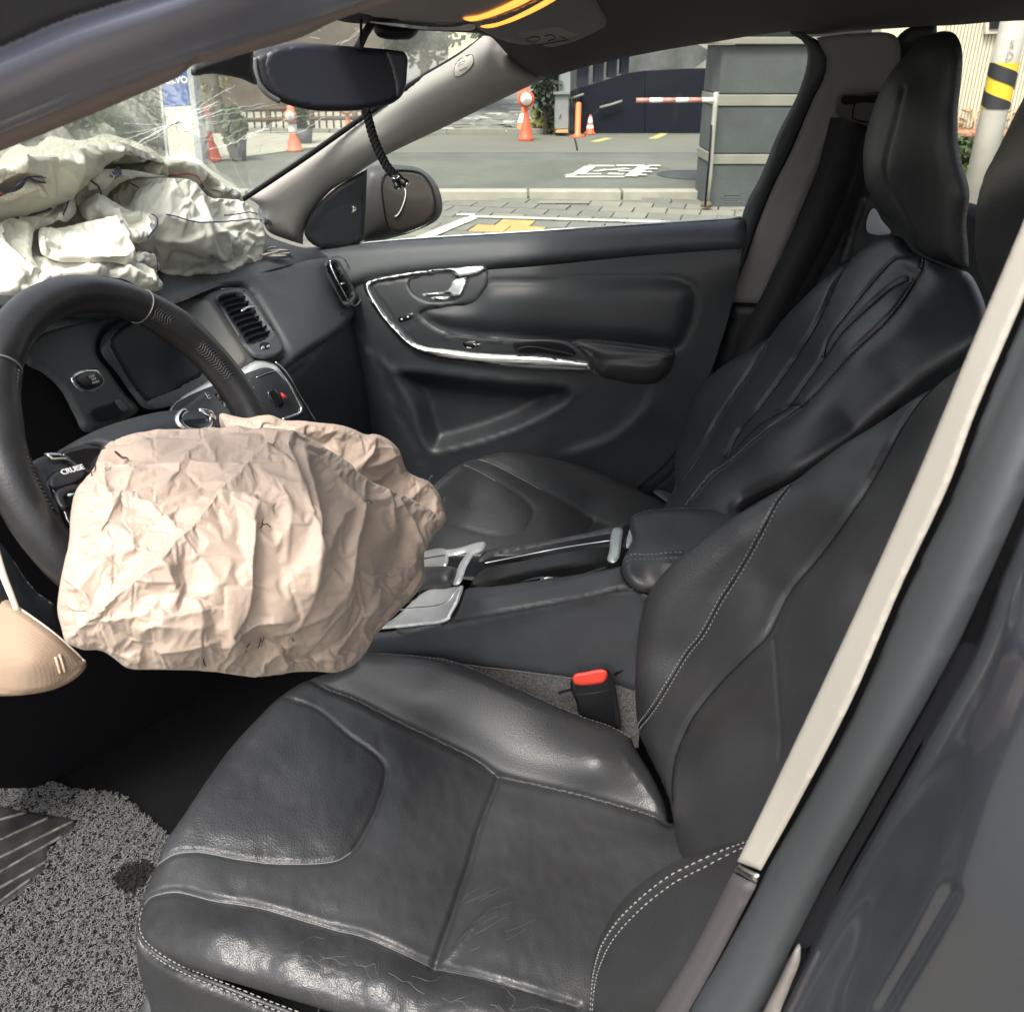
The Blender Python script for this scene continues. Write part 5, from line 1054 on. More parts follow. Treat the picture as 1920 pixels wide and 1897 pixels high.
# tray well: floor, walls, cup-holder lip
rw = Relief(z8((520, 560), (700, 520), (900, 480), (1130, 445), (1165, 440), (1165, 580), (1000, 608), (800, 640), (600, 668), (440, 692), (470, 620)), STc, 6); rw.h -= .035; rw.build('tray', M['gloss'], car, .01)
q = STc.pts(*np.array(cr(z8((545, 556), (700, 525), (900, 486), (1120, 452)), False, 5)).T)-np.array([0, 0, .004]); tube('tray_line', q, .0009, M['chrome'], car, 5)
q = STc.pts(*np.array(cr(z8((640, 655), (700, 630), (740, 612), (790, 600), (850, 598), (900, 602), (960, 594), (1050, 565), (1100, 552)), False, 5)).T)-np.array([0, 0, .012]); tube('cup_holder_lip', q, .0022, M['soft'], car, 6, flat=.6)
q = STc.pts(*np.array(cr(z8((650, 660), (750, 636), (800, 622), (850, 616), (950, 600), (1100, 570)), False, 5)).T)-np.array([0, 0, .014]); tube('cup_holder_lip', q, .0012, pbr('brass_trim', (.35, .30, .22), .3, .8), car, 6)
q = STc.pts(*np.array(cr(z8((800, 632), (805, 615), (830, 606), (855, 608), (866, 622)), False, 3)).T)-np.array([0, 0, .010]); tube('socket_ring', q, .0022, pbr('socket_metal', (.45, .43, .36), .25, .9), car, 6)
# sliding lid grips
for ol in (z8((1130, 420), (1150, 414), (1168, 420), (1166, 470), (1148, 560), (1130, 572), (1105, 562), (1112, 520)), z8((1210, 404), (1224, 408), (1226, 440), (1208, 496), (1190, 508), (1186, 490), (1196, 440))):
    patch('lid_grip', ol, STc, pbr('pale_satin', (.55, .60, .57), .3, .5) if 'pale_satin' not in bpy.data.materials else bpy.data.materials['pale_satin'], car, .003, .008, 3.5, lift=.010)
patch('lid_edge', z8((1105, 572), (1128, 578), (1150, 565), (1175, 470), (1200, 400), (1180, 400), (1150, 470), (1128, 560)), STc, M['matte'], car, .002, .004, 4, lift=.006)
# gear selector surround in silver, boot
patch('gear_surround', z8((100, 840), (300, 690), (430, 676), (455, 672), (440, 735), (405, 800), (395, 822), (250, 852), (60, 870), (-40, 880), (-40, 830)), STc, M['silver'], car, .004, .02, 3, lift=.010, step=3)
q = STc.pts(*np.array(cr(z8((140, 800), (250, 785), (360, 770), (415, 742), (445, 690)), False, 4)).T)+STc.normal(*np.array(cr(z8((140, 800), (250, 785), (360, 770), (415, 742), (445, 690)), False, 4)).T)*.010; tube('surround_edge', q, .0012, M['chrome'], car, 5)
q = STc.pts(*np.array(cr(z8((200, 770), (250, 748), (275, 720), (280, 700)), False, 4)).T)+STc.normal([790], [1120])*.0105; tube('surround_line', q, .0008, M['soft'], car, 5)
patch('gear_surround', z8((300, 520), (420, 510), (556, 484), (545, 515), (500, 545), (470, 600), (440, 668), (415, 672), (440, 580), (470, 530), (420, 540), (300, 560), (180, 590), (180, 540)), STc, M['silver'], car, .003, .02, 3, lift=.012, step=3)
patch('gear_panel', z8((270, 524), (380, 516), (386, 585), (280, 596), (160, 610), (160, 540)), STc, pbr('pale_satin2', (.50, .52, .50), .3, .7), car, .003, .01, 4, lift=.014)
patch('gear_boot', z8((180, 600), (300, 590), (380, 588), (430, 600), (425, 650), (395, 685), (300, 690), (220, 710), (150, 700)), STc, M['leather'], car, .014, .02, 5, lift=.022, dome=(.012, .04))
q = STc.pts(*np.array(cr(z8((270, 640), (300, 622), (350, 610), (420, 600)), False, 4)).T)+STc.normal([810], [1080])*.033; tube('boot_seam', q, .0010, M['soft'], car, 5)
# armrest lid
SAr = Surf([(1205, 965, {'x': .085}), (1290, 955, {'x': .10}), (1400, 965, {'x': .10}), (1165, 1055, {'x': -.06}), (1280, 1045, {'x': -.065}), (1165, 1080, {'x': -.095}), (1250, 1060, {'x': -.09}), (1240, 1110, {'x': -.10}), (1270, 1000, {'x': .02}), (1190, 1000, {'x': .03}), (1390, 1040, {'x': -.06})])
r = Relief(z8((1200, 400), (1205, 360), (1240, 340), (1300, 326), (1400, 320), (1500, 320), (1620, 330), (1720, 350), (1740, 420), (1740, 420), (1600, 620), (1450, 720), (1310, 702), (1250, 692), (1200, 660), (1172, 620), (1164, 580), (1172, 545), (1190, 510), (1210, 470)), SAr, 5)
r.round(.014); hm = z8((1172, 552), (1200, 543), (1300, 540), (1400, 533), (1500, 528)); hm2 = z8((1170, 570), (1200, 557), (1300, 553), (1400, 546), (1500, 542))
r.groove(hm2, .003, .003); r.h += .012; r.build('armrest_lid', M['leather'], car, .04)
arm_c = r
for L_ in (hm, [(x, y+8) for x, y in hm]): stitches('armrest_stitching', r, L_, M['thread_w'] if L_ is hm else M['thread_g'], car, .004, .0025, .0006, .0004)
stitches('armrest_stitching', r, z8((1215, 362), (1260, 342), (1340, 330), (1450, 326), (1580, 332), (1690, 350)), M['thread_g'], car, .004, .0025, .0006, .0004)
CLOTHS = []
def cloth_add(o, rel, grow=-.10, bend=.05, tension=15.0, hold=.02):
    """let the sheet buckle: its border is held while the cloth has a little more area than its shape"""
    vg = o.vertex_groups.new(name='pin'); d = rel.d*rel.m
    hold = np.broadcast_to(hold, d.shape)
    for i, x in enumerate(d): vg.add([i], 1.0 if x < .004 else float(hold[i]), 'REPLACE')
    m = o.modifiers.new('cloth', 'CLOTH'); s = m.settings
    s.quality = 6; s.mass = .15; s.tension_stiffness = tension; s.compression_stiffness = tension; s.shear_stiffness = tension*.6; s.bending_stiffness = bend
    s.tension_damping = 5; s.compression_damping = 5; s.shear_damping = 5; s.bending_damping = .5; s.air_damping = 1
    s.vertex_group_mass = 'pin'; s.pin_stiffness = 2.0; s.shrink_min = grow; s.effector_weights.gravity = 0
    m.collision_settings.use_collision = False; m.collision_settings.use_self_collision = False
    m.point_cache.frame_start = 1; m.point_cache.frame_end = 22; CLOTHS.append((o, m, rel))
def cloth_run():
    try:
        for f in range(1, 23): SC.frame_set(f)
        dg = bpy.context.evaluated_depsgraph_get(); res = []
        for o, m, rel in CLOTHS:
            ev = o.evaluated_get(dg).data; co = np.empty(len(ev.vertices)*3); ev.vertices.foreach_get('co', co); res.append(co.reshape(-1, 3))
        for (o, m, rel), co in zip(CLOTHS, res):
            o.modifiers.remove(m); bad = ~np.isfinite(co).all(1); off = np.linalg.norm(co-rel.V, axis=1) if len(co) == len(rel.V) else None
            if off is None or bad.any() or off.max() > .15: continue
            o.data.vertices.foreach_set('co', co.ravel()); o.data.update(); rel.h = ((co-rel.base)*rel.dirn).sum(1)/(rel.dirn**2).sum(1)
    finally:
        SC.frame_set(1)
        for o, m, rel in CLOTHS:
            for x in [x for x in o.modifiers if x.type == 'CLOTH']: o.modifiers.remove(x)
            q = o.modifiers.new('smooth', 'SUBSURF'); q.levels = 1; q.render_levels = 1
# ================================================================== burst driver airbag hanging from the wheel
sw = [(x, y) for x, y in w7((410, 200), (440, 165), (500, 142), (560, 128), (640, 116), (720, 111), (820, 110), (900, 110), (1000, 116), (1100, 122), (1180, 128), (1230, 140), (1290, 170), (1360, 205), (1440, 255), (1470, 290), (1530, 330), (1600, 360), (1690, 400), (1760, 440), (1810, 480), (1822, 500), (1795, 535), (1770, 580), (1735, 630), (1725, 680), (1690, 740), (1640, 800), (1590, 860), (1545, 930), (1520, 1000), (1490, 1050), (1440, 1095), (1380, 1118), (1300, 1115), (1200, 1118), (1120, 1130), (1050, 1138), (960, 1130), (870, 1116), (790, 1110), (700, 1108), (610, 1108), (520, 1100), (480, 1070), (440, 1040), (400, 1026), (340, 1026), (300, 1012), (268, 995), (245, 930), (230, 870), (236, 780), (250, 700), (270, 610), (280, 550), (284, 480), (292, 420), (312, 360), (345, 320), (385, 270))]
bagd = thing('driver_airbag', 'crumpled beige driver airbag hanging burst from the steering wheel hub', 'airbag', P(480, 1000, d=.85))
SAd = Surf([(200, 835, .835), (330, 805, .865), (420, 805, .88), (530, 815, .88), (600, 850, .87), (130, 1000, .715), (108, 1140, .695), (125, 1200, .70), (230, 1250, .72), (480, 1268, .81), (640, 1255, .90), (700, 1200, .95), (800, 1040, 1.03), (830, 980, 1.06), (720, 900, .97),
            (300, 950, .75), (420, 920, .77), (300, 1080, .70), (480, 1040, .74), (600, 1000, .80), (420, 1160, .73), (600, 1150, .83), (700, 1050, .91), (550, 900, .81), (180, 1100, .69)])
r = Relief(sw, SAd, 4.5, 5); r.round(.018); r.h += .010
X_, Y_ = r.q[:, 0], r.q[:, 1]
# seams and long folds traced over the bag, then a crumple that grows to the right and downwards
def cz(w_, H, asym, *p, sharp=1.0): r.crease(w7(*p), w_, H*(1.0 if H >= .010 else .7), asym, sharp)
cz(.030, .013, .16, (270, 990), (420, 850), (500, 780), (560, 740), (660, 670), (720, 600), (780, 550), (900, 410), (1000, 310), (1080, 235), (1150, 170), (1210, 142), (1290, 175))
cz(.022, .010, .35, (1230, 150), (1262, 260), (1280, 400), (1290, 560), (1270, 700), (1235, 800)); cz(.014, .007, .3, (1205, 145), (1190, 230), (1200, 300), (1215, 420))
cz(.016, .008, .3, (410, 205), (430, 270), (440, 360), (460, 440), (490, 490)); cz(.012, -.008, .8, (430, 205), (480, 235), (520, 265)); cz(.02, .006, .5, (560, 135), (600, 190), (560, 300), (470, 460), (400, 580), (370, 640))
cz(.012, .005, .4, (370, 640), (400, 655), (440, 670)); cz(.016, .006, .3, (830, 185), (870, 240), (905, 320)); cz(.018, -.006, .6, (740, 300), (820, 360), (870, 400))
cz(.018, .006, .4, (700, 520), (640, 470), (590, 440), (540, 450)); cz(.015, .006, .3, (680, 480), (720, 540), (750, 570)); cz(.014, .006, .3, (680, 660), (700, 720), (715, 760), (760, 780)); cz(.014, -.005, .7, (740, 680), (770, 740), (780, 790))
cz(.018, .008, .3, (560, 740), (600, 690), (640, 660), (560, 620), (480, 640)); cz(.012, .006, .3, (1080, 420), (1050, 470), (1050, 560), (1020, 680), (1010, 800), (970, 900)); cz(.010, .005, .3, (1000, 420), (1060, 440), (1110, 470))
cz(.014, .008, .3, (1390, 320), (1440, 370), (1480, 420), (1440, 560), (1400, 680), (1350, 800)); cz(.012, .007, .3, (1500, 300), (1490, 400), (1470, 520), (1440, 640), (1400, 760), (1320, 870)); cz(.014, .007, .35, (1450, 420), (1400, 470), (1340, 560), (1310, 640))
cz(.012, .006, .3, (1560, 340), (1600, 420), (1620, 520), (1640, 600)); cz(.012, .006, .3, (1620, 400), (1700, 520), (1720, 620)); cz(.010, .005, .3, (1490, 700), (1560, 710), (1640, 690), (1700, 640))
cz(.012, .006, .4, (1210, 840), (1100, 870), (1000, 920), (900, 960)); cz(.012, .006, .4, (1340, 800), (1240, 860), (1160, 910), (1080, 960)); cz(.013, .007, .35, (640, 870), (760, 850), (860, 830)); cz(.013, .007, .35, (560, 960), (640, 900), (760, 900), (880, 890))
cz(.014, .007, .35, (620, 1010), (760, 980), (900, 940)); cz(.014, .006, .35, (420, 900), (520, 880), (600, 860), (660, 800)); cz(.012, .006, .35, (440, 1000), (520, 1040), (600, 1060)); cz(.012, .006, .35, (1060, 1120), (1090, 1060), (1160, 1000)); cz(.010, .006, .35, (1100, 1120), (1200, 1070), (1300, 1050), (1400, 1030))
cz(.012, .006, .35, (1340, 1000), (1400, 950), (1480, 860), (1560, 800)); cz(.010, .006, .35, (1300, 980), (1220, 960), (1160, 980)); cz(.010, .005, .35, (1500, 1000), (1480, 920), (1500, 840), (1560, 760))
cz(.014, .006, .4, (270, 600), (300, 700), (360, 760)); cz(.012, .006, .4, (250, 720), (300, 740), (380, 800)); cz(.014, .006, .4, (300, 900), (380, 880), (440, 860)); cz(.016, -.006, .7, (330, 560), (360, 620), (420, 660))
r.h += .0016*facets(X_/42, Y_/52, 50)
bg = r; smo = np.clip((620-X_)/330, 0, 1)*np.clip((1170-Y_)/160, 0, 1); mainf = seg_dist(r.q, cr(w7((270, 990), (420, 850), (560, 740), (660, 670), (780, 550), (900, 410), (1080, 235), (1210, 142)), False, 8))
hold_d = .015+.16*smo+.3*np.exp(-(mainf/14)**2)
cloth_add(r.build('front_panel', M['bag2'], bagd, 0), r, -.095, .5, 15, hold_d)
# rear panel of the bag showing above and to the right
rp = w7((900, 56), (960, 66), (1010, 74), (1060, 64), (1110, 62), (1160, 82), (1230, 84), (1300, 92), (1400, 104), (1450, 120), (1500, 142), (1540, 140), (1600, 168), (1640, 212), (1655, 260), (1670, 292), (1710, 315), (1755, 332), (1785, 365), (1802, 392), (1815, 440), (1826, 492), (1810, 525), (1770, 560), (1740, 620), (1738, 690), (1742, 725), (1715, 780), (1650, 850), (1580, 920), (1540, 960), (1400, 1000), (1200, 700), (1000, 300), (930, 180))
SA2 = Surf([(420, 780, .95), (560, 790, .96), (700, 820, 1.02), (780, 900, 1.08), (835, 980, 1.10), (800, 1080, 1.13), (720, 1190, 1.10), (500, 900, .96), (620, 1000, 1.0)])
r = Relief(rp, SA2, 4, 5); r.round(.012); X_, Y_ = r.q[:, 0], r.q[:, 1]; r.h += .006
cz(.014, .007, .35, (1500, 145), (1520, 200), (1470, 260), (1440, 280)); cz(.014, .006, .35, (1640, 215), (1560, 260), (1480, 280)); cz(.014, .007, .35, (1750, 335), (1680, 400), (1640, 440)); cz(.012, -.005, .7, (1240, 150), (1350, 190), (1440, 240)); cz(.010, .005, .4, (1000, 75), (1030, 110), (1080, 130))
r.h += .002*facets(X_/52, Y_/40, 80)
br = r; cloth_add(r.build('rear_panel', M['bag2'], bagd, 0), r, -.09, .4, 15)
# ================================================================== passenger airbag heaped on the dash
bagp = thing('passenger_airbag', 'big cream white airbag heaped in folds on the dash under the windscreen', 'airbag', P(230, 480, d=1.4))
def p5(*p): return [(x/3.84, 150+y/3.84) for x, y in p]
def fold(ol, ctrl, seed, creases=(), R=.016, crumple=.004, sc=60, name='airbag_fold', lift=.008, grow=-.09):
    fk = (1.0, .995) if seed < 100 else (1.03, .985) if seed < 130 else (.99, .93) if seed < 150 else (.95, .90) if seed < 170 else (.97, .92) if seed < 235 else (1.0, .95)
    S_ = Surf([(x/3.84, 150+y/3.84, min(d*fk[0], ws_hit(x/3.84, 150+y/3.84)*fk[1])) for x, y, d in ctrl]); q = Relief(p5(*ol), S_, 4.6, 5); q.round(R*.6); q.h += lift
    X, Y = q.q[:, 0], q.q[:, 1]; u = X+10*vnoise(X/50, Y/50, seed); v = Y+10*vnoise(X/50, Y/50, seed+1)
    q.h += (.45*crumple*facets(u/sc, v/(sc*.6), seed+2))+0*facets(u/(sc*.42), v/(sc*.3), seed+5)
    for w_, H, asym, pts in creases: q.crease(p5(*pts), w_*.7, H*1.15, asym*.8)
    cloth_add(q.build(name, M['bag'], bagp, 0), q, grow, .35, 15); return q
# back sheet
f1 = fold([(-300, 700), (-60, 640), (60, 610), (120, 560), (190, 520), (215, 540), (280, 545), (400, 530), (500, 500), (560, 495), (700, 470), (850, 447), (900, 460), (1000, 500), (1120, 545), (1180, 580), (1200, 700), (1100, 900), (700, 1000), (300, 1100), (-300, 1100)],
          [(-300, 800, 1.32), (190, 540, 1.48), (850, 450, 1.62), (1130, 560, 1.62), (600, 800, 1.38), (100, 900, 1.26), (1000, 800, 1.5), (-100, 1000, 1.24)], 100,
          [(.03, .016, .4, [(550, 500), (530, 620), (545, 760)]), (.022, .012, .3, [(190, 530), (185, 620), (195, 690), (250, 690), (350, 690), (440, 720), (520, 790)]), (.02, .010, .35, [(850, 450), (800, 600), (790, 640)]), (.02, .01, .35, [(450, 560), (460, 660), (500, 740)]), (.018, .008, .35, [(190, 600), (260, 610), (330, 640)])])
f0 = fold([(-300, 1000), (100, 900), (500, 800), (1000, 800), (1500, 900), (1850, 1050), (1880, 1300), (1600, 1380), (1150, 1400), (1000, 1420), (800, 1400), (300, 1440), (-300, 1500)],
          [(-300, 1000, 1.30), (100, 950, 1.36), (500, 850, 1.45), (1000, 850, 1.55), (1800, 1050, 1.74), (1850, 1300, 1.75), (1200, 1380, 1.55), (300, 1420, 1.22), (-300, 1480, 1.16), (800, 1380, 1.36)], 90)
# far right lobe behind
f2 = fold([(1020, 650), (1070, 600), (1120, 580), (1200, 575), (1350, 585), (1420, 605), (1470, 640), (1540, 700), (1600, 740), (1640, 775), (1700, 790), (1740, 830), (1750, 900), (1500, 960), (1200, 900), (1000, 800)],
          [(1050, 620, 1.58), (1400, 600, 1.68), (1640, 775, 1.75), (1740, 840, 1.74), (1300, 850, 1.55), (1500, 900, 1.62)], 120,
          [(.018, .010, .35, [(1100, 590), (1120, 640), (1180, 690), (1300, 680)]), (.016, .010, .35, [(1400, 610), (1420, 680), (1500, 780), (1640, 780)]), (.014, .008, .4, [(1470, 650), (1440, 740), (1500, 820), (1600, 850)])])
# main right bag with stitched equator
f3 = fold([(770, 850), (800, 790), (860, 740), (960, 705), (1100, 698), (1250, 700), (1380, 715), (1440, 770), (1510, 840), (1600, 850), (1700, 860), (1780, 890), (1850, 960), (1880, 1010), (1900, 1060), (1915, 1130), (1905, 1200), (1900, 1300), (1880, 1340), (1750, 1360), (1600, 1400), (1400, 1425), (1200, 1420), (1140, 1410), (1130, 1330), (1000, 1250), (900, 1150), (820, 1020)],
          [(780, 850, 1.40), (1100, 705, 1.47), (1400, 740, 1.55), (1700, 870, 1.66), (1880, 1020, 1.70), (1900, 1300, 1.70), (1500, 1410, 1.55), (1150, 1400, 1.46), (1000, 1000, 1.34), (1300, 950, 1.40), (1500, 1150, 1.46), (1200, 1200, 1.38)], 140,
          [(.020, .012, .3, [(1090, 965), (1200, 990), (1350, 1035), (1500, 1045), (1700, 1025), (1880, 1010)]), (.022, .012, .3, [(1140, 1140), (1400, 1130), (1600, 1095), (1760, 1070)]), (.03, -.012, .7, [(1150, 1155), (1350, 1220), (1600, 1290), (1700, 1290), (1780, 1230), (1810, 1180)]),
           (.016, .008, .4, [(870, 800), (900, 900), (960, 940), (1090, 965)]), (.014, .006, .4, [(1400, 730), (1415, 860), (1410, 980)]), (.012, .006, .4, [(1250, 790), (1310, 840), (1400, 920)]), (.014, .008, .35, [(1780, 890), (1760, 950), (1800, 1000)]), (.014, .008, .35, [(1800, 1070), (1850, 1120), (1900, 1130)]),
           (.014, .007, .35, [(1850, 1160), (1800, 1240), (1830, 1300)]), (.02, .010, .35, [(1130, 1330), (1300, 1350), (1500, 1370), (1750, 1350)]), (.012, .006, .4, [(800, 790), (830, 830), (850, 900)])], .022, .0022, 70)
# left bag drape
f4 = fold([(-300, 900), (-100, 800), (20, 790), (120, 760), (190, 715), (260, 735), (350, 745), (440, 760), (500, 795), (530, 800), (545, 880), (550, 960), (520, 1010), (480, 1050), (400, 1050), (330, 1070), (260, 1120), (250, 1180), (240, 1290), (300, 1400), (320, 1500), (200, 1540), (100, 1560), (-100, 1540), (-300, 1500)],
          [(-300, 1000, 1.22), (190, 730, 1.40), (520, 810, 1.36), (500, 1040, 1.22), (250, 1200, 1.14), (100, 1540, 1.08), (-200, 1500, 1.06), (50, 1000, 1.20), (350, 880, 1.26)], 160,
          [(.016, .010, .3, [(190, 690), (250, 690), (350, 700), (440, 745), (520, 800)]), (.022, .014, .3, [(60, 1110), (150, 1020), (240, 950), (350, 890), (450, 850), (520, 800)]), (.02, .012, .35, [(540, 820), (520, 920), (480, 1030), (380, 1060)]), (.022, .012, .35, [(60, 1110), (30, 1180), (50, 1250), (150, 1330), (320, 1420)]),
           (.02, .01, .35, [(0, 1320), (100, 1380), (200, 1480)]), (.02, .012, .35, [(280, 1070), (250, 1180), (245, 1280), (330, 1330), (450, 1370)]), (.016, .009, .35, [(250, 780), (300, 870), (300, 900)]), (.016, .008, .4, [(190, 720), (80, 780), (0, 830)])], .014, .003, 64)
# folded flap in the middle
f5 = fold([(560, 780), (640, 690), (700, 645), (760, 638), (900, 642), (1000, 655), (1100, 675), (1200, 690), (1100, 700), (950, 705), (860, 740), (800, 790), (740, 860), (690, 870), (600, 905), (555, 900)],
          [(560, 800, 1.33), (720, 650, 1.40), (1200, 690, 1.50), (800, 780, 1.34), (600, 900, 1.29)], 180, [(.014, .008, .35, [(700, 645), (690, 700), (695, 780), (680, 860)]), (.014, .008, .35, [(640, 690), (620, 760), (600, 840)])], .012, .0015, 60)
# cuff with open mouth
f6 = fold([(568, 905), (620, 890), (700, 865), (760, 868), (850, 895), (900, 930), (980, 960), (1080, 970), (1130, 1000), (1135, 1040), (1120, 1100), (1080, 1150), (1020, 1175), (960, 1180), (920, 1150), (890, 1090), (840, 1010), (720, 1000), (640, 1020), (600, 990)],
          [(570, 910, 1.28), (750, 870, 1.31), (1000, 965, 1.33), (1130, 1040, 1.31), (1000, 1170, 1.25), (850, 1020, 1.23), (620, 1010, 1.24)], 200,
          [(.018, .010, .3, [(720, 870), (730, 930), (720, 1000)]), (.016, -.016, .6, [(890, 1040), (980, 1060), (1060, 1040)]), (.016, .010, .35, [(890, 1020), (930, 1100), (970, 1140), (1030, 1080), (1060, 1030)])], .014, .002, 60)
# big lower front flap
f7 = fold([(385, 1080), (480, 1060), (600, 1030), (720, 1005), (830, 990), (870, 1010), (895, 1080), (930, 1160), (960, 1220), (980, 1260), (975, 1325), (900, 1335), (840, 1320), (700, 1315), (560, 1312), (440, 1310), (330, 1275), (300, 1260), (280, 1200), (290, 1080), (350, 1090)],
          [(390, 1090, 1.17), (830, 1000, 1.22), (970, 1310, 1.17), (300, 1200, 1.10), (600, 1310, 1.10), (650, 1150, 1.13)], 220,
          [(.020, .010, .3, [(385, 1090), (360, 1150), (330, 1260)]), (.016, .009, .35, [(820, 990), (840, 1060), (890, 1090), (880, 1040), (840, 1010)]), (.018, .008, .35, [(900, 1100), (940, 1200), (970, 1260)])], .014, .0022, 80)
# base layers and the small twisted end
f8 = fold([(240, 1280), (340, 1300), (450, 1320), (600, 1318), (780, 1322), (860, 1330), (820, 1390), (740, 1420), (500, 1430), (380, 1450), (300, 1480), (240, 1420)], [(250, 1300, 1.09), (820, 1340, 1.13), (700, 1420, 1.08), (300, 1460, 1.04)], 240, [(.014, .008, .35, [(260, 1290), (400, 1340), (600, 1350), (800, 1345)])], .012, .0018, 60)
f9 = fold([(720, 1400), (800, 1350), (900, 1320), (1000, 1325), (1050, 1360), (1100, 1390), (1130, 1430), (1170, 1470), (1150, 1510), (1110, 1530), (1000, 1500), (880, 1440), (780, 1420)], [(740, 1400, 1.10), (1000, 1330, 1.18), (1160, 1480, 1.20), (1100, 1520, 1.18), (850, 1430, 1.10)], 260,
          [(.014, .009, .35, [(990, 1330), (1060, 1390), (1140, 1430)]), (.012, .008, .35, [(860, 1350), (960, 1400), (1100, 1470)]), (.012, .007, .35, [(1000, 1420), (1080, 1450), (1130, 1500)])], .012, .003, 40)
f10 = fold([(980, 1240), (1040, 1250), (1100, 1290), (1140, 1330), (1135, 1370), (1110, 1390), (1060, 1360), (1010, 1325), (980, 1320)], [(990, 1250, 1.22), (1130, 1330, 1.30), (1100, 1380, 1.26), (1000, 1310, 1.20)], 280, [(.012, .008, .35, [(1000, 1250), (1060, 1290), (1090, 1350), (1100, 1380)])], .010, .003, 36)
f11 = fold([(1150, 1400), (1300, 1410), (1500, 1385), (1640, 1370), (1650, 1400), (1500, 1425), (1300, 1430), (1180, 1425)], [(1160, 1410, 1.44), (1640, 1385, 1.60), (1400, 1420, 1.50)], 300, (), .006, .001, 60)
cloth_run()
r = bg
q, n = r.at(w7((420, 208), (470, 230), (510, 258), (530, 268)), 3, .0014); tube('torn_seam', q, [.002*(1-i/len(q)*.8) for i in range(len(q))], pbr('burnt_seam', (.03, .012, .012), .8), bagd, 5)
rg = np.random.default_rng(21); pr = []
for (a, b) in ((1060, 520), (1050, 540), (1475, 440), (370, 300), (385, 315), (1352, 800), (990, 1008), (1040, 995), (1055, 990), (1120, 955), (1150, 938), (1225, 905), (1250, 880), (1260, 870), (835, 1075)):
    c = np.array(w7((a, b))[0]); d = rg.uniform(-2, 0); pts = [c]
    for k in range(4): d += rg.normal(0, .7); pts.append(pts[-1]+5*np.array([math.cos(d), math.sin(d)]))
    q, n = r.at(pts, 3, .0008); pr.append(tube_geo(q, .0004, 4))
tag(mesh_obj('ink_marks', *join_geo(pr), M['matte'], bagd), kind='stuff')
r = br
rg = np.random.default_rng(22); pr = []
for (a, b) in ((1750, 345), (1760, 330), (1820, 420), (1745, 350)):
    c = np.array(w7((a, b))[0]); d = rg.uniform(-1.5, .3); pts = [c]
    for k in range(3): d += rg.normal(0, .6); pts.append(pts[-1]+4*np.array([math.cos(d), math.sin(d)]))
    q, n = r.at(pts, 3, .001); pr.append(tube_geo(q, .0004, 4))
tag(mesh_obj('loose_threads', *join_geo(pr), M['thread_g'], bagd), kind='stuff')
# stitched seams in dark thread, red thread ends, printed code
M['thread'] = M['thread_b']
for rel, pts in ((f4, [(-200, 900), (0, 800), (100, 730), (190, 690), (280, 684), (360, 700), (440, 735), (500, 780), (530, 800)]), (f4, [(190, 690), (240, 712), (340, 730), (430, 760), (495, 795)]), (f4, [(60, 1110), (150, 1020), (240, 950), (350, 888), (440, 858), (500, 805)]), (f4, [(520, 820), (525, 870), (500, 960), (470, 1040)]),
                 (f3, [(1095, 968), (1200, 995), (1350, 1040), (1500, 1048), (1700, 1028), (1880, 1015)]), (f3, [(1600, 985), (1750, 975), (1860, 965)]), (f5, [(640, 693), (680, 715), (697, 780), (690, 855)]), (f6, [(1080, 972), (1130, 1000), (1132, 1050), (1100, 1110), (1060, 1150)]), (f10, [(1000, 1250), (1070, 1290), (1100, 1340), (1105, 1380)])):
    q, n = rel.at(p5(*pts), 3, .0014); tube('thread_line', q, .0010, M['thread_b'], bagp, 5)
for rel, pts in ((f2, [(1165, 670), (1185, 650), (1200, 640)]), (f2, [(1170, 670), (1250, 665), (1340, 655), (1390, 660), (1420, 700), (1430, 730)]), (f4, [(-60, 850), (0, 795), (20, 780)]), (f3, [(950, 760), (1000, 790), (1025, 830)])):
    q, n = rel.at(p5(*pts), 3, .0016); tube('red_thread', q, .0009, M['thread_r'] if rel is not f3 else pbr('brown_thread', (.16, .07, .03), .8), bagp, 5)
pr = []
for k in range(22):
    x = 705+k*7.4; y = 742-k*4.2; hgt = 26+8*((k*5) % 3); 
    if k in (5, 6, 9): continue
    q, n = f5.at(p5((x, y), (x-3, y-hgt)), 2, .0012); pr.append(tube_geo(q, .0007+.0004*(k % 3), 4))
for k in range(10):
    q, n = f1.at(p5((978+k*2.4, 520+k*1.6), (982+k*2.4, 535+k*1.6)), 2, .0012); pr.append(tube_geo(q, .0006, 4))
tag(mesh_obj('printed_code', *join_geo(pr), pbr('violet_print', (.22, .21, .30), .8), bagp), kind='stuff')
# ================================================================== rear view mirror, hanging cord, sensor pod
def m5(*p): return [(380+x/3.31, 30+y/3.31) for x, y in p]
SMi = Surf([(480, 120, {'x': -.08}), (764, 110, {'x': .06}), (640, 87, {'x': 0}), (640, 209, {'x': -.012}), (500, 180, {'x': -.075}), (760, 180, {'x': .05})])
mir = thing('rear_view_mirror', 'black rear view mirror hanging at the top of the cracked windscreen', 'mirror', P(640, 150, x=0))
mo = m5((312, 300), (308, 262), (330, 232), (450, 190), (600, 166), (730, 172), (860, 184), (1040, 198), (1200, 214), (1255, 226), (1274, 258), (1272, 340), (1266, 420), (1240, 495), (1185, 540), (1090, 570), (960, 588), (820, 592), (680, 585), (540, 555), (430, 505), (360, 445), (330, 380))
r = Relief(mo, SMi, 4, 4); r.round(.012); r.h += .006; r.build('mirror_housing', M['soft'], mir, .035)
mg = m5((380, 300), (400, 235), (600, 182), (860, 198), (1200, 228), (1250, 240), (1262, 265), (1255, 415), (1228, 488), (1178, 530), (960, 576), (820, 580), (690, 572), (560, 545), (480, 505), (410, 420))
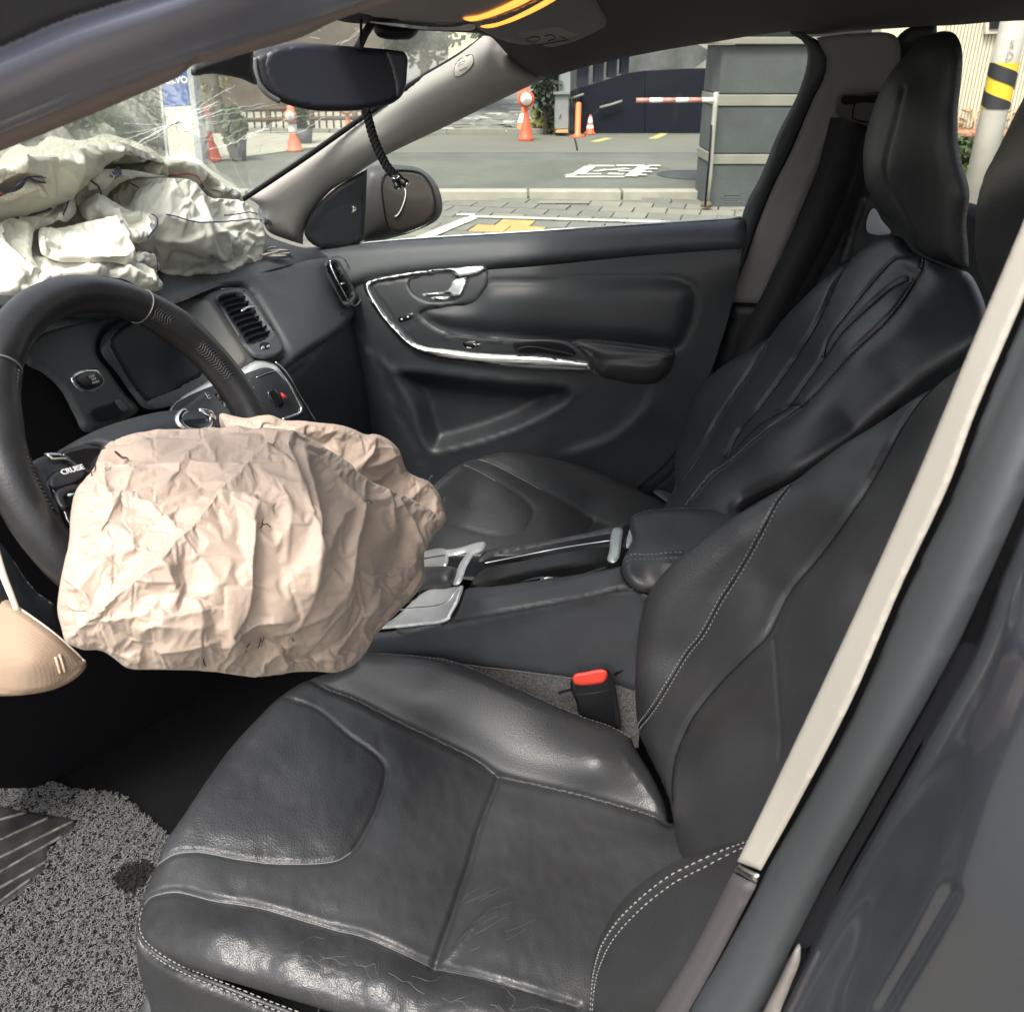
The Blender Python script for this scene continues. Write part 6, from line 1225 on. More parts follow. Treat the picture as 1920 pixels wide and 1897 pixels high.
r = Relief(mg, SMi, 6); r.round(.003); r.h += .0075; r.build('mirror_face', pbr('mirror_dark_reflection', (.022, .023, .034), .35, 0), mir, .003)  # dark navy reflection put into the face colour
patch('mirror_bevel', m5((1138, 226), (1200, 230), (1250, 242), (1260, 266), (1252, 415), (1226, 486), (1206, 506), (1190, 420), (1165, 320)), SMi, pbr('bevel_grey', (.055, .055, .066), .3), mir, .002, .002, 4, lift=.009)
q = SMi.pts(*np.array(cr(m5((316, 262), (322, 340), (350, 430), (400, 490), (470, 530)), False, 4)).T)+SMi.normal([500], [150])*.004; tube('housing_rim', q, .0030, pbr('rim_grey', (.12, .125, .135), .4), mir, 6)
q = np.array([P(677, 36, x=.0), P(677, 60, x=.0), P(676, 90, x=0)]); tube('mirror_cable', q, .0016, M['matte'], mir, 6)
q = np.array([P(697, 44, x=.02), P(684, 64, x=.01), P(671, 92, x=.0)]); tube('mirror_stem', q, .0050, M['soft'], mir, 8)
SPd = Surf([(702, 50, {'x': .06}), (785, 55, {'x': .11}), (740, 73, {'x': .08}), (740, 40, {'x': .09})])
patch('sensor_pod', m5((1062, 50), (1075, 90), (1095, 120), (1150, 138), (1230, 142), (1290, 138), (1325, 118), (1345, 92), (1340, 70), (1200, 60)), SPd, M['soft'], car, .012, .03, 4)
patch('tint_band', m5((-60, 330), (0, 300), (160, 250), (310, 200), (325, 340), (345, 432), (250, 398), (160, 378), (60, 366), (-60, 372)), Surf([(370, 140, {'x': -.40}), (480, 115, {'x': -.33}), (480, 160, {'x': -.32}), (400, 146, {'x': -.38})]), pbr('band_grey', (.05, .053, .06), .4), car, .004, .01, 5)
cord = thing('hanging_cord', 'black braided cord with two metal tipped ends hanging from the rear view mirror', 'cord', P(690, 208, x=0))
q2 = cr([(686, 206), (690, 222), (697, 247), (703, 266), (712, 287), (720, 303), (730, 318), (742, 331)], False, 3)
base = np.array([P(a, b, x=-.005) for a, b in q2]); pr = []
T = np.gradient(base, axis=0); T /= np.linalg.norm(T, axis=1)[:, None]; A_ = np.cross(T, FWD); A_ /= np.linalg.norm(A_, axis=1)[:, None]; B_ = np.cross(T, A_)
s = np.r_[0, np.cumsum(np.linalg.norm(np.diff(base, axis=0), axis=1))]
for k in range(3):
    ph = s/.016*2*math.pi+k*2.094; f = np.linspace(0, s[-1], 260); bb = np.stack([np.interp(f, s, base[:, i]) for i in range(3)], -1); aa = np.stack([np.interp(f, s, A_[:, i]) for i in range(3)], -1); b2 = np.stack([np.interp(f, s, B_[:, i]) for i in range(3)], -1); pf = np.interp(f, s, ph)
    tube('strand', bb+.0030*np.cos(pf)[:, None]*aa+.0022*np.sin(pf)[:, None]*b2, .0030, M['matte'], cord, 6)
for e in ([(740, 328), (741, 338), (745, 348), (748, 354)], [(744, 328), (752, 337), (759, 343), (764, 346)]):
    q = np.array([P(a, b, x=-.008) for a, b in cr(e, False, 2)]); tube('cord_tip', q, np.interp(np.linspace(0, 1, len(q)), [0, .3, .5, .8, 1], [.0035, .0045, .0038, .0055, .004]), M['gloss'], cord, 8)
    tube('metal_bead', q[-3:]+(q[-1]-q[-3])*.4, .0042, M['chrome'], cord, 8); tube('metal_bead', q[3:5], .0050, M['chrome'], cord, 8)
# ================================================================== beige face mask at the lower left
SMk = Surf([(-20, 1110, .78), (60, 1150, .76), (160, 1245, .77), (0, 1305, .75), (60, 1240, .735), (120, 1290, .76)])
mk = thing('face_mask', 'beige folded face mask with ear loop hanging below the steering wheel', 'face mask', P(20, 1250, d=.75))
ol = w7((-90, 720), (-40, 760), (0, 786), (80, 850), (170, 912), (240, 965), (300, 1020), (340, 1058), (357, 1078), (352, 1098), (310, 1142), (260, 1172), (200, 1194), (100, 1211), (0, 1215), (-90, 1210))
r = Relief(ol, SMk, 4, 4); r.round(.006).dome(.004, .05); r.groove(w7((-60, 1180), (100, 1196), (220, 1172), (330, 1090)), .0012, .0008); r.groove([(x-3, y+6) for x, y in w7((0, 786), (80, 850), (170, 912), (300, 1020), (350, 1076))], .0012, .0010)
u = (r.q[:, 0]+r.q[:, 1]*1.4); r.h += .0006*vnoise(r.q[:, 0]/40, r.q[:, 1]/40, 5)
r.build('mask_body', M['mask'], mk, .002)
for a in ((225, 1050, 246, 1118), (242, 1040, 264, 1112)):
    q, n = r.at(w7((a[0], a[1]), (a[2], a[3])), 3, .0004); tube('embossed_mark', q, .0012, pbr('mask_emboss', (.60, .43, .31), .8) if 'mask_emboss' not in bpy.data.materials else bpy.data.materials['mask_emboss'], mk, 5)
q, n = r.at(w7((0, 786), (80, 850), (170, 912), (240, 965), (300, 1020), (350, 1072)), 4, .0008); tube('mask_hem', q, .0012, pbr('mask_edge', (.62, .53, .42), .8), mk, 5)
for pts in ([(-30, 560), (-10, 620), (20, 720), (50, 800), (70, 860), (72, 885)], [(-30, 640), (0, 700), (30, 770), (60, 840), (74, 880)]):
    q = np.array([P(a, b, d=.765) for a, b in cr(w7(*pts), False, 4)]); tube('ear_loop', q, .0022, pbr('loop_cloth', (.52, .44, .34), .8) if 'loop_cloth' not in bpy.data.materials else bpy.data.materials['loop_cloth'], mk, 6, flat=.5)
# ================================================================== floor mat of looped vinyl with a heel pad
mat_o = thing('floor_mat', 'grey black looped vinyl floor mat with ribbed heel pad in the driver footwell', 'floor mat', P(100, 1750, z=.17))
SFm = SPlane((np.array([0, 0, 1.0]), np.array([0, 0, .172])))
mout = fl((-300, 420), (-300, 420), (0, 440), (150, 520), (350, 620), (480, 636), (600, 650), (690, 700), (750, 760), (820, 820), (880, 880), (860, 1000), (900, 1300), (900, 2000), (900, 2000), (-300, 2000), (-300, 2000))
r = Relief(mout, SFm, 12); r.h -= .006; r.build('mat_backing', M['coil_d'], mat_o, .01)
hpad = cr(fl((-300, 800), (0, 720), (130, 745), (250, 760), (390, 800), (370, 850), (250, 930), (230, 1030), (150, 1130), (0, 1240), (-300, 1400)), True, 8)
dark = cr(fl((580, 1090), (640, 1020), (720, 1000), (790, 1010), (770, 1090), (720, 1140), (620, 1150)), True, 8)
rg = np.random.default_rng(2)
N = 42000; uv = rg.uniform([-60, 1395], [330, 1960], (N, 2)); uv = uv[inside(uv, cr(mout, True, 8)) & ~inside(uv, hpad)]
c = SFm.pts(uv[:, 0], uv[:, 1]); isd = inside(uv, dark); c[:, 2] += rg.uniform(-.004, .004, len(c))
# keep an even density on the mat itself
wgt = (SFm.depth(uv[:, 0], uv[:, 1])/1.9)**3; keep = rg.uniform(size=len(c)) < np.clip(wgt, .25, 1); c = c[keep]; isd = isd[keep]
for nm, sel, mm in (('vinyl_loops', ~isd, M['coil']), ('black_loops', isd, M['coil_d'])):
    cc = c[sel]; n_ = len(cc)
    if not n_: continue
    R_ = rg.uniform(.0014, .0030, n_); az = rg.uniform(0, 2*np.pi, n_); tl = rg.uniform(-.7, .7, n_); ph = rg.uniform(0, 6.28, n_); K = 7; span = rg.uniform(3.6, 5.4, n_)
    e1 = np.stack([np.cos(az), np.sin(az), np.zeros(n_)], -1); e2 = np.stack([-np.sin(az)*np.cos(tl), np.cos(az)*np.cos(tl), np.sin(tl)], -1); e3 = np.cross(e1, e2)
    rings = []
    for k in range(K):
        a = ph+span*k/(K-1); p = cc+R_[:, None]*(np.cos(a)[:, None]*e1+np.sin(a)[:, None]*e2)+e3*((k/(K-1)-.5)*.004)
        rad = np.cos(a)[:, None]*e1+np.sin(a)[:, None]*e2
        for m_ in range(3):
            th = 2*np.pi*m_/3; rings.append(p+.00048*(math.cos(th)*rad+math.sin(th)*e3))
    Vv = np.stack(rings, 1).reshape(-1, 3); fb = []
    for k in range(K-1):
        for m_ in range(3): fb.append((k*3+m_, k*3+(m_+1) % 3, (k+1)*3+(m_+1) % 3, (k+1)*3+m_))
    fb = np.array(fb); Fv = (np.arange(n_)[:, None, None]*(K*3)+fb[None]).reshape(-1, 4)
    me = bpy.data.meshes.new(nm); me.vertices.add(len(Vv)); me.vertices.foreach_set('co', Vv.ravel()); me.loops.add(Fv.size); me.loops.foreach_set('vertex_index', Fv.ravel()); me.polygons.add(len(Fv))
    me.polygons.foreach_set('loop_start', np.arange(0, Fv.size, 4)); me.polygons.foreach_set('loop_total', np.full(len(Fv), 4)); me.update(calc_edges=True); me.materials.append(mm)
    o = bpy.data.objects.new(nm, me); COL.objects.link(o); par(o, mat_o); o['kind'] = 'stuff'
r = Relief([tuple(p) for p in hpad[::3]], SFm, 6); r.h += .003; r.round(.003); r.build('heel_pad', pbr('heel_rubber', (.020, .020, .019), .55, 0, None, (14, .5, .1)), mat_o, .01)
for a, b in (((-200, 850), (140, 755)), ((-200, 990), (250, 785)), ((-200, 1090), (380, 800)), ((-200, 1180), (320, 880)), ((-200, 1260), (240, 1010)), ((-100, 1290), (160, 1100))):
    q = np.array(cr([fl(a)[0], fl(b)[0]], False, 8)); tube('pad_rib', SFm.pts(q[:, 0], q[:, 1])+np.array([0, 0, .004]), .0030, pbr('rib_rubber', (.085, .08, .072), .45, 0, None, (60, .8, .15)) if 'rib_rubber' not in bpy.data.materials else bpy.data.materials['rib_rubber'], mat_o, 6)
# ================================================================== the street outside
LFT = -RGT
def U(px, py, u): return P(px, py, pl=(_hd, CAM+_hd*u))
def G(px, py, z=0.0): return P(px, py, z=z)
def udist(p): return float((np.asarray(p)-CAM)@_hd)
def st(u, v, z=0.0): return np.array([CAM[0], CAM[1], 0])+_hd*u+LFT*v+np.array([0, 0, z])
ROT = np.stack([_hd, LFT, np.array([0, 0, 1.0])], 1)          # columns: street depth, left, up
M['asphalt'] = pbr('worn_asphalt', (.104, .108, .089), .9, 0, [('noise', 60, .5, .01)], (1.1, .24, .03))
M['pave'] = pbr('grey_paver', (.145, .145, .122), .85, 0, [('noise', 40, .3, .004)], (3, .14)); M['pave2'] = pbr('pale_paver', (.19, .186, .15), .85, 0, [('noise', 40, .3, .004)], (3, .12)); M['pave3'] = pbr('ochre_tactile_paver', (.42, .27, .10), .85, 0, None, (3, .14))
M['kerb'] = pbr('kerb_granite', (.30, .29, .24), .85, 0, None, (5, .12)); M['paint_w'] = pbr('road_white', (.46, .46, .40), .8, 0, None, (6, .25)); M['paint_y'] = pbr('road_yellow', (.42, .36, .14), .8, 0, None, (5, .2))
M['conc'] = pbr('dark_concrete', (.066, .075, .073), .9, 0, [('noise', 30, .5, .006)], (2.2, .22)); M['conc_l'] = pbr('pale_concrete', (.20, .20, .165), .9, 0, [('noise', 40, .3, .004)], (3, .10))
M['orange'] = pbr('orange_plastic', (.78, .105, .045), .45, 0, None, (4, .12)); M['orange_p'] = pbr('faded_orange_plastic', (.66, .19, .10), .5, 0, None, (4, .12)); M['black_wall'] = pbr('black_panel', (.008, .010, .016), .85, spec=.2)
M['white_p'] = pbr('white_paint', (.78, .77, .70), .5); M['leaf'] = pbr('hedge_leaf', (.055, .085, .030), .7, 0, None, (5, .35)); M['leaf_d'] = pbr('dark_leaf', (.022, .036, .022), .7, 0, None, (5, .35)); M['leaf_g'] = pbr('grey_green_leaf', (.10, .12, .075), .75, 0, None, (3, .35)); M['bark'] = pbr('bark', (.09, .075, .055), .9)
def quad_sheet(name, cs, mat, parent=None): return mesh_obj(name, cs, [tuple(range(len(cs)))], mat, parent, False)
# ground, road, pavement
o = mesh_obj('ground', [(-220, -220, -.012), (220, -220, -.012), (220, 220, -.012), (-220, 220, -.012)], [(0, 1, 2, 3)], pbr('ground_grey', (.16, .155, .135), .95, 0, None, (.6, .15)), None, False); o['kind'] = 'structure'
uk = udist(G(1000, 368))
q = [st(uk, -40), st(uk, 45), st(udist(G(1200, 249)), 45), st(udist(G(1200, 249)), -40)]
o = mesh_obj('road', [tuple(a+np.array([0, 0, -.004])) for a in q], [(0, 1, 2, 3)], M['asphalt'], None, False); o['kind'] = 'structure'
# lighter worn band along the far lane
for a, b, nm in ((253, 287, 'lane_wear'),):
    q = [G(700, b), G(1330, b), G(1330, a), G(820, a)]; o2 = mesh_obj(nm, q, [(0, 1, 2, 3)], pbr('worn_lane', (.125, .126, .102), .9, 0, None, (.5, .12)), o, False)
road = o
pav = mesh_obj('pavement', [tuple(st(-30, -30, -.008)), tuple(st(-30, 30, -.008)), tuple(st(uk-.02, 30, -.008)), tuple(st(uk-.02, -30, -.008))], [(0, 1, 2, 3)], pbr('joint_sand', (.13, .125, .10), .95), None, False); pav['kind'] = 'structure'
TS = .30; bm_v, bm_f = box_geo((0, 0, 0), (TS-.014, TS-.014, .05)); pm = {}
for k in ('pave', 'pave2', 'pave3'):
    me = bpy.data.meshes.new('paver'); me.from_pydata([tuple(v) for v in bm_v], [], bm_f); me.materials.append(M[k]); pm[k] = me
rg = np.random.default_rng(4); npv = 0
for i in range(14, 36):
    for j in range(-30, 30):
        x, y = i*TS, j*TS+(TS*.5 if i % 2 else 0)
        if (np.array([x, y, 0])-CAM)@_hd > uk-.30: continue
        pr_ = proj([x, y, .01])
        if not (600 < pr_[0] < 1440 and 355 < pr_[1] < 470): continue
        if npv >= 296: continue
        k = 'pave3' if (885 < pr_[0] < 1005 and 417 < pr_[1] < 432) else ('pave2' if rg.uniform() < (.30 if pr_[0] < 1150 else .55) else 'pave')
        p = bpy.data.objects.new('paver', pm[k]); COL.objects.link(p); p.location = (x, y, -.012+rg.uniform(-.002, .002)); p.rotation_euler = (rg.normal(0, .004), rg.normal(0, .004), rg.normal(0, .008)); par(p, pav); npv += 1
# stall lines painted on the pavers
def stripe(name, a, b, w_, z, mat, parent):
    a, b = G(*a, z), G(*b, z); d = (b-a)/np.linalg.norm(b-a); n = np.cross([0, 0, 1], d)*w_/2; return quad_sheet(name, [a-n, b-n, b+n, a+n], mat, parent)
stripe('stall_line', (880, 405.5), (1420, 421), .10, .022, M['paint_w'], pav); stripe('stall_line', (884, 408), (770, 455), .12, .0225, M['paint_w'], pav); stripe('stall_line', (856, 402), (890, 402), .10, .022, M['paint_w'], pav)
stripe('stall_line', (1010, 379), (1105, 379), .16, .022, M['pave2'], pav)
kb = thing('kerb', 'pale stone kerb between the road and the near paving', 'kerb', st(uk, 0))
kb['kind'] = 'structure'; 
for k in range(-5, 7):
    box('kerb_stone', st(uk-.11, -k*.92+.3, .02), (.20, .90, .11), M['kerb'], kb, ROT, .008)
del kb['category']
# road lettering, yellow dashes, manhole
def z3(*p): return [(940+x/3.2, 60+y/3.2) for x, y in p]
pr = []
def rstroke(pts, w_):
    c = [G(*a, .004) for a in z3(*pts)]; out = []
    for a, b in zip(c[:-1], c[1:]):
        d = (b-a)/np.linalg.norm(b-a); n = np.cross([0, 0, 1], d)*w_/2; out.append((np.array([a-n, b-n, b+n, a+n]), [(0, 1, 2, 3)]))
    return out
lt = []
for i, (pts, w_) in enumerate((([(520, 803), (678, 803)], .16), ([(535, 806), (462, 852)], .15), ([(400, 862), (450, 852), (600, 852)], .12), ([(384, 870), (736, 869)], .13), ([(560, 838), (640, 826)], .10),
                 ([(690, 803), (862, 803)], .16), ([(640, 830), (700, 826), (760, 820)], .12), ([(640, 852), (735, 855)], .16), ([(860, 806), (775, 869)], .15), ([(880, 805), (955, 805)], .14), ([(846, 824), (936, 824)], .14), ([(822, 842), (905, 842)], .13), ([(800, 860), (872, 861)], .12), ([(700, 838), (800, 838)], .12))):
    for v, f in rstroke(pts, w_): v[:, 2] += .0006*i; lt.append((v, f))
ro = mesh_obj('road_lettering', *join_geo(lt), M['paint_w'], road, False); ro['kind'] = 'stuff'
stripe('yellow_dash', z3((555, 660))[0], z3((645, 637))[0], .14, .003, M['paint_y'], road); stripe('yellow_dash', z3((905, 642))[0], z3((978, 610))[0], .14, .003, M['paint_y'], road); stripe('yellow_dash', z3((1225, 640))[0], z3((1252, 618))[0], .14, .003, M['paint_y'], road)
c = G(*z3((1150, 857))[0]); v, f = lathe_geo([(.0, 0), (.42, 0), (.42, .004), (.0, .0045)], 24, c); mesh_obj('manhole_cover', v, f, pbr('iron_cover', (.05, .055, .055), .7), road)
L = cr(z3((440, 640), (448, 670), (456, 712)), False, 3); tube('road_crack', [G(a, b, .004) for a, b in L], .012, M['matte'], road, 4)
# --- banded concrete gate pier
up = udist(G(1330, 391)); a = U(1327, 391, up); zt = U(1349, 84, up)[2]; va = float((a-CAM)@LFT); W_ = 1.15
pier = thing('gate_pier', 'tall dark concrete pier with two pale bands beside the barrier', 'pier', st(up+.35, va-W_/2))
zb = [0.0] + [U(1338, p_, up)[2] for p_ in (309, 289, 200, 177)] + [zt]
for k in range(5):
    z0, z1 = zb[k], zb[k+1]; bd = k in (1, 3); e = .012 if bd else 0
    box('pale_band' if bd else 'concrete_block', st(up+.35, va-W_/2, (z0+z1)/2), (.7+2*e, W_+2*e, z1-z0-.006), M['conc_l'] if bd else M['conc'], pier, ROT, .008)
box('cap', st(up+.35, va-W_/2, zt+.03), (.80, W_+.10, .055), M['conc_l'], pier, ROT, .006)
can = box('canopy', st(up+.8, va-1.0, zt+.32), (1.5, 2.4, .30), pbr('canopy_grey', (.24, .245, .225), .7, 0, None, (2, .1)), None, ROT, .01); tag(can, 'pale grey canopy slab above the banded concrete pier', 'canopy')
# --- barrier arm
bar = thing('barrier_gate', 'slim pale post with red and white striped barrier arm in front of a black wall', 'barrier', G(1327, 388)); ub = up-.15
q = [U(1325, 386, ub), U(1331, 330, ub), U(1336, 260, ub), U(1341, 200, ub), U(1343, 173, ub)]; tube('post', q, .022, pbr('worn_post', (.32, .31, .27), .5), bar, 8)
q = [U(1322, 386, ub-.05), U(1330, 300, ub-.05), U(1334, 235, ub-.05)]; tube('stay', q, .010, M['matte'], bar, 6)
a = U(1193, 188.5, ub); b = U(1341, 187.5, ub)
for k in range(6):
    p0, p1 = a+(b-a)*k/6, a+(b-a)*(k+1)/6; d = (p1-p0)*.01
    tube('arm_section', [p0, p1-d], .019, M['white_p'] if k % 2 else pbr('arm_red', (.46, .20, .17), .5) if k == 0 else (M['white_p'] if k % 2 else bpy.data.materials['arm_red']), bar, 8)
v, f = lathe_geo([(.0, 0), (.05, 0), (.05, .03), (.03, .05), (0, .05)], 12, U(1324, 388, ub)); mesh_obj('foot', v, f, pbr('foot_rust', (.12, .09, .06), .8), bar)
# --- black wall of the car park, its columns and what stands behind
uw = udist(G(1200, 250)); wall = thing('black_wall', 'black panelled car park wall across the road', 'wall', st(uw, -2))
def zpoly(name, pts, u, th, mat, parent): 
    f_ = [U(x, y, u) for x, y in z3(*pts)]; n = len(f_); bk = [p+_hd*th for p in f_]
    return orient_out(mesh_obj(name, f_+bk, [tuple(range(n)), tuple(range(2*n-1, n-1, -1))]+[(i, i+n, (i+1) % n+n, (i+1) % n) for i in range(n)], mat, parent, False))
zpoly('panel', [(480, 610), (480, 336), (600, 300), (760, 250), (860, 236), (860, 608)], uw, .2, M['black_wall'], wall)
zpoly('panel', [(864, 608), (864, 236), (1140, 222), (1340, 218), (1340, 606)], uw, .2, M['black_wall'], wall)
for k in range(6):
    x0 = 400+k*13.5; zpoly('slat', [(x0, 600), (x0, 366-k*6), (x0+9, 362-k*6), (x0+9, 602)], uw-.05, .1, M['black_wall'], wall)
tube('cable', [U(*z3((590, 455))[0], uw-.1), U(*z3((660, 437))[0], uw-.1), U(*z3((725, 415))[0], uw-.1)], .02, M['conc_l'], wall, 5); tube('cable', [U(*z3((400, 408))[0], uw-.1), U(*z3((495, 374))[0], uw-.1)], .02, M['conc_l'], wall, 5)
for k, (x0, x1, y0, y1) in enumerate(((456, 522, 150, 335), (556, 612, 120, 305), (638, 692, 100, 275), (716, 764, 80, 255))):
    o = zpoly('column', [(x0, y1), (x0+6, y0), (x1+6, y0), (x1, y1)], uw+.4, .3, pbr('column_dark', (.02, .024, .036), .85) if k == 0 else bpy.data.materials['column_dark'], None)
    tag(o, ['widest dark column, first from the stone gate post', 'dark column second from the stone gate post', 'dark column third from the stone gate post', 'dark column farthest from the stone gate post, nearest the barrier'][k], 'column', 'columns above the black wall')
o = zpoly('soffit', [(400, 150), (1320, 60), (1320, -60), (400, -20)], uw+.2, 6.0, pbr('soffit_dark', (.05, .05, .055), .8), None); tag(o, 'dark soffit over the car park entrance', 'soffit')
o = zpoly('far_building', [(440, 420), (440, 60), (1150, 60), (1280, 130), (1150, 225), (1150, 420)], uw+9, 2.0, pbr('mottled_facade', (.085, .088, .085), .8, 0, None, (1.2, .6)), None); tag(o, 'mottled grey building seen between the dark columns', 'building')
o = zpoly('far_wall', [(1130, 420), (1130, 40), (1400, 40), (1400, 420)], uw+14, 1.0, pbr('pale_far_wall', (.25, .26, .2), .8, 0, None, (.8, .25)), None); tag(o, 'pale sunlit wall glimpsed beside the concrete pier', 'wall')
# --- stone gate post, wood offcut
sp = thing('gate_post', 'square grey stone gate post at the end of the black wall', 'gate post', st(uw-.4, 0))
zpoly('shaft', [(320, 582), (320, 378), (404, 376), (402, 580)], uw-.5, .5, pbr('stone_post', (.20, .215, .215), .85, 0, None, (4, .15)), sp)
zpoly('cap', [(312, 376), (314, 360), (412, 356), (412, 374)], uw-.55, .6, bpy.data.materials['stone_post'], sp); zpoly('upper_shaft', [(344, 358), (346, 200), (410, 200), (408, 356)], uw-.45, .4, bpy.data.materials['stone_post'], sp)
o = zpoly('plank', [(326, 606), (330, 590), (400, 588), (404, 606)], uw-.6, .3, pbr('raw_wood', (.50, .30, .14), .8), None); tag(o, 'short raw wood plank at the foot of the stone post', 'plank')
# --- foliage builder
def leaves(n, sampler, size, seed, flat=.6):
    g = np.random.default_rng(seed); c = sampler(n, g); a = g.normal(size=(n, 3)); a /= np.linalg.norm(a, axis=1)[:, None]; b = np.cross(a, g.normal(size=(n, 3))); b /= np.linalg.norm(b, axis=1)[:, None]
    s = size*g.uniform(.6, 1.3, n)[:, None]; V = np.stack([c-a*s, c+b*s*flat, c+a*s, c-b*s*flat], 1).reshape(-1, 3); return V, [(4*i, 4*i+1, 4*i+2, 4*i+3) for i in range(n)]
def crown_sampler(cen, rad, lumps, seed, cone=False):
    g0 = np.random.default_rng(seed); L = g0.normal(size=(lumps, 3)); L /= np.linalg.norm(L, axis=1)[:, None]; L *= g0.uniform(.35, .95, (lumps, 1)); R = g0.uniform(.22, .45, lumps)
    def f(n, g):
        k = g.integers(0, lumps, n); d = g.normal(size=(n, 3)); d /= np.linalg.norm(d, axis=1)[:, None]; p = L[k]+d*(R[k]*g.uniform(.5, 1, n)**.5)[:, None]
        if cone: p[:, :2] *= np.clip(1.1-(p[:, 2:3]+1)/2.1, .08, 1.1)
        return np.asarray(cen)+p*np.asarray(rad)
    return f
def tree(label, base, h, rad, mat, n=1800, leaf=.10, trunk=.12, seed=1, group=None, cat='tree', name='tree', crown_h=None, cone=False):
    t = thing(name, label, cat, base, group); base = np.asarray(base, float); ch = crown_h or h*.38
    cen = base+np.array([0, 0, h-ch]); g = np.random.default_rng(seed)
    parts = [tube_geo([base+np.array([0, 0, -.1]), base+np.array([g.normal(0, .05), 0, h*.35]), base+np.array([g.normal(0, .12), g.normal(0, .1), h*.75])], [trunk, trunk*.75, trunk*.35], 7)]
    for k in range(5):
        a = g.uniform(0, 6.28); z0 = h*g.uniform(.3, .6); parts.append(tube_geo([base+np.array([0, 0, z0]), base+np.array([math.cos(a)*rad*.35, math.sin(a)*rad*.35, z0+h*.14]), base+np.array([math.cos(a)*rad*.7, math.sin(a)*rad*.7, z0+h*.3])], [trunk*.45, trunk*.3, trunk*.1], 5))
    mesh_obj('trunk', *join_geo(parts), M['bark'], t)
    v, f = leaves(n, crown_sampler(cen, (rad, rad, ch), 26, seed, cone), leaf, seed+1); mesh_obj('crown', v, f, mat, t, False); return t
p = G(1022, 236); tree('dark conical evergreen beside the stone gate post', st(uw-.3, float((U(1022, 240, uw)-CAM)@LFT)), 1.95, .42, M['leaf_d'], 2600, .05, .05, 3, None, 'shrub', 'conifer', .95, True)
def strip_plants(label, name, cat, pts, u0, u1, h, mat, n, seed, leaf=.06):
    A = G(*pts[0]); B = G(*pts[1])
    def f(m, g): t = g.uniform(size=m)[:, None]; w_ = g.uniform(-.5, .5, m)[:, None]; return A+(B-A)*t+_hd*w_*u1+np.array([0, 0, 1])*g.uniform(0, 1, m)[:, None]*h
    v, f_ = leaves(n, f, leaf, seed, .25); o = mesh_obj(name, v, f_, mat, None, False); tag(o, label, cat); return o
o = strip_plants('', 'grass', '', ((1000, 240), (1038, 246)), 0, 1.6, .32, pbr('dry_grass', (.17, .17, .05), .8, 0, None, (3, .4)), 900, 5, .09); o['kind'] = 'stuff'
# --- plaza of random pale stones in dark setts, left of the gate post
u0 = udist(G(960, 249)); pz = mesh_obj('plaza', [tuple(st(u0, -1.2, .002)), tuple(st(u0, 14, .002)), tuple(st(u0+26, 22, .002)), tuple(st(u0+26, -3, .002))], [(0, 1, 2, 3)], pbr('sett_grey', (.135, .14, .13), .9, 0, [('noise', 20, .5, .01)], (1.2, .3)), None, False); pz['kind'] = 'structure'
rg = np.random.default_rng(8); cnt = 0
while cnt < 150:
    px, py = rg.uniform(760, 1012), rg.uniform(168, 249)
    if px < 1900-py*5.6+400 and px < 1027-(py-150)*2.0-20: continue
    c = G(px, py, .006); s = rg.uniform(.10, .34); n = rg.integers(4, 7); an = np.sort(rg.uniform(0, 6.28, n)); v = [c+_hd*math.sin(a)*s*rg.uniform(.5, .8)+LFT*math.cos(a)*s*rg.uniform(.7, 1.2) for a in an]
    w_ = [p_-np.array([0, 0, .02]) for p_ in v]
    mesh_obj('paving_stone', v+w_, [tuple(range(n))]+[(i, i+n, (i+1) % n+n, (i+1) % n) for i in range(n)], M['conc_l'] if cnt % 4 else M['paint_w'], pz, False); cnt += 1
q = [st(u0-.03, -1.2, .03), st(u0-.03, 14, .03)]
for k in range(10): box('kerb_stone', st(u0-.08, -.4+k*1.0, .02), (.14, .98, .10), M['conc_l'], pz, ROT, .006)
# --- orange sign stands, posts and cones
def cone_stand(name, label, cat, base, h, r0, mat, disc=None, board=None, band=None, group=None, neck=.32):
    t = thing(name, label, cat, base, group)
    v, f = lathe_geo([(r0*1.0, 0), (r0*1.0, h*.05), (r0*.88, h*.07), (r0*.80, h*.20), (r0*.45, h*.36), (r0*neck, h*.55), (r0*neck*.9, h*.98), (r0*neck*.5, h)], 16, base); mesh_obj('body', v, f, mat, t)
    if disc:
        z, rd = disc; R90 = Matrix.Rotation(math.pi/2, 3, 'Y'); c = np.asarray(base)+np.array([0, 0, z])-_hd*r0*.5
        for nm, r_, th, mm in (('sign_ring', rd, .03, mat), ('sign_face', rd*.70, .045, M['white_p'])):
            v, f = lathe_geo([(0, 0), (r_, 0), (r_, th), (0, th)], 20); v = v@np.array(R90).T; v = v@np.stack([-_hd*-1, LFT, np.array([0, 0, 1])], 0); mesh_obj(nm, c-v*1.0, f, mm, t)
    if board:
        z, w_, hh = board; box('board', np.asarray(base)+np.array([0, 0, z]), (.05, w_, hh), mat, t, ROT, .01); box('board_panel', np.asarray(base)+np.array([0, 0, z])-_hd*.03, (.02, w_*.55, hh*.5), M['white_p'] if board[0] > .8 else mat, t, ROT, .004)
    if band:
        for z0, z1 in band:
            a = lambda z: np.interp(z/h, [0, .07, .2, .36, .55, .98], [r0, r0*.88, r0*.8, r0*.45, r0*neck, r0*neck*.9])+.006
            v, f = lathe_geo([(a(z0), z0), (a(z1), z1)], 16, base); mesh_obj('band', v, f[:16], M['white_p'], t)
    return t
b = G(986, 264); cone_stand('sign_stand', 'orange stand with round white sign, in front of its twin by the plaza', 'sign stand', b, .78, .115, M['orange'], (.60, .125), None, None, 'orange sign stands', .26)
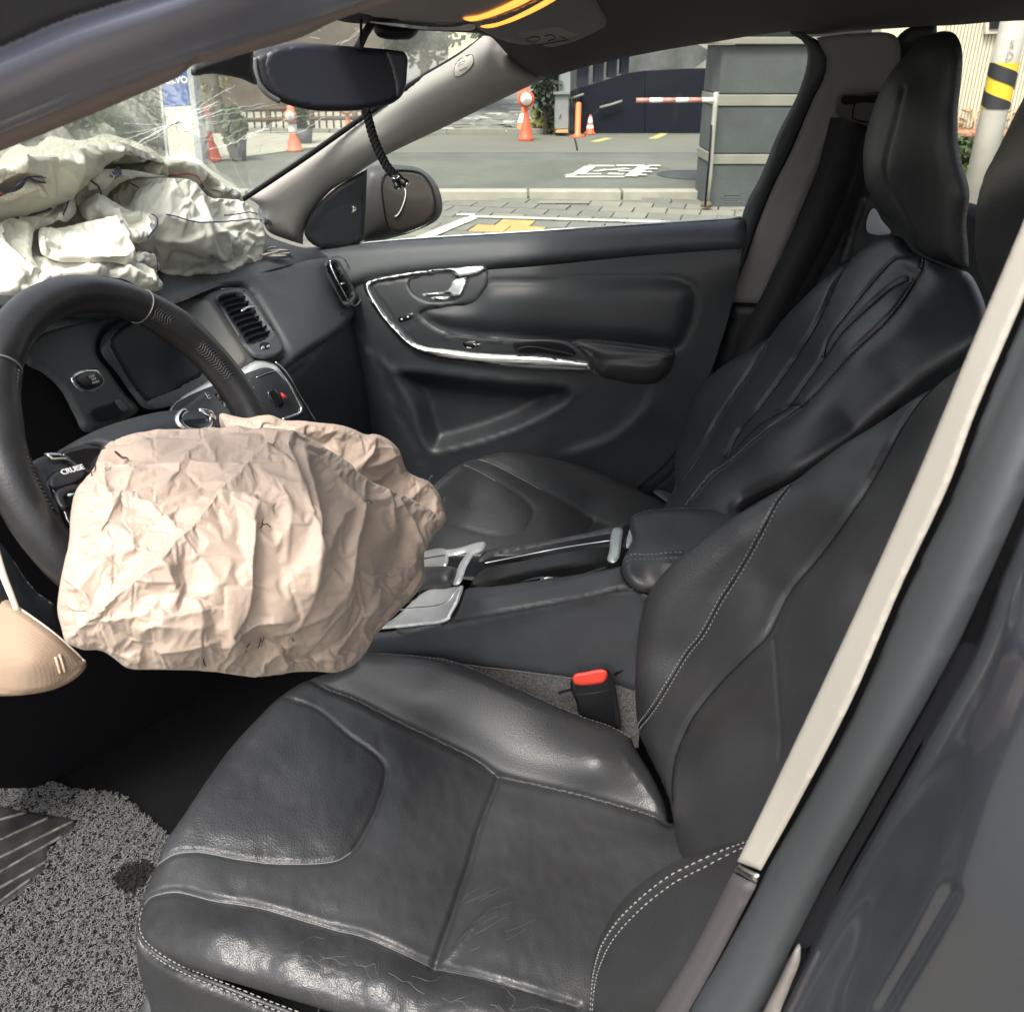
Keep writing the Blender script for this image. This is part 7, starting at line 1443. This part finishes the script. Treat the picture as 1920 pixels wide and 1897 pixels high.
b2 = G(981, 243); cone_stand('sign_stand', 'pale orange stand with a square board, behind the round sign', 'sign stand', b2, .62, .12, M['orange_p'], None, (.62, .20, .30), ((.12, .26),), 'orange sign stands', .26)
b = G(1083, 257); t = thing('bollard', 'slim orange bollard in front of the black wall', 'bollard', b); v, f = lathe_geo([(.07, 0), (.07, .03), (.045, .05), (.045, .50), (.025, .52)], 12, b); mesh_obj('post', v, f, pbr('bollard_orange', (.80, .19, .06), .5), t); v, f = lathe_geo([(.12, 0), (.12, .02), (.0, .021)], 12, b); mesh_obj('foot', v, f, M['orange'], t)
b = G(1106, 251.5); t = thing('traffic_cone', 'small red traffic cone with white bands against the black wall', 'traffic cone', b); v, f = lathe_geo([(.10, 0), (.10, .02), (.072, .03), (.02, .28), (.014, .30)], 14, b); mesh_obj('body', v, f, M['orange'], t)
for z0, z1 in ((.09, .14), (.18, .27)):
    rr = lambda z: .072-(z-.03)*.208+.004
    v, f = lathe_geo([(rr(z0), z0), (rr(z1), z1)], 14, b); mesh_obj('band', v, f[:14], M['white_p'], t)
# --- seen through the windscreen: sign pylon, orange stands, planters, fence, trees
us = udist(G(330, 308)); pyl = thing('sign_pylon', 'slim upright sign with blue head panel behind the cracked windscreen', 'sign', U(335, 305, us))
def bx(name, pts, u, th, mat, parent):
    f_ = [U(x, y, u) for x, y in pts]; n = len(f_); bk = [p+_hd*th for p in f_]
    return orient_out(mesh_obj(name, f_+bk, [tuple(range(n)), tuple(range(2*n-1, n-1, -1))]+[(i, i+n, (i+1) % n+n, (i+1) % n) for i in range(n)], mat, parent, False))
bx('lower_panel', [(318, 312), (306, 202), (358, 199), (368, 311)], us, .25, pbr('cream_panel', (.66, .66, .50), .6), pyl)
bx('head_panel', [(306, 201), (296, 110), (347, 106), (356, 198)], us, .25, pbr('blue_panel', (.015, .075, .30), .45), pyl)
bx('side_rail', [(313, 313), (297, 150), (291, 100), (296, 100), (301, 150), (318, 313)], us-.02, .28, pbr('rail_grey', (.35, .37, .37), .5), pyl); bx('side_rail', [(368, 313), (352, 150), (347, 100), (356, 100), (362, 150), (382, 313)], us-.02, .28, bpy.data.materials['rail_grey'], pyl)
SPy = SPlane((_hd, U(330, 200, us-.012))); flat_text('sign_lettering', 'VOLVO', 325, 151, 3, -.08, .105, SPy, M['white_p'], pyl, .004, False, .003)
b = G(398, 302); cone_stand('sign_stand', 'bright orange stand with tall striped neck right of the blue sign', 'sign stand', b, .66, .125, M['orange'], None, None, ((.36, .52),), 'orange sign stands', .40)
b = G(553, 284); cone_stand('sign_stand', 'sun bleached orange stand with round top near the far windscreen pillar', 'sign stand', b, .60, .115, M['orange_p'], (.46, .09), None, ((.26, .36),), 'orange sign stands', .5)
b = G(655, 262); cone_stand('sign_stand', 'orange stand whose round white sign peeps out below the rear view mirror', 'sign stand', b, .62, .11, M['orange_p'], (.48, .12), None, None, 'orange sign stands', .28)
def planter(label, base, h, r0, seed, leafn):
    t = thing('planter', label, 'planter', base, 'dark planters along the far pavement'); v, f = lathe_geo([(r0*.7, 0), (r0, h), (r0*.9, h), (r0*.85, h*.9), (0, h*.88)], 16, base); mesh_obj('pot', v, f, pbr('pot_grey', (.09, .095, .10), .7) if 'pot_grey' not in bpy.data.materials else bpy.data.materials['pot_grey'], t)
    v, f = leaves(leafn, crown_sampler(np.asarray(base)+np.array([0, 0, h+.22]), (r0*1.5, r0*1.5, .34), 12, seed), .06, seed); mesh_obj('shrub', v, f, M['leaf'], t, False)
planter('dark planter with green shrub between the two windscreen orange stands', G(447, 301), .26, .14, 5, 700); planter('dark planter beside the sun bleached orange stand', G(573, 270), .22, .13, 6, 400)
# far pavement at the left, pale
o = mesh_obj('far_pavement', [G(380, 305, .006), G(650, 268, .006), G(700, 205, .006), G(250, 215, .006)], [(0, 1, 2, 3)], pbr('far_paving', (.33, .315, .25), .9, 0, None, (1.5, .15)), None, False); o['kind'] = 'structure'
# rail fence
uf = udist(G(500, 247)); fen = thing('fence', 'low brown timber rail fence at the back of the far pavement', 'fence', U(500, 247, uf)); M['fence'] = pbr('brown_timber', (.10, .065, .045), .8, 0, None, (4, .2))
for y in (212, 232): tube('rail', [U(250, y-2, uf), U(720, y-12, uf)], .035, M['fence'], fen, 6)
for k in range(34):
    x = 262+k*13.5; tube('picket' if k % 6 else 'post', [U(x, 247-k*.25, uf+.02), U(x-3, 205-k*.3, uf+.02)], .016 if k % 6 else .05, M['fence'], fen, 6)
o = bx('timber_wall', [(180, 232), (180, 60), (720, 20), (720, 215)], uf+5, .3, pbr('dark_brown_wall', (.10, .078, .058), .85, 0, None, (.9, .5)), None); tag(o, 'dark brown wall behind the timber rail fence', 'wall')
def tr(label, px, py, h, rad, mat, n, seed, leaf=.13): tree(label, G(px, py), h, rad, mat, n, leaf, .13, seed, 'trees across the street')
tr('grey green tree behind the top right of the windscreen', 800, 205, 5.2, 2.6, M['leaf_g'], 4500, 31); tr('grey green tree just right of the rear view mirror', 700, 196, 5.5, 2.4, M['leaf_g'], 4200, 32); tr('hazy tree above the rear view mirror', 610, 190, 6.5, 2.6, M['leaf_g'], 4000, 33)
tr('brownish tree left of the rear view mirror', 430, 205, 4.6, 1.9, pbr('dry_leaf', (.12, .105, .07), .8, 0, None, (3, .4)), 3000, 34); tr('yellow green young tree between the blue sign and the mirror', 415, 250, 2.3, .45, pbr('yellow_leaf', (.22, .19, .05), .8), 500, 35, .06)
o = bx('far_house', [(838, 220), (842, 20), (990, 20), (990, 220)], 44, 4, pbr('cream_house', (.62, .55, .38), .8, 0, None, (.5, .1)), None); tag(o, 'cream house corner above the far windscreen pillar', 'house')
# hedge and pale wall at the far left of the windscreen
def hedge(label, A, B, h, dep, mat, n, seed, leaf=.05):
    A, B = np.asarray(A), np.asarray(B)
    def f(m, g):
        t = g.uniform(size=m)[:, None]; s_ = g.uniform(-1, 1, m)[:, None]; z = g.uniform(0, 1, m)[:, None]**.7; b_ = 1+.12*np.sin(t*31)+.1*np.sin(t*77+seed); return A+(B-A)*t+_hd*s_*dep*.5*b_+np.array([0, 0, 1])*z*h*b_
    v, f_ = leaves(n, f, leaf, seed); o = mesh_obj('hedge', v, f_, mat, None, False); tag(o, label, 'hedge'); return o
hedge('clipped green hedge left of the blue sign', G(195, 300), G(300, 292), .75, .7, M['leaf'], 3500, 41); hedge('long dark hedge beyond the heaped airbag', G(-120, 320), G(180, 285), 1.3, 1.0, M['leaf_g'], 4500, 42, .08)
o = bx('garden_wall', [(-200, 330), (-200, 120), (275, 120), (300, 300)], us+4, .3, pbr('pale_garden_wall', (.16, .17, .14), .85, 0, None, (1.2, .2)), None); tag(o, 'pale garden wall behind the hedge at the left of the windscreen', 'wall')
# --- seen through the rear door: ribbed cream building, pole, brick edging, hedge
ur = udist(G(1815, 276)); bld = thing('ribbed_building', 'cream ribbed metal building beyond the rear window', 'building', U(1820, 240, ur+1.2))
bx('backing', [(1640, 250), (1660, -60), (2100, -60), (2060, 250)], ur+1.2, .4, pbr('cream_metal', (.50, .485, .36), .6, 0, None, (1.5, .08)), bld)
pr = []
A = U(1740, 250, ur+1.16); B = U(2020, 250, ur+1.16)
for k in range(44):
    p = A+(B-A)*k/44; pr.append(box_geo(p+np.array([0, 0, 1.8]), (.05, .042, 3.8), ROT))
me0 = None
for v, f in pr:
    mesh_obj('rib', v, f, bpy.data.materials['cream_metal'], bld, False)
bx('window_frame', [(1848, 64), (1850, 20), (1896, 18), (1893, 63)], ur+1.05, .12, pbr('frame_cream', (.55, .53, .42), .6), bld); bx('window', [(1856, 55), (1858, 20), (1888, 18), (1886, 54)], ur+1.02, .05, M['screen'], bld)
bed = bx('planting_bed', [(1600, 258), (1600, 250), (2060, 250), (2060, 258)], ur+.25, .8, pbr('leaf_litter', (.26, .15, .07), .95, 0, [('noise', 12, 1, .05)], (6, .6)), None); tag(bed, 'raised bed of dry leaf litter behind the brick edging', 'planting bed')
o = strip_plants('', 'leaf_litter', '', ((1760, 262), (1960, 262)), 0, .8, .45, pbr('dead_leaf', (.34, .20, .09), .9, 0, None, (5, .5)), 700, 9, .07); o['kind'] = 'stuff'; del_ = None
ed = thing('brick_edging', 'low red brick edging in front of the ribbed building', 'edging', U(1820, 275, ur)); bkm = [pbr('brick_%s' % n, c, .9, 0, None, (8, .2)) for n, c in (('red', (.30, .13, .09)), ('pink', (.38, .20, .15)), ('brown', (.24, .11, .08)))]
Z0 = U(1820, 276, ur)[2]; H_ = (U(1820, 249, ur)[2]-Z0)/4; A = U(1760, 276, ur); B = U(1960, 276, ur); nb = 18; me_b = {}
wv = float(np.linalg.norm(B-A))/nb
for r_ in range(4):
    for k in range(nb):
        p = A+(B-A)*((k+(.5 if r_ % 2 else 0))/nb); p = np.array([p[0], p[1], Z0+H_*(r_+.5)])
        key = (k*7+r_*3) % 3
        if key not in me_b:
            v, f = box_geo((0, 0, 0), (.10, wv-.012, H_-.010), ROT); me = bpy.data.meshes.new('brick'); me.from_pydata([tuple(x) for x in v], [], f); me.materials.append(bkm[key]); me_b[key] = me
        o = bpy.data.objects.new('brick', me_b[key]); COL.objects.link(o); o.location = tuple(p+_hd*((k*5+r_) % 3)*.004); par(o, ed)
bx('mortar', [(1755, 278), (1755, 250), (1975, 250), (1975, 278)], ur+.02, .05, pbr('mortar', (.36, .33, .28), .95), ed)
hedge('low green hedge in front of the brick edging', G(1740, 312), G(1990, 312), .30, .7, M['leaf'], 2600, 43, .05)
o = strip_plants('', 'lawn', '', ((1700, 350), (2000, 350)), 0, 2.2, .10, pbr('lawn_green', (.13, .19, .05), .8, 0, None, (2, .3)), 3000, 12, .06); o['kind'] = 'stuff'
pol = thing('utility_pole', 'concrete utility pole wrapped in yellow and black stripes', 'utility pole', st(0, 0)); upl = 8.2
c0 = U(1873, 170, upl); c0 = np.array([c0[0], c0[1], 0]); R0 = .105
v, f = lathe_geo([(R0*1.04, -.1), (R0, 1.2), (R0*.96, 5.0)], 20, c0); mesh_obj('shaft', v, f, pbr('pole_concrete', (.46, .45, .38), .85, 0, None, (4, .12)), pol)
pol.location = tuple(c0)
for c_ in pol.children: c_.matrix_parent_inverse = Matrix.Translation(-Vector(c0))
z0, z1 = U(1860, 204, upl)[2], U(1885, 118, upl)[2]; pitch = (z1-z0)/1.55; N_ = 40
def wrap(name, ph, mat, rr):
    V = []; F = []
    for i in range(N_+1):
        a = 2*math.pi*i/N_*1.0
        for zc in (0, .5):
            z = z0+pitch*(a/(2*math.pi)*1.0+ph+zc); V.append(c0+rr*(math.cos(a)*LFT+math.sin(a)*_hd)+np.array([0, 0, np.clip(z, z0, z1)]))
    for i in range(N_): F.append((2*i, 2*i+1, 2*i+3, 2*i+2))
    return mesh_obj(name, V, F, mat, pol)
v, f = lathe_geo([(R0+.004, z0), (R0+.004, z1)], 24, c0); mesh_obj('yellow_sleeve', v, f[:24], pbr('hazard_yellow', (.62, .44, .03), .5), pol)
for ph in (-1.0, 0.0, 1.0): wrap('black_stripe', ph+.1, pbr('hazard_black', (.02, .022, .024), .5) if ph < 0 else bpy.data.materials['hazard_black'], R0+.008)
for txt, y in (('D', 107), ('S', 85)):
    pz_ = SPlane((_hd, c0-_hd*(R0+.004))); flat_text('pole_lettering', txt, 1893 if txt == 'D' else 1897, y, 3, 0, .085, pz_, pbr('faded_mark', (.22, .22, .2), .8) if txt == 'D' else bpy.data.materials['faded_mark'], pol, .002)
